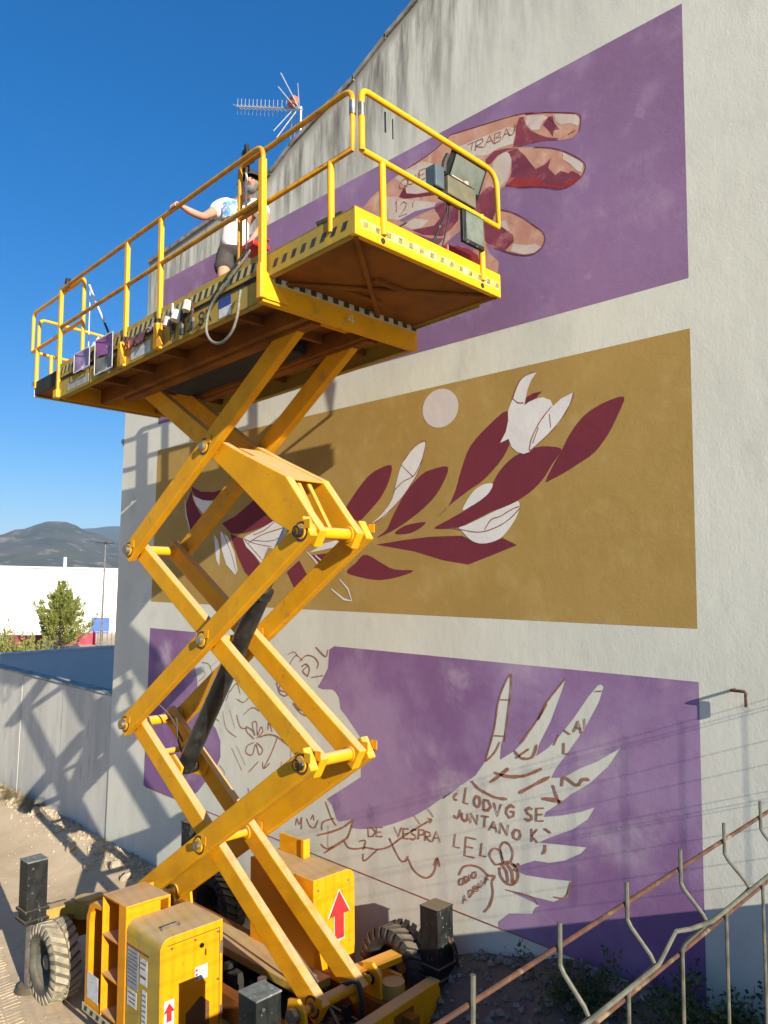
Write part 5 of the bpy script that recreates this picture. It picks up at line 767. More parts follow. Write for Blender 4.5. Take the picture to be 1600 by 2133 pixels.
hill_sheet('far_hills', 3000, 4400, interp([(0, 120), (19, 180), (21, 210), (23.5, 275), (26, 285), (30, 292), (60, 260)]), hm2, 9.0, 20)

# ---------------------------------------------------------------- scissor lift (its own frame: x along, y across towards the wall, z up)
LM = Matrix(((0.999599, -0.005204, -0.027837), (0.004933, 0.99994, -0.00982), (0.027887, 0.009679, 0.999564))).to_4x4()
LM = Matrix.Translation((-7.9842, 4.4494, 0.7593)) @ LM
PM = Matrix.Translation((0.0274, -0.0044, -0.0072)) @ Matrix(((0.99996, 0.00753, -0.004787), (-0.007516, 0.999968, 0.002758), (0.004808, -0.002722, 0.999985))).to_4x4()
lift = empty('scissor_lift', label='tall yellow scissor lift raised in front of the painted building, its platform carrying a man', cat='scissor lift')
lift.matrix_world = LM @ Matrix.Translation((1.5, 0, -.74))
OFF = (-1.5, 0, .74)
def P(m, name, mats, parent=None, **k):
    if parent is None: return m.build(name, mats, lift, loc=OFF, **k)
    return m.build(name, mats, parent, **k)
Y, YC, YD, UO, BK, ST = M['yellow'], M['yellow_clean'], M['yellow_dusty'], M['orange_shaded'], M['black_steel'], M['steel']
s_, h_, wo, wi = 3.031, 1.9035, .325, .215
# --- scissor arms
AH, AWd = .20, .085
def arm(p, q, y, name='scissor_arm', hh=AH, boss=True):
    m = MB(); a_, b_ = V(p[0], y, p[1]), V(q[0], y, q[1]); d = (b_ - a_).normalized()
    m.beam(a_ - d * .09, b_ + d * .09, AWd, hh, up=(0, 1, 0) if False else (0, 0, 1))
    o = P(m, name, Y, bevel=.010)
    sg = -1 if y < 0 else 1
    if boss:
        for c in (a_, (a_ + b_) / 2, b_):
            k = MB(); k.cyl(c + V(0, -AWd / 2 - .012, 0), c + V(0, AWd / 2 + .012, 0), .066, 20); P(k, 'pivot_boss', Y, o, bevel=.004)
            k = MB(); yy = y + sg * (AWd / 2 + .012); k.cyl((c.x, yy, c.z), (c.x, yy + sg * .03, c.z), .038, 14); P(k, 'pin_head', ST, o)
            k = MB(); k.cyl((c.x, yy - sg * .013, c.z), (c.x, yy - sg * .010, c.z), .088, 18); P(k, 'grease_ring', M['grease'], o)
            k = MB()   # keeper plate
            k.box(c.x + .05, c.x + .13, min(y + sg * .048, y + sg * .054), max(y + sg * .048, y + sg * .054), c.z + .02, c.z + .10); P(k, 'keeper_plate', Y, o, bevel=.003)
    return o
for k in range(3):
    z0, z1 = k * h_, (k + 1) * h_
    for sg in (-1, 1):
        arm((0, z0), (s_, z1), sg * wo)
        if k < 2: arm((s_, z0), (0, z1), sg * wi)
# third pair of inner arms: deep box section on the lower right half that carries the cylinder
A0, A1 = V(s_, 0, 2 * h_), V(0, 0, 3 * h_); mid = (A0 + A1) / 2
for sg in (-1, 1):
    y0, y1 = sg * wi - .0425, sg * wi + .0425
    d = (A1 - A0).normalized(); nn = V(-d.z, 0, d.x) * (-1 if V(-d.z, 0, d.x).z < 0 else 1)
    L_ = (A1 - A0).length
    def pt(t, hgt, dep): q = A0 + d * t + nn * hgt; return (q.x, dep, q.z)
    prof = [(-.10, -.09), (-.10, .07), (.10, .12), (.58, .26), (1.35, .15), (1.8, .10), (L_ + .09, .10), (L_ + .09, -.10), (1.75, -.10), (1.25, -.12), (.55, -.17), (.12, -.12)]
    m = MB(); m.prism(prof, lambda a_, b_, dd: pt(a_, b_, dd), y0, y1); o = P(m, 'scissor_arm', Y, bevel=.008)
    for t in (0, L_ / 2, L_):
        k = MB(); c = A0 + d * t; k.cyl((c.x, y0 - .012, c.z), (c.x, y1 + .012, c.z), .075, 20); P(k, 'pivot_boss', Y, o, bevel=.004)
m = MB()
m.prism([(.55, .24), (1.30, .135), (1.30, .15), (.55, .255)], lambda a_, b_, dd: pt(a_, b_, dd), -wi + .045, wi - .045)
m.prism([(1.30, .135), (1.62, .085), (1.62, .10), (1.30, .15)], lambda a_, b_, dd: pt(a_, b_, dd), -.09, wi - .045)
P(m, 'cover_plate', Y, bevel=.004)
m = MB(); m.prism([(.05, -.02), (.07, -.02), (.62, .20), (.60, .22)], lambda a_, b_, dd: pt(a_, b_, dd), -.10, -.06).prism([(.05, -.02), (.07, -.02), (.62, .20), (.60, .22)], lambda a_, b_, dd: pt(a_, b_, dd), .02, .06)
P(m, 'stiffener', Y, bevel=.003)
# --- cross pins
for k in range(4):
    for x in (0, s_):
        if k == 0 and x == 0: pass
        m = MB(); m.cyl((x, -wo - .10, k * h_), (x, wo + .10, k * h_), .034, 14); o = P(m, 'cross_pin', YC if x else Y, smooth=True)
        m = MB(); m.cyl((x, -wi + .05, k * h_), (x, wi - .05, k * h_), .052, 16); P(m, 'spacer_tube', Y, o, smooth=True)
        for sg in (-1, 1):
            m = MB(); m.cyl((x, sg * (wo + .052), k * h_), (x, sg * (wo + .10), k * h_), .05, 14); P(m, 'pin_cap', BK if x else ST, o)
for k in range(3):
    m = MB(); m.cyl((s_ / 2, -wo - .07, (k + .5) * h_), (s_ / 2, wo + .07, (k + .5) * h_), .035, 14); P(m, 'cross_pin', Y, smooth=True)
# --- main cylinder
c0, c1 = V(.63, 0, 1.47), V(2.52, 0, 4.02); cd = (c1 - c0).normalized()
m = MB(); m.cyl(c0, c0 + cd * 2.28, .092, 24).cyl(c0 + cd * 2.24, c0 + cd * 2.33, .104, 24); cyl = P(m, 'hydraulic_cylinder', mat('cylinder_black', (.008, .009, .009), (.02, .021, .02), 6, .35, c3=(.05, .055, .05), s3=9, t3=(.55, .75)), smooth=True)
m = MB(); m.cyl(c0 + cd * 2.3, c1, .068, 20); P(m, 'piston_rod', mat('chrome', (.32, .34, .37), (.2, .22, .25), 9, .25, metal=.85), cyl, smooth=True)
m = MB(); m.cyl(c1 + V(0, -.12, 0), c1 + V(0, .12, 0), .085, 20).cyl(c0 + V(0, -.17, 0), c0 + V(0, .17, 0), .06, 20); P(m, 'cylinder_eye', BK, cyl, smooth=True)
m = MB(); m.tube([c0 + cd * .3 + V(-.09, .03, .05), c0 + cd * 1.0 + V(-.09, .03, .05), c0 + cd * 1.75 + V(-.09, .03, .05)], .013, 8); P(m, 'oil_pipe', BK, cyl)
for sg in (-1, 1):
    m = MB(); m.prism([(-.16, -.1), (.16, -.08), (.22, .06), (.05, .17), (-.13, .12)], lambda a_, b_, d_: (c0.x + a_, d_, c0.z + b_), sg * .14, sg * .165); P(m, 'cylinder_lug', Y, bevel=.004)
m = MB(); m.cyl((.42, -wi, 1.63), (.42, wi, 1.63), .03, 12); P(m, 'cross_tube', Y, smooth=True)
# hoses along the arms
def hose(name, pts, r=.012, mt=None, par=None):
    q = []; N_ = len(pts); pts = [V(*p) for p in pts]
    for i in range(N_ - 1):
        p0, p1, p2, p3 = pts[max(i - 1, 0)], pts[i], pts[i + 1], pts[min(i + 2, N_ - 1)]
        for k in range(6):
            t = k / 6; q.append(.5 * ((2 * p1) + (-p0 + p2) * t + (2 * p0 - 5 * p1 + 4 * p2 - p3) * t * t + (-p0 + 3 * p1 - 3 * p2 + p3) * t ** 3))
    q.append(pts[-1]); m = MB(); m.tube(q, r, 8); return P(m, name, mt or M['black_rubber'], par, smooth=True)
hose('hose', [(.05, -.12, 1.95), (.25, -.12, 1.75), (.55, -.10, 1.45), (1.2, -.13, 1.05), (1.52, -.13, .88), (2.2, -.12, .5), (2.9, -.08, .08)])
hose('hose', [(.08, .1, 1.9), (.3, .08, 1.95), (.45, .02, 1.75), (.63, .0, 1.55)])
hose('hose', [(s_ - .05, .1, .02), (s_ + .12, .12, .1), (s_ + .14, .16, -.1), (s_ + .02, .2, -.3), (s_ - .25, .1, -.38), (s_ - .5, -.05, -.3)], .022)
hose('hose', [(s_ + .02, -.1, -.05), (s_ + .18, -.12, -.15), (s_ + .2, 0, -.38), (s_ - .1, .05, -.42)], .018)
hose('cable', [(.02, -.2, 1.92), (-.08, -.2, 2.05), (.1, -.1, 2.12), (.3, .0, 1.98), (.42, .1, 1.7)], .01)

# --- chassis
fr = MB()
for sg in (-1, 1): fr.box(-.55, 3.55, sg * .40 - .05, sg * .40 + .05, -.36, -.14)
fr.box(-.62, -.42, -.98, .98, -.34, -.14); fr.box(.9, 1.05, -.40, .40, -.34, -.18)
fr.box(3.32, 3.44, -.5, .5, -.4, -.12)
frame = P(fr, 'chassis_frame', UO, bevel=.008)
m = MB(); m.box(-.4, 3.2, -.345, .345, -.40, -.37); P(m, 'belly_plate', M['dark'], frame)
# outrigger beams and jacks
def jack(x, y, zt, zb, beam_to, mt_beam):
    j = MB(); j.box(x - .105, x + .105, y - .105, y + .105, zt - .62, zt); o = P(j, 'outrigger_jack', BK, bevel=.006)
    k = MB(); k.box(x - .108, x + .108, y - .108, y + .108, zt, zt + .012); P(k, 'cap_plate', mat('cap_dusty', (.18, .19, .17), (.10, .11, .10), 12, .8, c3=(.3, .3, .27), s3=18, t3=(.5, .7)) if y < 0 else BK, o, bevel=.003)
    k = MB(); k.cyl((x, y, zt - .62), (x, y, zb + .04), .055, 16); P(k, 'jack_leg', ST, o, smooth=True)
    k = MB(); k.cyl((x, y, zb), (x, y, zb + .05), .15, 20, .11); P(k, 'foot_pad', BK, o)
    k = MB(); k.box(x - .125, x + .125, y - .125, y + .125, zt - .50, zt - .47).box(x - .125, x + .125, y - .125, y + .125, zt - .60, zt - .57); P(k, 'collar_plates', BK, o, bevel=.003)['kind'] = 'stuff'
    for dz in (.06, .30):
        k = MB(); k.cyl((x + .105, y - .05, zt - dz), (x + .115, y - .05, zt - dz), .012, 8); P(k, 'bolt', ST, o)
    return o
j1 = jack(-.48, -1.10, .56, -.72, None, None)
j2 = jack(3.48, -1.10, .56, -.78, None, None)
j3 = jack(3.30, .96, .50, -.62, None, None)
j4 = jack(-.48, .80, .54, -.72, None, None)
k = MB(); k.box(-.60, -.595, -1.16, -1.04, .0, .3); 
# digit patch on the near right jack
k = MB(); k.box(3.50, 3.56, -1.2085, -1.2055, .26, .38); P(k, 'number_patch', M['label_white'], j2)
k = MB()
for (x0, x1, z0, z1) in ((3.515, 3.545, .35, .36), (3.515, 3.522, .28, .355), (3.538, 3.545, .28, .355), (3.515, 3.545, .315, .323), (3.515, 3.545, .278, .286)): k.box(x0, x1, -1.2105, -1.209, z0, z1)
P(k, 'number', M['strip_black'], j2)
k = MB(); k.box(3.51, 3.55, -1.2085, -1.2055, .08, .2); P(k, 'sticker', M['label_white'], j2)
hose('jack_hose', [(3.35, 1.0, .35), (3.42, 1.08, .1), (3.40, 1.08, -.2), (3.25, .9, -.35)], .016)
hose('jack_hose', [(3.38, .98, .3), (3.47, 1.05, .0), (3.42, 1.0, -.4), (3.1, .8, -.3)], .012, M['rust'])
m = MB()
m.beam((3.40, -.35, -.24), (3.36, .86, -.20), .12, .30); m.beam((3.52, -.98, -.28), (3.40, -.35, -.26), .12, .26)
bm_ = P(m, 'outrigger_beam', Y, bevel=.01)
m = MB(); m.cyl((3.18, .52, -.18), (3.18, .52, -.02), .10, 20).box(3.1, 3.34, .44, .60, -.22, -.16); P(m, 'beam_lug', YD, bm_, bevel=.006)
m = MB(); m.beam((-.5, -.98, -.05), (-.45, -.3, -.05), .16, .16).cyl((-.30, -.62, -.10), (-.30, -.62, .10), .11, 18).beam((-.42, -.75, .0), (-.1, -.55, .0), .08, .12)
P(m, 'outrigger_beam', YD, bevel=.01)
m = MB(); m.beam((2.9, .35, .02), (3.0, .86, .05), .16, .06).box(2.78, 3.16, .62, .66, -.28, -.02); P(m, 'axle_arm', YC, bevel=.008)
# base slides and pivots of the scissors
for sg in (-1, 1):
    m = MB(); m.prism([(s_ - .16, -.20), (s_ + .13, -.20), (s_ + .11, .05), (s_ + .02, .12), (s_ - .10, .09)], lambda a_, b_, d_: (a_, d_, b_), sg * .395, sg * .425)
    P(m, 'pivot_bracket', YC, bevel=.006)
    m = MB(); m.prism([(-.16, -.20), (.16, -.20), (.10, .09), (-.10, .09)], lambda a_, b_, d_: (a_, d_, b_), sg * .395, sg * .425); P(m, 'pivot_bracket', Y, bevel=.006)
    m = MB(); m.cyl((s_, sg * .43, 0), (s_, sg * .48, 0), .06, 18); P(m, 'pin_cap', ST, smooth=True)
# inner valves and junk in the belly
m = MB(); rr = random.Random(5)
for i in range(26):
    x, y = rr.uniform(1.4, 2.9), rr.uniform(-.3, .3); a_ = rr.uniform(.04, .11); m.box(x, x + a_, y, y + a_, -.36, -.36 + rr.uniform(.05, .2))
P(m, 'valve_block', M['dark'], bevel=.004)['kind'] = 'stuff'
hose('hose', [(2.5, -.7, -.35), (2.7, -.85, -.1), (2.95, -.9, -.25), (3.15, -.75, -.4)], .014, UO)
hose('hose', [(2.45, -.6, -.3), (2.75, -.72, -.05), (3.0, -.72, -.2), (3.2, -.6, -.4)], .014)
m = MB(); m.cyl((2.42, -.30, -.05), (2.42, -.30, -.30), .055, 14).box(2.35, 2.49, -.38, -.22, -.38, -.2); P(m, 'hydraulic_unit', YC, bevel=.01)
m = MB(); m.cyl((2.42, -.30, -.04), (2.42, -.30, .04), .04, 14).cyl((2.45, -.34, .0), (2.62, -.5, -.08), .015, 10); P(m, 'valve', ST, smooth=True)
m = MB(); m.box(.9, 2.6, .0, .32, -.18, -.10); P(m, 'tray', YD, bevel=.01)

# --- wheels
def wheel(x, y, z, tm, face):
    # face = -1: outer side looks towards -y
    w2 = .14; R_ = .365
    m = MB(); prof = [(-w2 * .55, .20), (-w2 * .80, .215), (-w2, .25), (-w2 * 1.02, .30), (-w2 * .9, .338), (-w2 * .55, .35), (0, .353), (w2 * .55, .35), (w2 * .9, .338), (w2 * 1.02, .30), (w2, .25), (w2 * .8, .215), (w2 * .55, .20)]
    m.lathe(prof, (x, y, z), (0, 1, 0), 56)
    t = P(m, 'tyre', M['tyre_side'] if tm is M['tyre_dusty'] else tm, smooth=True)
    lg = MB(); n_ = 25
    for i in range(n_):
        for sg in (-1, 1):
            t0 = 2 * math.pi * (i + (.5 if sg > 0 else 0)) / n_
            vs = []
            for (ay, da, rr_) in ((0.006, 0, .348), (w2 * .95, .20, .335)):
                for wd_ in (-.078, .078):
                    for hh_ in (0, .034 if ay < .1 else .040):
                        a_ = t0 + da + wd_; r2_ = rr_ + hh_
                        vs.append((x + math.cos(a_) * r2_, y + sg * ay, z + math.sin(a_) * r2_))
            # shoulder end
            for wd_ in (-.05, .05):
                for hh_ in (-.035, 0):
                    a_ = t0 + .23 + wd_; vs.append((x + math.cos(a_) * (.315 + hh_), y + sg * (w2 * 1.06), z + math.sin(a_) * (.315 + hh_)))
            lg.add(vs, [(0, 1, 3, 2), (1, 5, 7, 3), (0, 4, 5, 1), (2, 3, 7, 6), (5, 9, 11, 7), (4, 8, 9, 5), (7, 11, 10, 6), (8, 10, 11, 9)])
    P(lg, 'tread_lugs', tm, t)
    m = MB(); f = face
    m.lathe([(f * w2 * .62, .205), (f * w2 * .70, .195), (f * w2 * .45, .185), (f * w2 * .05, .16), (f * w2 * .0, .10), (f * w2 * .25, .085), (f * w2 * .30, 0.001)], (x, y, z), (0, 1, 0), 40)
    m.lathe([(-f * w2 * .62, .205), (-f * w2 * .5, .185), (f * w2 * .0, .16)], (x, y, z), (0, 1, 0), 40)
    rim = P(m, 'rim', mat('rim_paint', (.035, .038, .032), (.07, .07, .055), 9, .75, dust=.2) if face < 0 else BK, smooth=True)
    m = MB(); m.cyl((x, y + f * .03, z), (x, y + f * .085, z), .07, 18); P(m, 'hub', mat('hub_grey', (.2, .17, .12), (.12, .1, .08), 10, .8), rim, bevel=.006)
    m = MB()
    for k in range(6):
        a_ = k * math.pi / 3; m.cyl((x + .105 * math.cos(a_), y + f * .0, z + .105 * math.sin(a_)), (x + .105 * math.cos(a_), y + f * .03, z + .105 * math.sin(a_)), .013, 6)
    P(m, 'wheel_nuts', M['rust'], rim)
wheel(-.17, -.99, -.38, M['tyre_dusty'], -1)
wheel(3.05, -.97, -.40, M['tyre_dusty'], -1)
wheel(2.88, .90, -.13, M['black_rubber'], 1)
wheel(-.17, .97, -.38, M['black_rubber'], 1)

# --- near cabinet (battery and controls) with step frame
def rbox(x0, x1, y0, y1, z0, z1, r, n=5, side=-1):
    # box whose upper edge on the given y side is rounded; profile in (y, z)
    ys_ = y0 if side < 0 else y1; c = (ys_ - side * r, z1 - r); pr = []
    for k in range(n + 1):
        a_ = math.pi / 2 * k / n; pr.append((c[0] + side * r * math.cos(a_), c[1] + r * math.sin(a_)))
    oth = y1 if side < 0 else y0
    return [(ys_, z0)] + pr + [(oth, z1), (oth, z0)]
m = MB(); m.prism(rbox(0, 0, -1.12, -.53, -.42, .52, .09), lambda a_, b_, d_: (d_, a_, b_), 1.60, 2.17)
cab = P(m, 'cabinet', [M['yellow_cabinet']], smooth=True, bevel=.006)
cab.data.materials.append(YD)
for p in cab.data.polygons:
    if p.normal.y < -.5 or (p.normal.z > .25 and abs(p.normal.x) < .5): p.material_index = 1
m = MB(); m.prism([(-.88, -.46), (-.88, -.12), (-.74, -.03), (-.66, -.10), (-.66, -.46)], lambda a_, b_, d_: (d_, a_, b_), 2.172, 2.176); P(m, 'opening', mat('opening_brown', (.13, .055, .01), (.10, .04, .01), 5, .7), cab)
def arrow(m, f, y0, z0, w, h):   # plain up arrow polygon
    pts = [(y0 - w * .25, z0), (y0 + w * .25, z0), (y0 + w * .25, z0 + h * .5), (y0 + w * .55, z0 + h * .5), (y0, z0 + h), (y0 - w * .55, z0 + h * .5), (y0 - w * .25, z0 + h * .5)]
    m.prism(pts, *f)
fx_ = lambda d0: (lambda a_, b_, d_: (d_, a_, b_), d0, d0 + .002)
m = MB(); m.prism([(-1.08, -.30), (-.99, -.30), (-.99, .04), (-1.08, .04)], *fx_(2.172)); st_ = P(m, 'arrow_sticker', M['label_white'], cab)
m = MB(); arrow(m, fx_(2.1745), -1.035, -.12, .09, .14); arrow(m, fx_(2.1745), -1.035, -.28, .09, .14); P(m, 'arrow', M['label_red'], cab)
m = MB(); m.prism([(-.80, .10), (-.68, .10), (-.68, .21), (-.80, .21)], *fx_(2.172)); P(m, 'sticker', M['label_white'], cab)
m = MB()
for k in range(3): m.prism([(-.795, .11 + k * .033), (-.775, .11 + k * .033), (-.775, .127 + k * .033), (-.795, .127 + k * .033)], *fx_(2.1745))
P(m, 'sticker_mark', M['label_red'], cab)
m = MB(); m.cyl((2.17, -.74, .37), (2.182, -.74, .37), .02, 12).box(2.171, 2.178, -.705, -.695, .28, .33); P(m, 'latch', BK, cab)
fy_ = lambda d0: (lambda a_, b_, d_: (a_, d_, b_), d0 - .002, d0)
def rectY(x0, x1, z0, z1, d0=-1.122): return MB().prism([(x0, z0), (x1, z0), (x1, z1), (x0, z1)], *fy_(d0))
P(rectY(1.63, 1.82, .02, .33), 'decal_sheet', mat('decal_bluegrey', (.30, .33, .36), (.22, .25, .28), 18, .6, c3=(.4, .35, .25), s3=12, t3=(.55, .7)), cab)
P(rectY(1.85, 1.97, .10, .30), 'decal_sheet', M['label_white'], cab)
P(rectY(1.62, 2.00, .335, .35), 'decal_line', mat('decal_red', (.25, .04, .03), (.2, .05, .04), 20, .6), cab)
P(rectY(1.64, 1.80, -.13, .0), 'decal_sheet', M['label_white'], cab)
P(rectY(1.89, 1.97, -.38, .06), 'decal_sheet', M['label_white'], cab)
m = MB()
for i, (x0, x1, z0, z1) in enumerate([(1.65, 1.80, .30 - k * .03, .308 - k * .03) for k in range(9)] + [(1.905, 1.955, .02 - k * .04, .03 - k * .04) for k in range(9)] + [(1.66, 1.78, -.03, -.02), (1.67, 1.78, -.07, -.06), (1.68, 1.78, -.1, -.09), (1.865, 1.955, .26, .27), (1.865, 1.94, .22, .23), (1.865, 1.955, .15, .17)]):
    m.prism([(x0, z0), (x1, z0), (x1, z1), (x0, z1)], *fy_(-1.1245))
P(m, 'decal_print', mat('decal_ink', (.12, .10, .10), (.2, .08, .06), 20, .6), cab)
# seams, hinges and bolts of the cabinet
m = MB(); m.box(2.1705, 2.1718, -1.06, -.56, .455, .461); m.box(2.1705, 2.1718, -.566, -.560, -.40, .455); P(m, 'panel_seam', M['dark'], cab)['kind'] = 'stuff'
for z in (.30, -.22):
    m = MB(); m.cyl((2.178, -.545, z - .05), (2.178, -.545, z + .05), .011, 10); P(m, 'hinge', ST, cab, smooth=True)
for y_, z in ((-1.02, .43), (-.58, .43), (-1.02, -.36), (-.80, .43), (-.58, .05)):
    m = MB(); m.cyl((2.17, y_, z), (2.179, y_, z), .010, 8); P(m, 'bolt', ST, cab)
for y_, z in ((.34, .60), (.72, .60), (.34, -.12), (.72, -.12)):
    m = MB(); m.cyl((2.40, y_, z - .03), (2.41, y_, z - .03), .010, 8); P(m, 'bolt', ST)
m = MB(); m.tube([(2.02, -1.02, .52), (2.02, -1.02, .55), (2.02, -.86, .55), (2.02, -.86, .52)], .007, 8); P(m, 'lift_handle', ST, cab)
# open step frame left of the cabinet
sf = MB()
xa, xb = 1.14, 1.60
sf.box(xa, xa + .012, -1.12, -.62, -.40, .60).box(xb - .14, xb - .002, -1.125, -.80, -.40, .63)
for z in (.60, .27, -.06, -.38): sf.box(xa, xb - .004, -1.118, -.70, z, z + .022)
sf.box(xa, xb - .003, -.72, -.70, -.40, .60)
sf.box(xa, xb - .002, -1.118, -.72, .60, .625)
o = P(sf, 'step_frame', M['yellow_cabinet'], bevel=.006)
m = MB(); m.prism([(.80, -.42), (.80, .34), (.86, .46), (.94, .50), (1.12, .50), (1.12, .46), (.96, .45), (.90, .40), (.87, .30), (.87, -.2), (.96, -.32), (1.12, -.34), (1.12, -.42)], lambda a_, b_, d_: (a_, d_, b_), -1.11, -.72); P(m, 'side_shell', M['yellow_cabinet'], bevel=.008)
m = MB(); m.box(.80, 2.17, -1.128, -1.121, -.47, -.40); o = P(m, 'hazard_strip', M['strip_pale'])
haz = []
for i in range(11): haz.append(MB().prism([(.84 + i * .12, -.455), (.89 + i * .12, -.455), (.91 + i * .12, -.412), (.86 + i * .12, -.412)], lambda a_, b_, d_: (a_, d_, b_), -1.1305, -1.129))
for q in haz: P(q, 'hazard_mark', M['strip_black'], o)
P(MB().prism([(.86, -.34), (1.08, -.34), (1.08, -.12), (.86, -.12)], *fy_(-1.112)), 'plate', M['label_white'])
m = MB(); m.box(.9, 1.13, -.9, -.85, -.3, .36); P(m, 'inner_panel', M['dark'])
# --- far hood
m = MB(); m.prism(rbox(0, 0, .29, .80, -.20, .67, .10, 6, 1), lambda a_, b_, d_: (d_, a_, b_), 1.42, 2.40)
hood = P(m, 'engine_hood', [M['yellow_cabinet']], smooth=True, bevel=.02); hood.data.materials.append(YD)
for p in hood.data.polygons:
    if p.normal.z > .5: p.material_index = 1
hx = 2.402
m = MB(); arrow(m, fx_(hx), .60, .06, .26, .46); P(m, 'arrow_border', M['label_white'], hood)
m = MB(); arrow(m, fx_(hx + .0025), .60, .075, .232, .43); P(m, 'arrow', M['label_red'], hood)
m = MB(); m.box(1.46, 1.86, .62, .66, .67, .84).box(1.83, 1.88, .60, .68, .67, .85); P(m, 'hood_bracket', Y, bevel=.006)

# ---------------------------------------------------------------- platform (own slight tilt)
def PP_(): m = MB(); m.M = PM; return m
xl, xr, yn, yf, zd = -.611, 3.334, -.979, .807, 5.557
xe, ye0, ye1, ze = 4.357, -.931, .754, 5.760
xm = -1.47
m = PP_()
for y0, y1 in ((yn, yn + .06), (yf - .06, yf)):
    sg = 1 if y0 < 0 else -1
    m.box(xl, xr, y0 if sg > 0 else y1 - .012, (y0 + .012) if sg > 0 else y1, zd, zd + .19)
    m.box(xl, xr, y0, y1, zd, zd + .014).box(xl, xr, y0, y1, zd + .176, zd + .19)
beam = P(m, 'platform_frame', [YD], bevel=.003)
m = PP_(); m.box(xr - .012, xr + .004, yn, yf, zd, zd + .245).box(xr - .06, xr + .006, yn, yf, zd - .004, zd + .012); endb = P(m, 'end_beam', Y, bevel=.004)
m = PP_(); m.box(xr + .0045, xr + .006, yn + .05, yf - .02, zd + .165, zd + .238); hs = P(m, 'hazard_strip', M['strip_pale'], endb)
for i in range(14):
    y = yn + .12 + i * .122; P(PP_().box(xr + .0065, xr + .008, y, y + .06, zd + .178, zd + .228), 'hazard_mark', M['strip_black'], endb)
# digit on the end beam
m = PP_(); 
def stroke3(m, fn, pts, w, th=.0015):
    for (a0, b0), (a1, b1) in zip(pts, pts[1:]):
        d = V(a1 - a0, b1 - b0, 0); d.normalize(); n_ = V(-d.y, d.x, 0) * w / 2; e_ = d * w * .3
        q = [(a0 - e_.x + n_.x, b0 - e_.y + n_.y), (a0 - e_.x - n_.x, b0 - e_.y - n_.y), (a1 + e_.x - n_.x, b1 + e_.y - n_.y), (a1 + e_.x + n_.x, b1 + e_.y + n_.y)]
        m.add([fn(*p) for p in q], [(0, 1, 2, 3)])
FX = lambda a_, b_: (xr + .0075, a_, b_)
stroke3(m, FX, [(-.03, zd + .05), (-.03, zd + .14), (-.075, zd + .08), (-.01, zd + .08)], .01); P(m, 'number', M['label_white'], endb, recalc=False)
m = PP_(); m.box(xl + .02, xr - .02, yn + .06, yf - .06, zd + .192, zd + .20); P(m, 'floor_plate', UO)
m = PP_()
for y in (-.44, .26): m.box(xl, xr, y - .035, y + .035, zd + .02, zd + .19)
for x in (.0, .65, 1.3, 1.95, 2.6): m.box(x, x + .05, yn + .02, yf - .02, zd + .11, zd + .191)
P(m, 'floor_beams', UO, bevel=.004)
for sg in (-1, 1):   # slide rails that carry the arm tops
    m = PP_(); y = sg * .325; m.box(-.2, 3.2, y - .055, y + .055, zd + .0, zd + .11); P(m, 'slide_rail', UO, bevel=.004)
m = PP_(); m.box(.3, 2.4, -.22, .22, zd + .05, zd + .185); P(m, 'oil_tank', M['dark'], bevel=.02)
# toe boards, near and far side
TB0, TB1 = zd + .235, zd + .40
m = PP_(); m.box(xl, xr - .01, yn + .002, yn + .012, TB0, TB1).box(xl, xr - .01, yn + .012, yn + .03, TB1 - .014, TB1); tb = P(m, 'toe_board', YD, bevel=.002)
m = PP_(); m.box(xl, xr, yn + .012, yn + .022, zd + .19, TB0 + .01); P(m, 'dark_slot', M['dark'])
m = PP_(); m.box(-1.2, 4.1, yf - .02, yf - .01, zd + .20, TB1); P(m, 'toe_board', YD, bevel=.002)
m = PP_(); m.box(xl + .02, xr - .02, yn - .0005, yn + .0015, TB0 + .035, TB0 + .115); P(m, 'hazard_strip', mat('strip_yellow', (.50, .42, .12), (.42, .34, .14), 8, .6), tb)
for i in range(40):
    x = xl + .05 + i * .098; m = PP_(); m.prism([(x, TB0 + .038), (x + .042, TB0 + .038), (x + .078, TB0 + .112), (x + .036, TB0 + .112)], lambda a_, b_, d_: (a_, d_, b_), yn - .002, yn - .001)
    P(m, 'hazard_mark', M['strip_black'], tb)
# extension deck, right
m = PP_(); m.box(3.0, xe - .012, ye0 + .01, ye1 - .01, ze + .02, ze + .028); ext = P(m, 'extension_deck', UO)
m = PP_(); m.box(xe - .012, xe, ye0, ye1, ze, ze + .20).box(xe - .05, xe, ye0, ye1, ze - .004, ze + .012); ef = P(m, 'extension_front', M['yellow_clean'], bevel=.004)
m = PP_(); m.box(xe + .0005, xe + .002, ye0 + .05, ye1 - .03, ze + .055, ze + .125); P(m, 'hazard_strip', mat('strip_bright', (.82, .62, .22), (.74, .50, .06), 9, .5, lo=.45, hi=.55), ef)
fbk = mat('faded_black', (.10, .09, .05), (.30, .24, .08), 30, .6)
for i in range(14):
    y = ye0 + .07 + i * .118
    m = PP_(); m.prism([(y, ze + .066), (y + .045, ze + .066), (y + .055, ze + .114), (y + .01, ze + .114)], lambda a_, b_, d_: (d_, a_, b_), xe + .0025, xe + .0035)
    P(m, 'hazard_mark', fbk, ef)
m = PP_(); m.cyl((xe, -.66, ze + .03), (xe + .004, -.66, ze + .03), .022, 12).cyl((xe, .5, ze + .03), (xe + .004, .5, ze + .03), .022, 12); P(m, 'bolt_hole', M['dark'], ef)
m = PP_(); m.box(2.6, xe - .012, ye0, ye0 + .010, ze, ze + .20).box(2.6, xe - .012, ye0, ye0 + .05, ze, ze + .012).box(2.6, xe - .012, ye0, ye0 + .03, ze + .186, ze + .20)
es = P(m, 'extension_side', YD, bevel=.003)
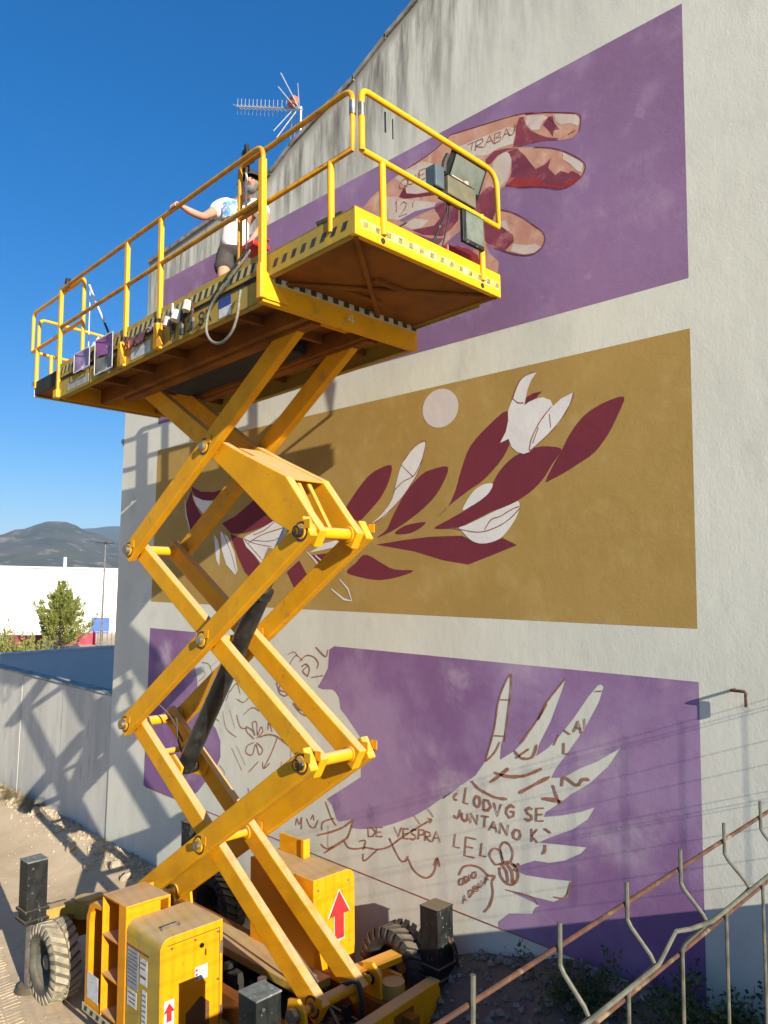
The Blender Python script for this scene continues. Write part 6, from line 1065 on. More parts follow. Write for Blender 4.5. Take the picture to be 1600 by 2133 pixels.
for i in range(8):
    x = 3.40 + i * .115; m = PP_(); m.prism([(x, ze + .06), (x + .05, ze + .06), (x + .08, ze + .12), (x + .03, ze + .12)], lambda a_, b_, d_: (a_, d_, b_), ye0 - .002, ye0 - .0008)
    P(m, 'hazard_mark', M['strip_black'], es)
m = PP_(); m.box(2.6, xe - .012, ye1 - .01, ye1, ze, ze + .20); P(m, 'extension_side', YD)
m = PP_()
m.beam((xe - .03, ye0 + .03, ze + .005), (xr - .3, ye1 - .1, ze + .005), .035, .03)
m.beam((xr - .1, ye0 + .05, ze + .000), (xe - .03, ye1 - .02, ze + .000), .035, .024)
m.box(3.55, 3.575, -.28, .12, ze - .012, ze + .019).box(3.86, 3.885, -.28, .12, ze - .012, ze + .019)
P(m, 'underside_brace', UO, ext, bevel=.003)
# extension deck, left
m = PP_(); m.box(xm, xl, ye0 + .01, ye1 - .01, ze + .02, ze + .028); P(m, 'extension_deck', UO)
m = PP_(); m.box(xm, xm + .012, ye0, ye1, ze, ze + .18).box(xm, xm + .05, ye0, ye1, ze - .004, ze + .012); P(m, 'extension_front', YD, bevel=.003)
m = PP_(); m.box(xm + .013, xl, ye0, ye0 + .012, ze + .01, ze + .18); P(m, 'extension_side', M['dark'])
P(PP_().box(xm + .013, xl, ye1 - .012, ye1, ze + .01, ze + .18), 'extension_side', M['dark'])
P(PP_().box(xl - .004, xl + .012, yn + .06, yf - .06, zd, zd + .19), 'end_beam', Y)
m = PP_(); m.box(xm - .004, xm + .016, ye0 - .004, ye0 + .016, ze - .006, ze + .19); P(m, 'corner_strip', M['label_white'])

# guard rails
R_, RP_ = .021, .024
def arc(p, a_, b_, r, n=5):
    # rounded corner at p between directions a_ and b_
    p, a_, b_ = V(*p), V(*a_).normalized(), V(*b_).normalized()
    q0, q1 = p + a_ * r, p + b_ * r
    return [q0.lerp(p, t).lerp(p.lerp(q1, t), t) for t in [k / n for k in range(n + 1)]]
def rail(name, pts, r=R_, mt=None, par=None): m = PP_(); m.tube(pts, r, 10); return P(m, name, mt or (YC if 'post' in name or name == 'end_rail' else M['rail_shaded']), par, smooth=True)
zt, zm = 6.857, 6.40
rails = []
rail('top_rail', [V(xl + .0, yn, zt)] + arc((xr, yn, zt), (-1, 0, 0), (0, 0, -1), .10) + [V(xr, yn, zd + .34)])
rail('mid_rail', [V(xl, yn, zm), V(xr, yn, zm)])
for x in (xl, 1.03, 1.71): 
    m = PP_(); m.box(x - .024, x + .024, yn - .02, yn + .02, zd + .30 if x > 0 else zd + .08, zt - .01); P(m, 'rail_post', YC, bevel=.006)
m = PP_(); m.box(xr - .028, xr + .028, yn - .028, yn + .022, zd + .02, zt - .12); P(m, 'rail_post', YC, bevel=.008)
m = PP_(); m.prism([(yn - .03, zd + .02), (yn - .03, zd + .30), (yn + .03, zd + .24), (yn + .26, zd + .02)], lambda a_, b_, d_: (d_, a_, b_), xr + .012, xr + .02); m.prism([(xr - .03, zd + .02), (xr + .02, zd + .02), (xr + .02, zd + .30), (xr - .03, zd + .30)], lambda a_, b_, d_: (a_, d_, b_), yn - .036, yn - .028); P(m, 'corner_gusset', YC, bevel=.003)
m = PP_(); m.box(xl - .045, xl + .06, yn - .045, yn + .03, zd + .0, zd + .10); P(m, 'corner_gusset', YC, bevel=.012)
# far side rails of the main deck and of the left extension
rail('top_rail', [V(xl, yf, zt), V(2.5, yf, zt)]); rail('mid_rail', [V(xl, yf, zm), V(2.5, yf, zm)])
for x in (xl, .2, 1.03, 1.8, 2.5):
    m = PP_(); m.box(x - .024, x + .024, yf - .02, yf + .02, zd + .2, zt); P(m, 'rail_post', YC, bevel=.006)
yo = ye1 - .01
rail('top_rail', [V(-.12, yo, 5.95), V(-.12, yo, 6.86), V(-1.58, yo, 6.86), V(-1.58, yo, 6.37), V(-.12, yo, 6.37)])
rail('rail_post', [V(-1.40, yo, 6.36), V(-1.40, yo, 5.86)], .024)
# inner rails of the right extension
yi = ye0 + .01
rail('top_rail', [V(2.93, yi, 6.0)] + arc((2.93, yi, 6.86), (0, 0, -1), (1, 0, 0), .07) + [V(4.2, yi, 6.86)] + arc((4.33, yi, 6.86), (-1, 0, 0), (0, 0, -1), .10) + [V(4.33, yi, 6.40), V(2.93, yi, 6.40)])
rail('rail_post', [V(4.09, yi, 6.40), V(4.09, yi, 5.86)], .026)
for z in (6.68, 6.74): pass
m = PP_(); m.cyl((4.33, yi, 6.66), (4.33, yi, 6.76), .025, 12).cyl((4.36, yi + .06, 6.66), (4.36, yi + .06, 6.76), .025, 12); P(m, 'clamp_sleeve', ST, smooth=True)
ye_ = ye0 + .07
rail('end_rail', [V(4.36, ye_, 6.40)] + arc((4.36, ye_, 6.87), (0, 0, -1), (0, 1, 0), .07) + arc((4.36, .745, 6.87), (0, -1, 0), (0, 0, -1), .16) + [V(4.36, .745, 6.38), V(4.36, ye_ + .01, 6.40)], .023)
for y in (-.66, .50): rail('rail_post', [V(4.36, y, 6.40), V(4.365, y, 5.83)], .026)
# left extension rails
rail('top_rail', [V(-.12, yi, 5.95), V(-.12, yi, 6.80)] + arc((-.12, yi, 6.86), (0, 0, -1), (-1, 0, 0), .06) + arc((-1.60, yi, 6.86), (1, 0, 0), (0, 0, -1), .07) + [V(-1.60, yi, 6.36), V(-.12, yi, 6.37)], R_, YC)
rail('rail_post', [V(-1.44, yi, 6.36), V(-1.44, yi, 5.86)], .024)
rail('end_rail', [V(-1.60, ye0 + .08, 6.40)] + arc((-1.60, ye0 + .08, 6.80), (0, 0, -1), (0, 1, 0), .08) + [V(-1.60, .55, 6.76)] + arc((-1.60, .70, 6.76), (0, -1, 0), (0, 0, -1), .1) + [V(-1.60, .70, 6.30), V(-1.60, ye0 + .08, 6.36)], R_)
for y in (-.72, .45): rail('rail_post', [V(-1.52, y, 6.34), V(-1.50, y, 5.86)], .022)
# lettering H 12 SX on the side beam
F_ = {'H': [[(0, 0), (0, 1)], [(1, 0), (1, 1)], [(0, .5), (1, .5)]], '1': [[(.3, .8), (.6, 1), (.6, 0)]], '2': [[(0, .8), (.3, 1), (.8, 1), (1, .8), (.9, .55), (0, 0), (1, 0)]], 'S': [[(1, .85), (.7, 1), (.3, 1), (0, .8), (.2, .55), (.8, .45), (1, .2), (.7, 0), (.3, 0), (0, .15)]], 'X': [[(0, 0), (1, 1)], [(0, 1), (1, 0)]]}
x = 1.92
for ch in 'H 12 SX':
    m = PP_()
    if ch != ' ':
        for st__ in F_[ch]: stroke3(m, lambda a_, b_: (a_, yn - .0015, b_), [(x + a_ * .075, zd + .045 + b_ * .11) for a_, b_ in st__], .02)
        P(m, 'letter', M['strip_black'], beam, recalc=False)
    x += .115 if ch != ' ' else .07
def plate(x0, x1, z0, z1, mt, name='sign_plate', d=.004):
    m = PP_(); m.box(x0, x1, yn - d, yn - .0005, z0, z1); return P(m, name, mt, beam)
plate(2.72, 2.90, zd + .10, zd + .185, mat('plate_blue', (.03, .06, .25), (.03, .05, .2), 5, .5)); plate(2.72, 2.90, zd + .02, zd + .10, M['label_white'])
plate(1.16, 1.55, zd + .03, zd + .15, mat('plate_pale', (.48, .50, .47), (.38, .39, .36), 16, .6, c3=(.2, .2, .18), s3=30, t3=(.58, .66)))
plate(-.35, .2, zd + .03, zd + .12, mat('plate_pale2', (.35, .35, .28), (.25, .24, .18), 16, .6))
for x in (1.02, 1.74):
    m = PP_(); m.prism([(x - .03, zd + .0), (x + .14, zd + .0), (x + .05, zd + .13), (x + .0, zd + .24), (x - .03, zd + .24)], lambda a_, b_, d_: (a_, d_, b_), yn - .06, yn - .052); m.box(x - .034, x + .03, yn - .06, yn, zd + .0, zd + .24); P(m, 'post_socket', YC, bevel=.003)

# ================================================================ loose things on the platform
TOP = LM @ PM
def loose(name, loc, label, cat): 
    t = empty(name, (0, 0, 0), label, cat); t.matrix_world = TOP @ Matrix.Translation(loc); return t
def LB(): return MB()
# printed banners tied to the near side
vinyl = mat('banner_violet', (.17, .10, .24), (.28, .2, .34), 4, .5, c3=(.55, .5, .55), s3=9, t3=(.58, .66))
vinyl2 = mat('banner_pink', (.24, .06, .20), (.16, .07, .18), 5, .5, c3=(.5, .4, .45), s3=10, t3=(.6, .66))
vinyl3 = mat('banner_dark', (.07, .075, .065), (.15, .15, .13), 6, .6, c3=(.4, .4, .37), s3=14, t3=(.6, .66))
def banner(x0, z0, w, h, label, mt, mt2=None):
    t = loose('banner', (x0, yn - .01, z0), label, 'banner')
    def cl(zz0, zz1, m_, nm, y_):
        m = LB(); nx, nz_ = 10, 5; vs = []
        for i in range(nx + 1):
            for k in range(nz_ + 1):
                u, v_ = i / nx, k / nz_; vs.append((u * w, y_ - .012 * math.sin(u * 7 + v_ * 2) - .01, zz0 + (zz1 - zz0) * v_ + .012 * math.sin(u * 5)))
        m.add(vs, [(i * (nz_ + 1) + k, (i + 1) * (nz_ + 1) + k, (i + 1) * (nz_ + 1) + k + 1, i * (nz_ + 1) + k + 1) for i in range(nx) for k in range(nz_)]); m.build(nm, m_, t, smooth='all', recalc=False)
    if mt2: cl(h * .48, h, mt, 'upper_print', -.004); cl(0, h * .46, mt2, 'lower_print', -.004)
    else: cl(0, h, mt, 'print', -.004)
    m = LB()
    for q in ((0, 0, w, .012), (0, h - .012, w, h), (0, 0, .012, h), (w - .012, 0, w, h)): m.box(q[0], q[2], -.035, -.031, q[1], q[3])
    m.build('border', M['label_white'], t)
banner(-.10, zd + .17, .40, .22, 'small violet banner on the platform side, left of the pink one', vinyl)
banner(.42, zd + .03, .42, .38, 'taller pink and dark banner on the platform side, right of the violet one', vinyl2, vinyl3)
# white bag
t = loose('plastic_bag', (-.62, -.5, 5.96), 'crumpled white plastic bag peeping over the left end of the platform edge', 'bag')
bm = bmesh.new(); bmesh.ops.create_icosphere(bm, subdivisions=3, radius=1)
for v in bm.verts:
    n_ = noise.noise(v.co * 1.7) * .35 + noise.noise(v.co * 4) * .12; v.co *= 1 + n_
    top = max(0, v.co.z); v.co.x *= .22 * (1 - .55 * top); v.co.y *= .18 * (1 - .5 * top); v.co.z = v.co.z * .30 + .12
me = bpy.data.meshes.new('bag_body'); bm.to_mesh(me); bm.free(); me.materials.append(mat('bag_white', (.72, .72, .66), (.6, .62, .5), 6, .5)); o = bpy.data.objects.new('bag_body', me); C.objects.link(o); o.parent = t
# rags, brushes, spray tins hung at the near side
def rag(x, z, w, h, mt, label):
    t = loose('rag', (x, yn - .03, z), label, 'rag'); m = LB(); vs = []
    for i in range(7):
        for k in range(6):
            u, v_ = i / 6 - .5, k / 5; vs.append((u * w * (1 - .4 * v_) + .01 * math.sin(k * 2), -.02 * math.sin(i * 1.9 + k * .7) - .01, -h * v_ + .02 * math.cos(i * 2)))
    m.add(vs, [(i * 6 + k, (i + 1) * 6 + k, (i + 1) * 6 + k + 1, i * 6 + k + 1) for i in range(6) for k in range(5)]); o = m.build('folds', mt, t, smooth='all', recalc=False)
rag(1.35, zd + .24, .42, .10, mat('rag_plum', (.20, .08, .10), (.12, .05, .07), 8, .9), 'plum coloured rag over the platform edge between two yellow post sockets')
rag(1.16, zd + .25, .14, .10, mat('rag_orange', (.52, .16, .07), (.4, .12, .05), 8, .9), 'orange rag knotted at the platform edge beside the plum one')
rag(1.60, zd + .26, .22, .05, mat('rag_mauve', (.40, .32, .42), (.3, .2, .3), 8, .9), 'mauve folded rag at the platform edge right of the plum one')
def brush(x, z, cl, label):
    t = loose('paint_brush', (x, yn - .03, z), label, 'brush'); m = LB(); m.tube([(0, 0, .16), (.005, 0, .06), (0, 0, 0)], [.008, .014, .011], 8); m.build('handle', cl, t, smooth=True)
    m = LB(); m.box(-.022, .022, -.010, .010, -.035, .0); m.build('ferrule', M['steel'], t)
    m = LB(); m.box(-.020, .020, -.009, .009, -.095, -.035); m.build('bristles', M['black_rubber'], t)
brush(2.0, zd + .20, M['label_white'], 'white handled paint brush hung highest on the platform side')
brush(2.16, zd + .12, M['black_rubber'], 'dark paint brush hung between the white tins')
brush(2.34, zd + .13, M['rust'], 'brown handled paint brush hung left of the hose loop')
def tin(x, z, r, mt, label):
    t = loose('paint_tin', (x, yn - .06, z), label, 'tin'); m = LB(); m.lathe([(-.045, .001), (-.045, r), (.045, r), (.05, r * .9), (.05, .001)], (0, 0, 0), (0, .25, 1), 18); m.build('can', mt, t, smooth=True)
    m = LB(); m.tube([(-r, 0, .04), (-r * .7, 0, .09), (0, 0, .11), (r * .7, 0, .09), (r, 0, .04)], .003, 6); m.build('bail', M['steel'], t)
wt = mat('tin_white', (.70, .70, .66), (.55, .54, .5), 9, .4)
tin(2.12, zd + .20, .042, wt, 'white paint tin hung at the middle of the platform side')
tin(2.30, zd + .24, .036, mat('tin_cream', (.60, .58, .40), (.5, .45, .3), 9, .4), 'small cream tin hung right of the white tin')
tin(1.95, zd + .19, .03, mat('tin_pink', (.55, .38, .36), (.45, .3, .3), 9, .4), 'small pinkish tin hung left of the white tin')
# hose loop hanging under the platform side
gr = mat('corrugated_grey', (.20, .19, .165), (.13, .125, .10), 30, .6)
t = loose('hanging_hose', (2.8, yn - .03, zd + .1), 'grey corrugated hose hanging in a loop below the platform side', 'hose'); m = LB(); pts = []
ctrl = [(.36, .04, .38), (.22, -.01, .24), (.04, -.03, .12), (-.10, -.03, .04), (-.17, -.03, -.07), (-.17, -.03, -.19), (-.08, -.03, -.29), (.06, -.03, -.33), (.20, -.03, -.28), (.28, -.03, -.16), (.29, -.02, -.02), (.28, .0, .06)]
CV = [V(*p) for p in ctrl]
for i in range(len(CV) - 1):
    p0, p1, p2, p3 = CV[max(i - 1, 0)], CV[i], CV[i + 1], CV[min(i + 2, len(CV) - 1)]
    for k in range(8):
        q = k / 8; pts.append(.5 * ((2 * p1) + (-p0 + p2) * q + (2 * p0 - 5 * p1 + 4 * p2 - p3) * q * q + (-p0 + 3 * p1 - 3 * p2 + p3) * q ** 3))
m.tube(pts, [.0105 + .002 * (i % 2) for i in range(len(pts))], 10); m.build('hose_body', gr, t, smooth='all')
for k, (dx, mt_) in enumerate(((.02, M['black_rubber']),)):
    m = LB(); m.tube([p + V(dx, -.02, .03 + .01 * k) for p in CV[:4]], .009, 8); m.build('cable', mt_, t, smooth=True)
# pole clamped to the rail beside the man
t = loose('camera_pole', (3.00, yn + .09, zd + .25), 'white telescopic pole with a black clamp standing against the rail in front of the man', 'pole')
m = LB(); m.tube([(-.02, 0, .0), (-.02, 0, .62)], .007, 10).tube([(-.015, -.01, .60), (-.01, -.01, 1.04)], .010, 10); m.build('tube', M['label_white'], t, smooth=True)
m = LB(); m.box(-.06, -.02, -.03, .03, 1.02, 1.18).box(-.05, .02, -.03, .03, 1.14, 1.20).box(-.035, -.005, -.02, .02, 1.18, 1.25).cyl((.0, 0, 1.08), (.07, 0, 1.06), .014, 10); m.build('clamp', BK, t, bevel=.008)
m = LB(); m.box(-.03, .05, -.02, .02, 1.07, 1.11); m.build('clamp_jaw', M['rust'], t)
# folding stick at the left end
t = loose('folding_stick', (.2, -.85, 5.95), 'white and black stick leaning from the rail at the left end of the platform', 'stick')
m = LB(); m.tube([(-.36, 0, .86), (-.16, .02, .55), (-.02, .04, .33)], .011, 8).tube([(-.33, .0, .85), (-.33, 0, .1)], .006, 8); m.build('tube', M['label_white'], t, smooth=True)
m = LB(); m.tube([(-.06, .035, .39), (.09, .06, .14)], .012, 8); m.build('grip', BK, t, smooth=True)
t = loose('rail_clamp', (-.48, yn + .02, 6.87), 'black clamp sitting on the top rail at the left end of the platform', 'clamp')
m = LB(); m.box(-.035, .035, -.03, .03, -.01, .055).box(-.02, .03, -.03, .02, .05, .085); m.build('clamp_body', BK, t, bevel=.01)
t = loose('rag_light', (-1.63, -.88, 5.97), 'pale cloth caught on the far left corner of the platform', 'rag')
m = LB(); m.box(-.05, .03, -.02, .03, -.02, .02); m.build('folds', M['label_white'], t, bevel=.012)
# control box hung on the end rail, and the folder under it
t = loose('control_box', (4.33, .30, 6.50), 'open black control box with a glazed lid hung on the right end rail', 'control box')
m = LB(); m.box(-.10, .02, -.20, .16, -.05, .11); m.build('case', mat('case_olive', (.13, .12, .07), (.10, .09, .055), 9, .6), t, bevel=.01)
m = LB(); m.box(-.08, .012, -.19, .15, .115, .126); m.build('panel', BK, t)
m = LB(); vs = [(-.11, -.10, .125), (-.11, .30, .125), (.02, .30, .38), (.02, -.10, .38)]
m.beam((-.10, .10, .13), (.01, .10, .36), .46, .012, up=(1, 0, 0)); m.build('lid', BK, t, bevel=.004)
m = LB(); m.beam((-.075, .10, .155), (.012, .10, .335), .38, .004, up=(1, 0, 0)); m.v = [(x + .012, y, z - .004) for x, y, z in m.v]; m.build('window', mat('lid_glass', (.15, .17, .14), (.10, .12, .10), 5, .25), t)
m = LB(); m.box(-.06, .0, -.12, .02, .127, .15).cyl((-.03, .08, .12), (-.03, .08, .17), .03, 14); m.build('joystick', mat('label_orange', (.45, .24, .12), (.5, .4, .35), 12, .5), t, bevel=.006)
m = LB(); m.box(-.10, .01, -.34, -.23, -.03, .16); m.build('side_case', mat('case_grey', (.07, .095, .115), (.05, .07, .09), 9, .6), t, bevel=.012)
m = LB(); m.tube([(-.03, -.2, .15), (-.02, -.19, .24), (.0, -.17, .30)], .022, 8); m.build('grip', M['black_rubber'], t, smooth=True)
t = loose('document_folder', (4.39, .36, 6.05), 'dark grey document folder hanging below the control box on the end rail', 'folder')
m = LB(); m.box(-.02, .012, -.15, .13, .02, .30); m.build('cover', BK, t, bevel=.006)
m = LB(); m.box(.0125, .0145, -.11, .115, .05, .285); m.build('sheet', mat('folder_sheet', (.14, .16, .13), (.09, .11, .09), 12, .5), t)
t = loose('control_cable', (4.33, .12, 6.45), 'thin black cable drooping from the control box to the deck', 'cable')
m = LB(); m.tube([(0, 0, 0), (.0, -.02, -.15), (-.02, -.10, -.32), (-.03, -.2, -.5)], .009, 8).tube([(0, .02, 0), (.0, .0, -.2), (-.02, -.08, -.5)], .006, 8); m.build('cord', BK, t, smooth=True)
t = loose('roller_pole', (3.95, -.2, 5.98), 'thin silver roller pole lying over the right end of the deck', 'pole')
m = LB(); m.tube([(-.55, -.15, .03), (.20, .02, .20)], .008, 8); m.build('tube', ST, t, smooth=True)
m = LB(); m.tube([(-.35, -.45, .22), (-.18, -.32, .30)], .022, 10); m.build('roller', BK, t, smooth=True)
m = LB(); m.tube([(-.50, -.52, .10), (-.2, -.34, .28)], .006, 8); m.build('rod', ST, t)
t = loose('masking_roll', (4.0, .35, 6.0), 'red plastic crate on the far right of the deck behind the folder', 'crate')
m = LB(); m.box(-.25, .22, -.12, .2, -.02, .12); m.build('crate_body', mat('crate_red', (.45, .05, .04), (.38, .04, .03), 4, .45), t, bevel=.015)
# narrow steel rods seen hanging inside the end rail
t = loose('drip_rods', (4.30, -.56, 6.86), 'two thin dark rods hanging from the top of the end rail', 'rods')
m = LB(); m.tube([(0, 0, 0), (0, 0, -.16)], .007, 6); m.build('rod', BK, t); m = LB(); m.tube([(0, .08, -.02), (0, .08, -.18)], .005, 6); m.build('rod', BK, t)

# ---------------------------------------------------------------- the man on the platform
man = empty('person', label='man in black cap, white t-shirt and dark shorts standing on the lift platform', cat='person')
man.matrix_world = TOP @ Matrix.Translation((2.0, -.35, 5.765))
MO = V(2.0, -.35, 5.765)
def skin(name, nodes, edges, m_, root=0, sub=2, parent=man):
    me = bpy.data.meshes.new(name); me.from_pydata([V(*p[:3]) - MO for p in nodes], edges, [])
    o = bpy.data.objects.new(name, me); C.objects.link(o); o.parent = parent
    sk = o.modifiers.new('skin', 'SKIN'); sk.use_smooth_shade = True; sk.branch_smoothing = .6
    if not me.skin_vertices: bpy.context.view_layer.objects.active = o
    lay = me.skin_vertices[0] if len(me.skin_vertices) else None
    for i, p in enumerate(nodes):
        r = p[3]; lay.data[i].radius = (r, r * (p[4] if len(p) > 4 else 1)); lay.data[i].use_root = (i == root)
    ss = o.modifiers.new('sub', 'SUBSURF'); ss.levels = sub; ss.render_levels = sub
    dg = bpy.context.evaluated_depsgraph_get(); me2 = bpy.data.meshes.new_from_object(o.evaluated_get(dg)); o.modifiers.clear(); o.data = me2
    me2.name = name; me2.materials.clear(); me2.materials.append(m_)
    for p in me2.polygons: p.use_smooth = True
    return o
skin_m = mat('skin', (.50, .25, .16), (.43, .20, .13), 9, .55); skin_m.node_tree.nodes['Principled BSDF'].inputs['Subsurface Weight'].default_value = .12
F_d = V(.70, -.70, 0); S_d = V(.71, .70, 0)
N_ = []; Ed = []
def nd(p, r, par=None, asp=1):
    N_.append((p[0], p[1], p[2], r, asp)); i = len(N_) - 1
    if par is not None: Ed.append((par, i))
    return i
pel = nd((1.96, -.33, 6.70), .13)
sp = nd((1.99, -.33, 6.86), .115, pel); ch = nd((2.03, -.32, 7.02), .13, sp); nb = nd((2.10, -.33, 7.13), .075, ch)
nk = nd((2.15, -.335, 7.150), .055, nb); jw = nd((2.235, -.36, 7.155), .068, nk); hd = nd((2.26, -.35, 7.225), .083, jw); cr_ = nd((2.262, -.345, 7.29), .07, hd)
no = nd((2.26 + .083, -.35 - .075, 7.19), .011, hd)
def armc(pts, rad, par):
    for p, r in zip(pts, rad): par = nd(p, r, par)
    return par
sR = nd((1.88, -.45, 7.09), .062, ch); eR = armc([(1.94, -.58, 6.96), (2.00, -.71, 6.85), (1.985, -.84, 6.865), (1.975, -.915, 6.89)], [.048, .038, .036, .025], sR)
palmR = nd((1.975, -.955, 6.895), .026, eR)
for k, dx in enumerate((-.036, -.012, .012, .036)):
    a_ = nd((1.975 + dx, -.985, 6.893), .0105, palmR); b_ = nd((1.975 + dx * 1.1, -1.012, 6.872), .0095, a_); nd((1.975 + dx * 1.1, -1.008, 6.842), .008, b_)
a_ = nd((2.015, -.95, 6.875), .011, palmR); nd((2.03, -.962, 6.845), .009, a_)
sL = nd((2.19, -.16, 7.07), .062, ch); eL = armc([(2.27, -.19, 6.95), (2.36, -.25, 6.83), (2.39, -.34, 6.70), (2.41, -.42, 6.60)], [.048, .038, .036, .025], sL)
palmL = nd((2.42, -.455, 6.555), .028, eL)
for k, dx in enumerate((-.034, -.012, .010, .032)):
    q = V(2.42, -.47, 6.53) + S_d * dx; a_ = nd(q + F_d * .02 + V(0, 0, -.03), .010, palmL); b_ = nd(q + F_d * .035 + V(0, 0, -.055), .009, a_); nd(q + F_d * .03 + V(0, 0, -.08), .008, b_)
a_ = nd((2.46, -.44, 6.54), .011, palmL); nd((2.485, -.455, 6.51), .009, a_)
for sgn, hp, kn, an_, to in ((-1, (1.90, -.39, 6.64), (2.02, -.49, 6.27), (1.94, -.43, 5.86), (2.04, -.54, 5.80)), (1, (2.02, -.25, 6.64), (2.11, -.31, 6.27), (2.05, -.25, 5.86), (2.15, -.36, 5.80))):
    h0 = nd(hp, .095, pel); t0 = nd([(a1 + b1) / 2 for a1, b1 in zip(hp, kn)], .078, h0); k0 = nd(kn, .055, t0)
    c0_ = nd([(a1 * .65 + b1 * .35) for a1, b1 in zip(kn, an_)], .056, k0); a0_ = nd(an_, .036, c0_); nd(to, .035, a0_)
body = skin('body', N_, Ed, skin_m)
# face: one head shape with eyes, beard, cap as its children
hc = V(2.262, -.352, 7.222) - MO
def hp_(f, s, u): return hc + F_d * f + S_d * s + V(0, 0, 1) * u + F_d * 0
hair = mat('grey_hair', (.20, .19, .18), (.10, .09, .09), 60, .8)
m = MB()
for sgn in (-1, 1):
    bmv = []
    for i in range(5):
        for j in range(8):
            th = math.pi * i / 4; ph = 2 * math.pi * j / 8; bmv.append(hp_(.072 + .012 * math.cos(th), sgn * .03 + .011 * math.sin(th) * math.cos(ph), .010 + .006 * math.sin(th) * math.sin(ph)))
    m.add(bmv, [(i * 8 + j, i * 8 + (j + 1) % 8, (i + 1) * 8 + (j + 1) % 8, (i + 1) * 8 + j) for i in range(4) for j in range(8)])
m.build('eyes', mat('eye_dark', (.06, .035, .03), (.03, .02, .02), 20, .3), man, smooth='all')
def blob(m, c, rf, rs, ru, n=10, wob=.12):
    vs = []
    for i in range(n):
        th = math.pi * i / (n - 1)
        for j in range(14):
            ph = 2 * math.pi * j / 14; p = V(math.sin(th) * math.cos(ph), math.sin(th) * math.sin(ph), math.cos(th)); k = 1 + wob * noise.noise(p * 2.3 + c * 9)
            vs.append(c + F_d * p.x * rf * k + S_d * p.y * rs * k + V(0, 0, 1) * p.z * ru * k)
    m.add(vs, [(i * 14 + j, i * 14 + (j + 1) % 14, (i + 1) * 14 + (j + 1) % 14, (i + 1) * 14 + j) for i in range(n - 1) for j in range(14)])
m = MB(); blob(m, hp_(.030, 0, -.080), .060, .062, .042); blob(m, hp_(-.035, 0, .0), .072, .086, .07); m.build('hair_and_beard', hair, man, smooth='all')
m = MB()
for sgn in (-1, 1): blob(m, hp_(-.005, sgn * .09, -.005), .018, .010, .03, 8, 0)
m.build('ears', skin_m, man, smooth='all')
m = MB(); blob(m, hp_(.078, 0, -.050), .012, .022, .006, 6, 0); m.build('mouth', mat('lips', (.30, .09, .07), (.25, .08, .06), 9, .5), man, smooth='all')
cap_m = mat('cap_black', (.02, .02, .022), (.04, .038, .036), 20, .8)
m = MB(); vs = []
for i in range(7):
    th = math.pi / 2 * i / 6
    for j in range(20):
        ph = 2 * math.pi * j / 20; vs.append(hp_(math.sin(th) * math.cos(ph) * .104, math.sin(th) * math.sin(ph) * .098, .045 + math.cos(th) * .085))
m.add(vs, [(i * 20 + j, i * 20 + (j + 1) % 20, (i + 1) * 20 + (j + 1) % 20, (i + 1) * 20 + j) for i in range(6) for j in range(20)])
capo = m.build('cap', cap_m, man, smooth='all')
m = MB(); n_ = 10; vs = []
for i in range(n_ + 1):
    ph = -1.0 + 2.0 * i / n_
    for (r_1, z_) in ((.10, .045), (.175, .022), (.175, .016), (.10, .038)): vs.append(hp_(-math.cos(ph) * r_1 * .55 + .0, math.sin(ph) * r_1, z_ + .02 * (1 - abs(ph))))
m.add(vs, [(i * 4 + k, (i + 1) * 4 + k, (i + 1) * 4 + (k + 1) % 4, i * 4 + (k + 1) % 4) for i in range(n_) for k in range(4)]); m.build('cap_peak', cap_m, capo, smooth='all')
# clothes
shirt_m = mat('tshirt_white', (.76, .75, .70), (.66, .65, .62), 7, .85, bump=.5, bscale=14)
N_ = []; Ed = []
a0 = nd((1.95, -.33, 6.60), .160); a1 = nd((1.985, -.33, 6.82), .15, a0); a2 = nd((2.02, -.325, 6.98), .152, a1); a3 = nd((2.05, -.32, 7.07), .135, a2)
b0_ = nd((1.955, -.39, 7.08), .115, a3); b1_ = nd((1.88, -.45, 7.07), .098, b0_); b2_ = nd((1.925, -.56, 6.97), .088, b1_)
d0_ = nd((2.12, -.24, 7.075), .115, a3); d1_ = nd((2.19, -.165, 7.055), .098, d0_); d2_ = nd((2.275, -.195, 6.94), .088, d1_)
shirt = skin('tshirt', N_, Ed, shirt_m)
for v in shirt.data.vertices:
    n_ = noise.noise(v.co * 7) * .014 + noise.noise(Vector((v.co.x * 16, v.co.y * 16, v.co.z * 6))) * .007; v.co += v.normal * n_
m = MB(); 
for pts in (((-.05, .12), (.06, .13)), ((-.06, .06), (.02, .07)), ((-.07, .0), (.05, .03))): pass
pr_ = mat('shirt_print', (.10, .25, .50), (.25, .45, .65), 30, .8, c3=(.75, .75, .72), s3=24, t3=(.48, .6))
m = MB(); vs = []
cc = V(2.02, -.325, 7.0) - MO
for i in range(7):
    for k in range(7):
        a_ = -.75 + 1.0 * i / 6; vs.append(cc + F_d * math.cos(a_) * .185 + S_d * math.sin(a_) * .185 + V(0, 0, -.10 + .16 * k / 6) )
m.add(vs, [(i * 7 + k, (i + 1) * 7 + k, (i + 1) * 7 + k + 1, i * 7 + k + 1) for i in range(6) for k in range(6)]); m.build('shirt_print', pr_, shirt, smooth='all', recalc=False)
sh_ = mat('shorts_dark', (.035, .032, .03), (.06, .045, .04), 9, .85, c3=(.38, .30, .27), s3=13, t3=(.64, .70))
N_ = []; Ed = []
a0 = nd((1.96, -.33, 6.71), .142); a1 = nd((1.955, -.33, 6.64), .14, a0)
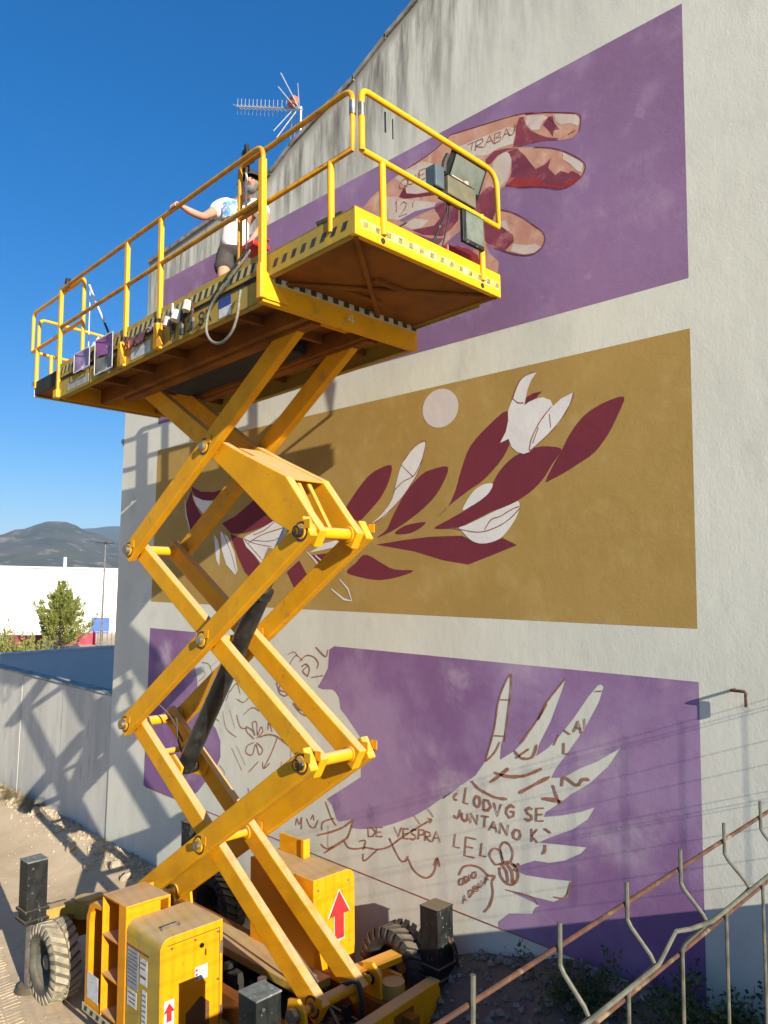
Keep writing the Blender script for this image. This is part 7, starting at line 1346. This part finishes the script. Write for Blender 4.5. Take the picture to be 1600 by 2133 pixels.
for hp, kn in (((1.905, -.395, 6.58), (1.985, -.455, 6.37)), ((2.03, -.255, 6.58), (2.09, -.295, 6.37))):
    p1 = nd(hp, .112, a1); nd(kn, .105, p1)
shorts = skin('shorts', N_, Ed, sh_)
for v in shorts.data.vertices: v.co += v.normal * noise.noise(v.co * 9) * .012
m = MB(); 
for cx_, cy_ in ((2.05, -.53), (2.16, -.35)):
    blob(m, V(cx_ - .03, cy_ + .03, 5.795) - MO, .125, .05, .035, 8, 0)
m.build('shoes', mat('shoe', (.05, .05, .05), (.1, .09, .08), 20, .7), man, smooth='all')
m = MB(); m.tube([V(2.36, -.22, 6.86) - MO, V(2.385, -.30, 6.77) - MO], .044, 12, cap=False); 
# red paint tray the man holds
t = loose('paint_tray', (2.50, -.50, 6.40), 'bright red paint tray held low by the man on the platform', 'tray')
rm_ = mat('tray_red', (.60, .012, .012), (.5, .01, .01), 6, .4)
m = MB(); m.box(-.12, .14, -.08, .10, .0, .010).box(-.12, -.11, -.08, .10, .010, .045).box(.13, .14, -.08, .10, .010, .045).box(-.11, .13, -.08, -.07, .010, .045).box(-.11, .13, .09, .10, .010, .045).box(.14, .24, -.02, .03, .03, .044)
m.build('tray_body', rm_, t, bevel=.008)

# ---------------------------------------------------------------- antenna on the roof
an = empty('tv_antenna', (-8.375, 6.59, 9.658), 'white television aerial with long comb boom on the sloping roof edge', 'antenna')
A = lambda x, z, y=0: ((x + 8.9) * .941, y * .8, (z - 10.0) * .941)
alu = mat('aluminium', (.5, .5, .5), (.38, .38, .38), 20, .35, metal=.35)
m = MB(); m.tube([A(-8.98, 9.9), A(-8.98, 11.62)], .016, 8).tube([A(-9.22, 9.9), A(-8.98, 11.0)], .012, 6); m.build('mast', alu, an)
m = MB(); m.tube([A(-10.75, 12.43), A(-8.95, 11.56)], .013, 6); m.build('boom', alu, an)
for k in range(13):
    t = k / 12.5; x, z = -10.75 + 1.45 * t, 12.43 - .70 * t
    m = MB(); m.tube([A(x + .02, z + .13, -.02), A(x - .03, z - .12, .02)], .005, 5).tube([A(x, z, -.12), A(x, z, .12)], .004, 5); m.build('element', alu, an)
for (xa, za, xb, zb) in ((-9.30, 12.25, -9.02, 11.6), (-9.36, 12.05, -9.08, 11.62), (-9.36, 11.2, -9.10, 11.6), (-9.45, 11.35, -9.2, 11.66)):
    m = MB(); m.tube([A(xa, za, -.2), A(xb, zb)], .009, 6).tube([A(xa, za, .2), A(xb, zb)], .006, 6); m.build('reflector', alu, an)
m = MB(); m.box(-.34, -.2, -.05, .05, 1.63, 1.75); m.build('feed_box', mat('feed_red', (.5, .12, .06), (.4, .1, .05), 5, .5), an)

# ---------------------------------------------------------------- wire mesh fence on the street edge
fe = empty('mesh_fence', (-.315, 2, 2.715), 'rusty wire mesh fence with folded wires close to the camera at lower right', 'fence')
fx = -.315
def ft(y): return 3.940 + .030 * (y - .4)
def zig(y, z):
    pass
folds = (0, .62)
vw = None; y = -1.286; k = 0
pts = [(0, 0, .019), (0, 0, -.008)]
for f in folds:
    pts += [(0, 0, -f - .010), (.003, 0, -f - .015), (.019, 0, -f - .031), (.0225, 0, -f - .0365), (.019, 0, -f - .042), (.003, 0, -f - .060), (0, 0, -f - .066)]
pts += [(0, 0, -1.22)]
m = MB(); m.tube(pts, .0018, 8); vwm = m.build('vertical_wire', M['wire_paint'], fe, smooth=True)
y = -1.288
while y < 5.66:
    o = vwm if k == 0 else vwm.copy()
    if k: C.objects.link(o); o.parent = fe
    o.location = (0, y - 2, ft(y) - 2.715); k += 1; y += .0992
hz = [0.0]; rows = []
for f in folds: rows += [(-f, 0), (-f - .0365, .0225 + .0026), (-f - .072, 0)]
for z_ in (-.28, -.44, -.86, -1.06, -1.22): rows.append((z_, 0))
for z_, dx in rows:
    m = MB(); n_ = 60; ps = []
    for i in range(n_ + 1):
        yy_ = -1.3 + 6.98 * i / n_; ps.append((dx - (.0036 if dx == 0 else 0), yy_ - 2, ft(yy_) + z_ - 2.715))
    if abs(z_ + .0365) < 1e-6:     # one wire of the top fold is bent up between two uprights
        ps = [p for p in ps if not (.59 < p[1] + 2 < .71)] + [(dx, .598 - 2, ft(.6) + z_ - 2.715), (dx + .003, .622 - 2, ft(.62) + z_ + .018 - 2.715), (dx, .655 - 2, ft(.66) + z_ + .008 - 2.715), (dx, .70 - 2, ft(.7) + z_ - 2.715)]
        ps.sort(key=lambda p: p[1])
    m.tube(ps, .0019, 8); m.build('horizontal_wire', M['rust'] if abs(z_ + .0365) > 1e-6 else M['wire_paint'], fe, smooth=True)

# ---------------------------------------------------------------- weeds, stones
weed_m = leaf_mat('weed_leaves', (.06, .10, .025), (.04, .065, .02), (.11, .14, .04))
def weed(x, y, s_, lab, seed, n=54):
    z = gh(x, y); rt = empty('weed', (x, y, z - .02), lab, 'weed'); b_ = MB(); st = MB(); r_ = random.Random(seed)
    for i in range(n):
        d = V(r_.gauss(0, .6), r_.gauss(0, .5), 1); L_ = r_.uniform(.22, .5) * s_; p = V(r_.gauss(0, .22), r_.gauss(0, .14), 0) * s_
        st.tube([p, p + d.normalized() * L_], [.004, .002], 4)
        for j in range(34):
            t = r_.uniform(.2, 1.05); q = p + d.normalized() * L_ * t + V(r_.gauss(0, .03), r_.gauss(0, .03), r_.gauss(0, .03)) * s_
            dd = V(r_.gauss(0, 1), r_.gauss(0, 1), r_.gauss(.4, .6)).normalized(); sd = dd.cross(V(r_.gauss(0, 1), r_.gauss(0, 1), r_.gauss(0, 1))).normalized(); l_ = .04 * s_ * r_.uniform(.6, 1.4)
            b_.add([q, q + dd * l_ * .5 + sd * l_ * .28, q + dd * l_, q + dd * l_ * .5 - sd * l_ * .28], [(0, 1, 2, 3)])
    b_.build('leaves', weed_m, rt, recalc=False); st.build('stems', M['bark'], rt)
weed(-3.2, 5.35, .8, 'green weed tuft under the sloping lower edge of the mural', 1)
weed(-2.73, 4.9, .8, 'green weed clump in the shade left of the fence fold', 2)
weed(-2.2, 5.4, 1.0, 'dark weed clump under the right corner of the mural', 4)
weed(-1.85, 5.15, 1.05, 'dark weed clump nearest the right frame edge', 5)
weed(-2.2, 4.35, .9, 'dark low weeds behind the lowest fence wires', 6)
weed(-1.6, 4.75, 1.0, 'dark weeds in the lower right corner of the frame', 8)
def stone_mesh(seed, name='stone'):
    bm = bmesh.new(); bmesh.ops.create_icosphere(bm, subdivisions=2, radius=1); r_ = random.Random(seed)
    off = Vector((seed * 3.1, 0, 0))
    for v in bm.verts: v.co *= 1 + .45 * noise.noise(v.co * 1.1 + off) + .12 * noise.noise(v.co * 3 + off)
    for v in bm.verts: v.co.z *= .7
    me = bpy.data.meshes.new(name); bm.to_mesh(me); bm.free(); me.materials.append(M['stone']); return me
sms = [stone_mesh(i) for i in range(6)]
r_ = random.Random(11)
spots = [(-10.68, 5.35, 0.11), (-11.39, 5.43, 0.09), (-10.26, 5.3, 0.085), (-12.8, 5.43, 0.08), (-11.95, 5.26, 0.1), (-13.93, 5.47, 0.09), (-9.69, 5.41, 0.1), (-9.22, 5.33, 0.09), (-11.1, 5.15, 0.07), (-14.96, 5.43, 0.1), (-4.05, 4.86, 0.09), (-3.48, 4.39, 0.1), (-4.61, 5.15, 0.07), (-2.82, 4.11, 0.09)]
for i, (x, y, s_) in enumerate(spots):
    o = bpy.data.objects.new('stone', sms[i % 6]); C.objects.link(o); o.location = (x, y, gh(x, y) + s_ * .25); o.scale = (s_, s_ * .8, s_ * .9); o.rotation_euler = (r_.random(), r_.random(), r_.random() * 6)
    if i < 10: tag(o, 'pale loose stone lying along the foot of the concrete wall', 'stone', 'stones along the wall foot')
    else: tag(o, 'grey rubble stone lying on the shaded mound under the mural', 'stone', 'stones on the shaded mound')
m = MB()
def pebble(m, x, y, s_, r_):
    z = gh(x, y); c = V(x, y, z + s_ * .2); vs = []
    for dx, dy, dz in ((1, 0, 0), (-1, 0, 0), (0, 1, 0), (0, -1, 0), (0, 0, 1), (0, 0, -1)):
        vs.append(c + V(dx, dy, dz) * s_ * r_.uniform(.6, 1.3) + V(r_.gauss(0, .1), r_.gauss(0, .1), 0) * s_)
    m.add(vs, [(0, 2, 4), (2, 1, 4), (1, 3, 4), (3, 0, 4), (2, 0, 5), (1, 2, 5), (3, 1, 5), (0, 3, 5)])
for i in range(2200):
    x = r_.uniform(-18, -8.6); y = 5.73 - abs(r_.gauss(0, .24)); pebble(m, x, y, .032 * r_.random() ** 3 + .006, r_)
for i in range(1500):
    x = r_.uniform(-14, -4.5); y = r_.uniform(.5, 5.8); pebble(m, x, y, .014 * r_.random() ** 2 + .004, r_)
tag(m.build('gravel', M['stone'], recalc=False), kind='stuff')
m = MB(); r3 = random.Random(31)
for i in range(70):
    x0_, y0_ = -14.2 - abs(r3.gauss(0, 1.6)), 5.66 - abs(r3.gauss(0, .16)); z0_ = gh(x0_, y0_)
    for j in range(26):
        a_ = r3.uniform(0, 6.28); b0 = V(x0_ + r3.gauss(0, .03), y0_ + r3.gauss(0, .03), z0_); b1 = b0 + V(math.cos(a_) * .09, math.sin(a_) * .09, r3.uniform(.06, .2)); m.add([b0, b0 + V(.008, 0, 0), b1], [(0, 1, 2)])
tag(m.build('dry_grass', mat('dry_grass', (.30, .22, .10), (.22, .17, .07), 9, .8), recalc=False), kind='stuff')
m = MB()
for i in range(3600):
    x = r_.uniform(-5.4, -1.2); y = r_.uniform(3.2, 5.72); pebble(m, x, y, .045 * r_.random() ** 3 + .008, r_)
tag(m.build('rubble', mat('dark_rubble', (.20, .17, .14), (.12, .10, .085), 9, .9, c3=(.36, .35, .33), s3=7, t3=(.55, .7)), recalc=False), kind='stuff')

# ---------------------------------------------------------------- air: even pale haze round the whole scene
m = MB(); m.box(-6050, 6050, -6050, 6050, -3, 345); hz_ = m.build('haze', mat('haze_air', (1, 1, 1)))
hm_ = hz_.data.materials[0]; nt_ = hm_.node_tree; nt_.nodes.clear(); ou = nt_.nodes.new('ShaderNodeOutputMaterial'); pv_ = nt_.nodes.new('ShaderNodeVolumePrincipled')
pv_.inputs['Density'].default_value = .00011; pv_.inputs['Color'].default_value = (.50, .70, 1, 1); nt_.links.new(pv_.outputs[0], ou.inputs['Volume'])
tag(hz_, kind='stuff')
for o in list(C.objects):
    if o.type == 'MESH' and o.name.startswith('Mesh'): pass
print('objects', len(C.objects), 'tris ~', sum(len(o.data.polygons) for o in C.objects if o.type == 'MESH'))
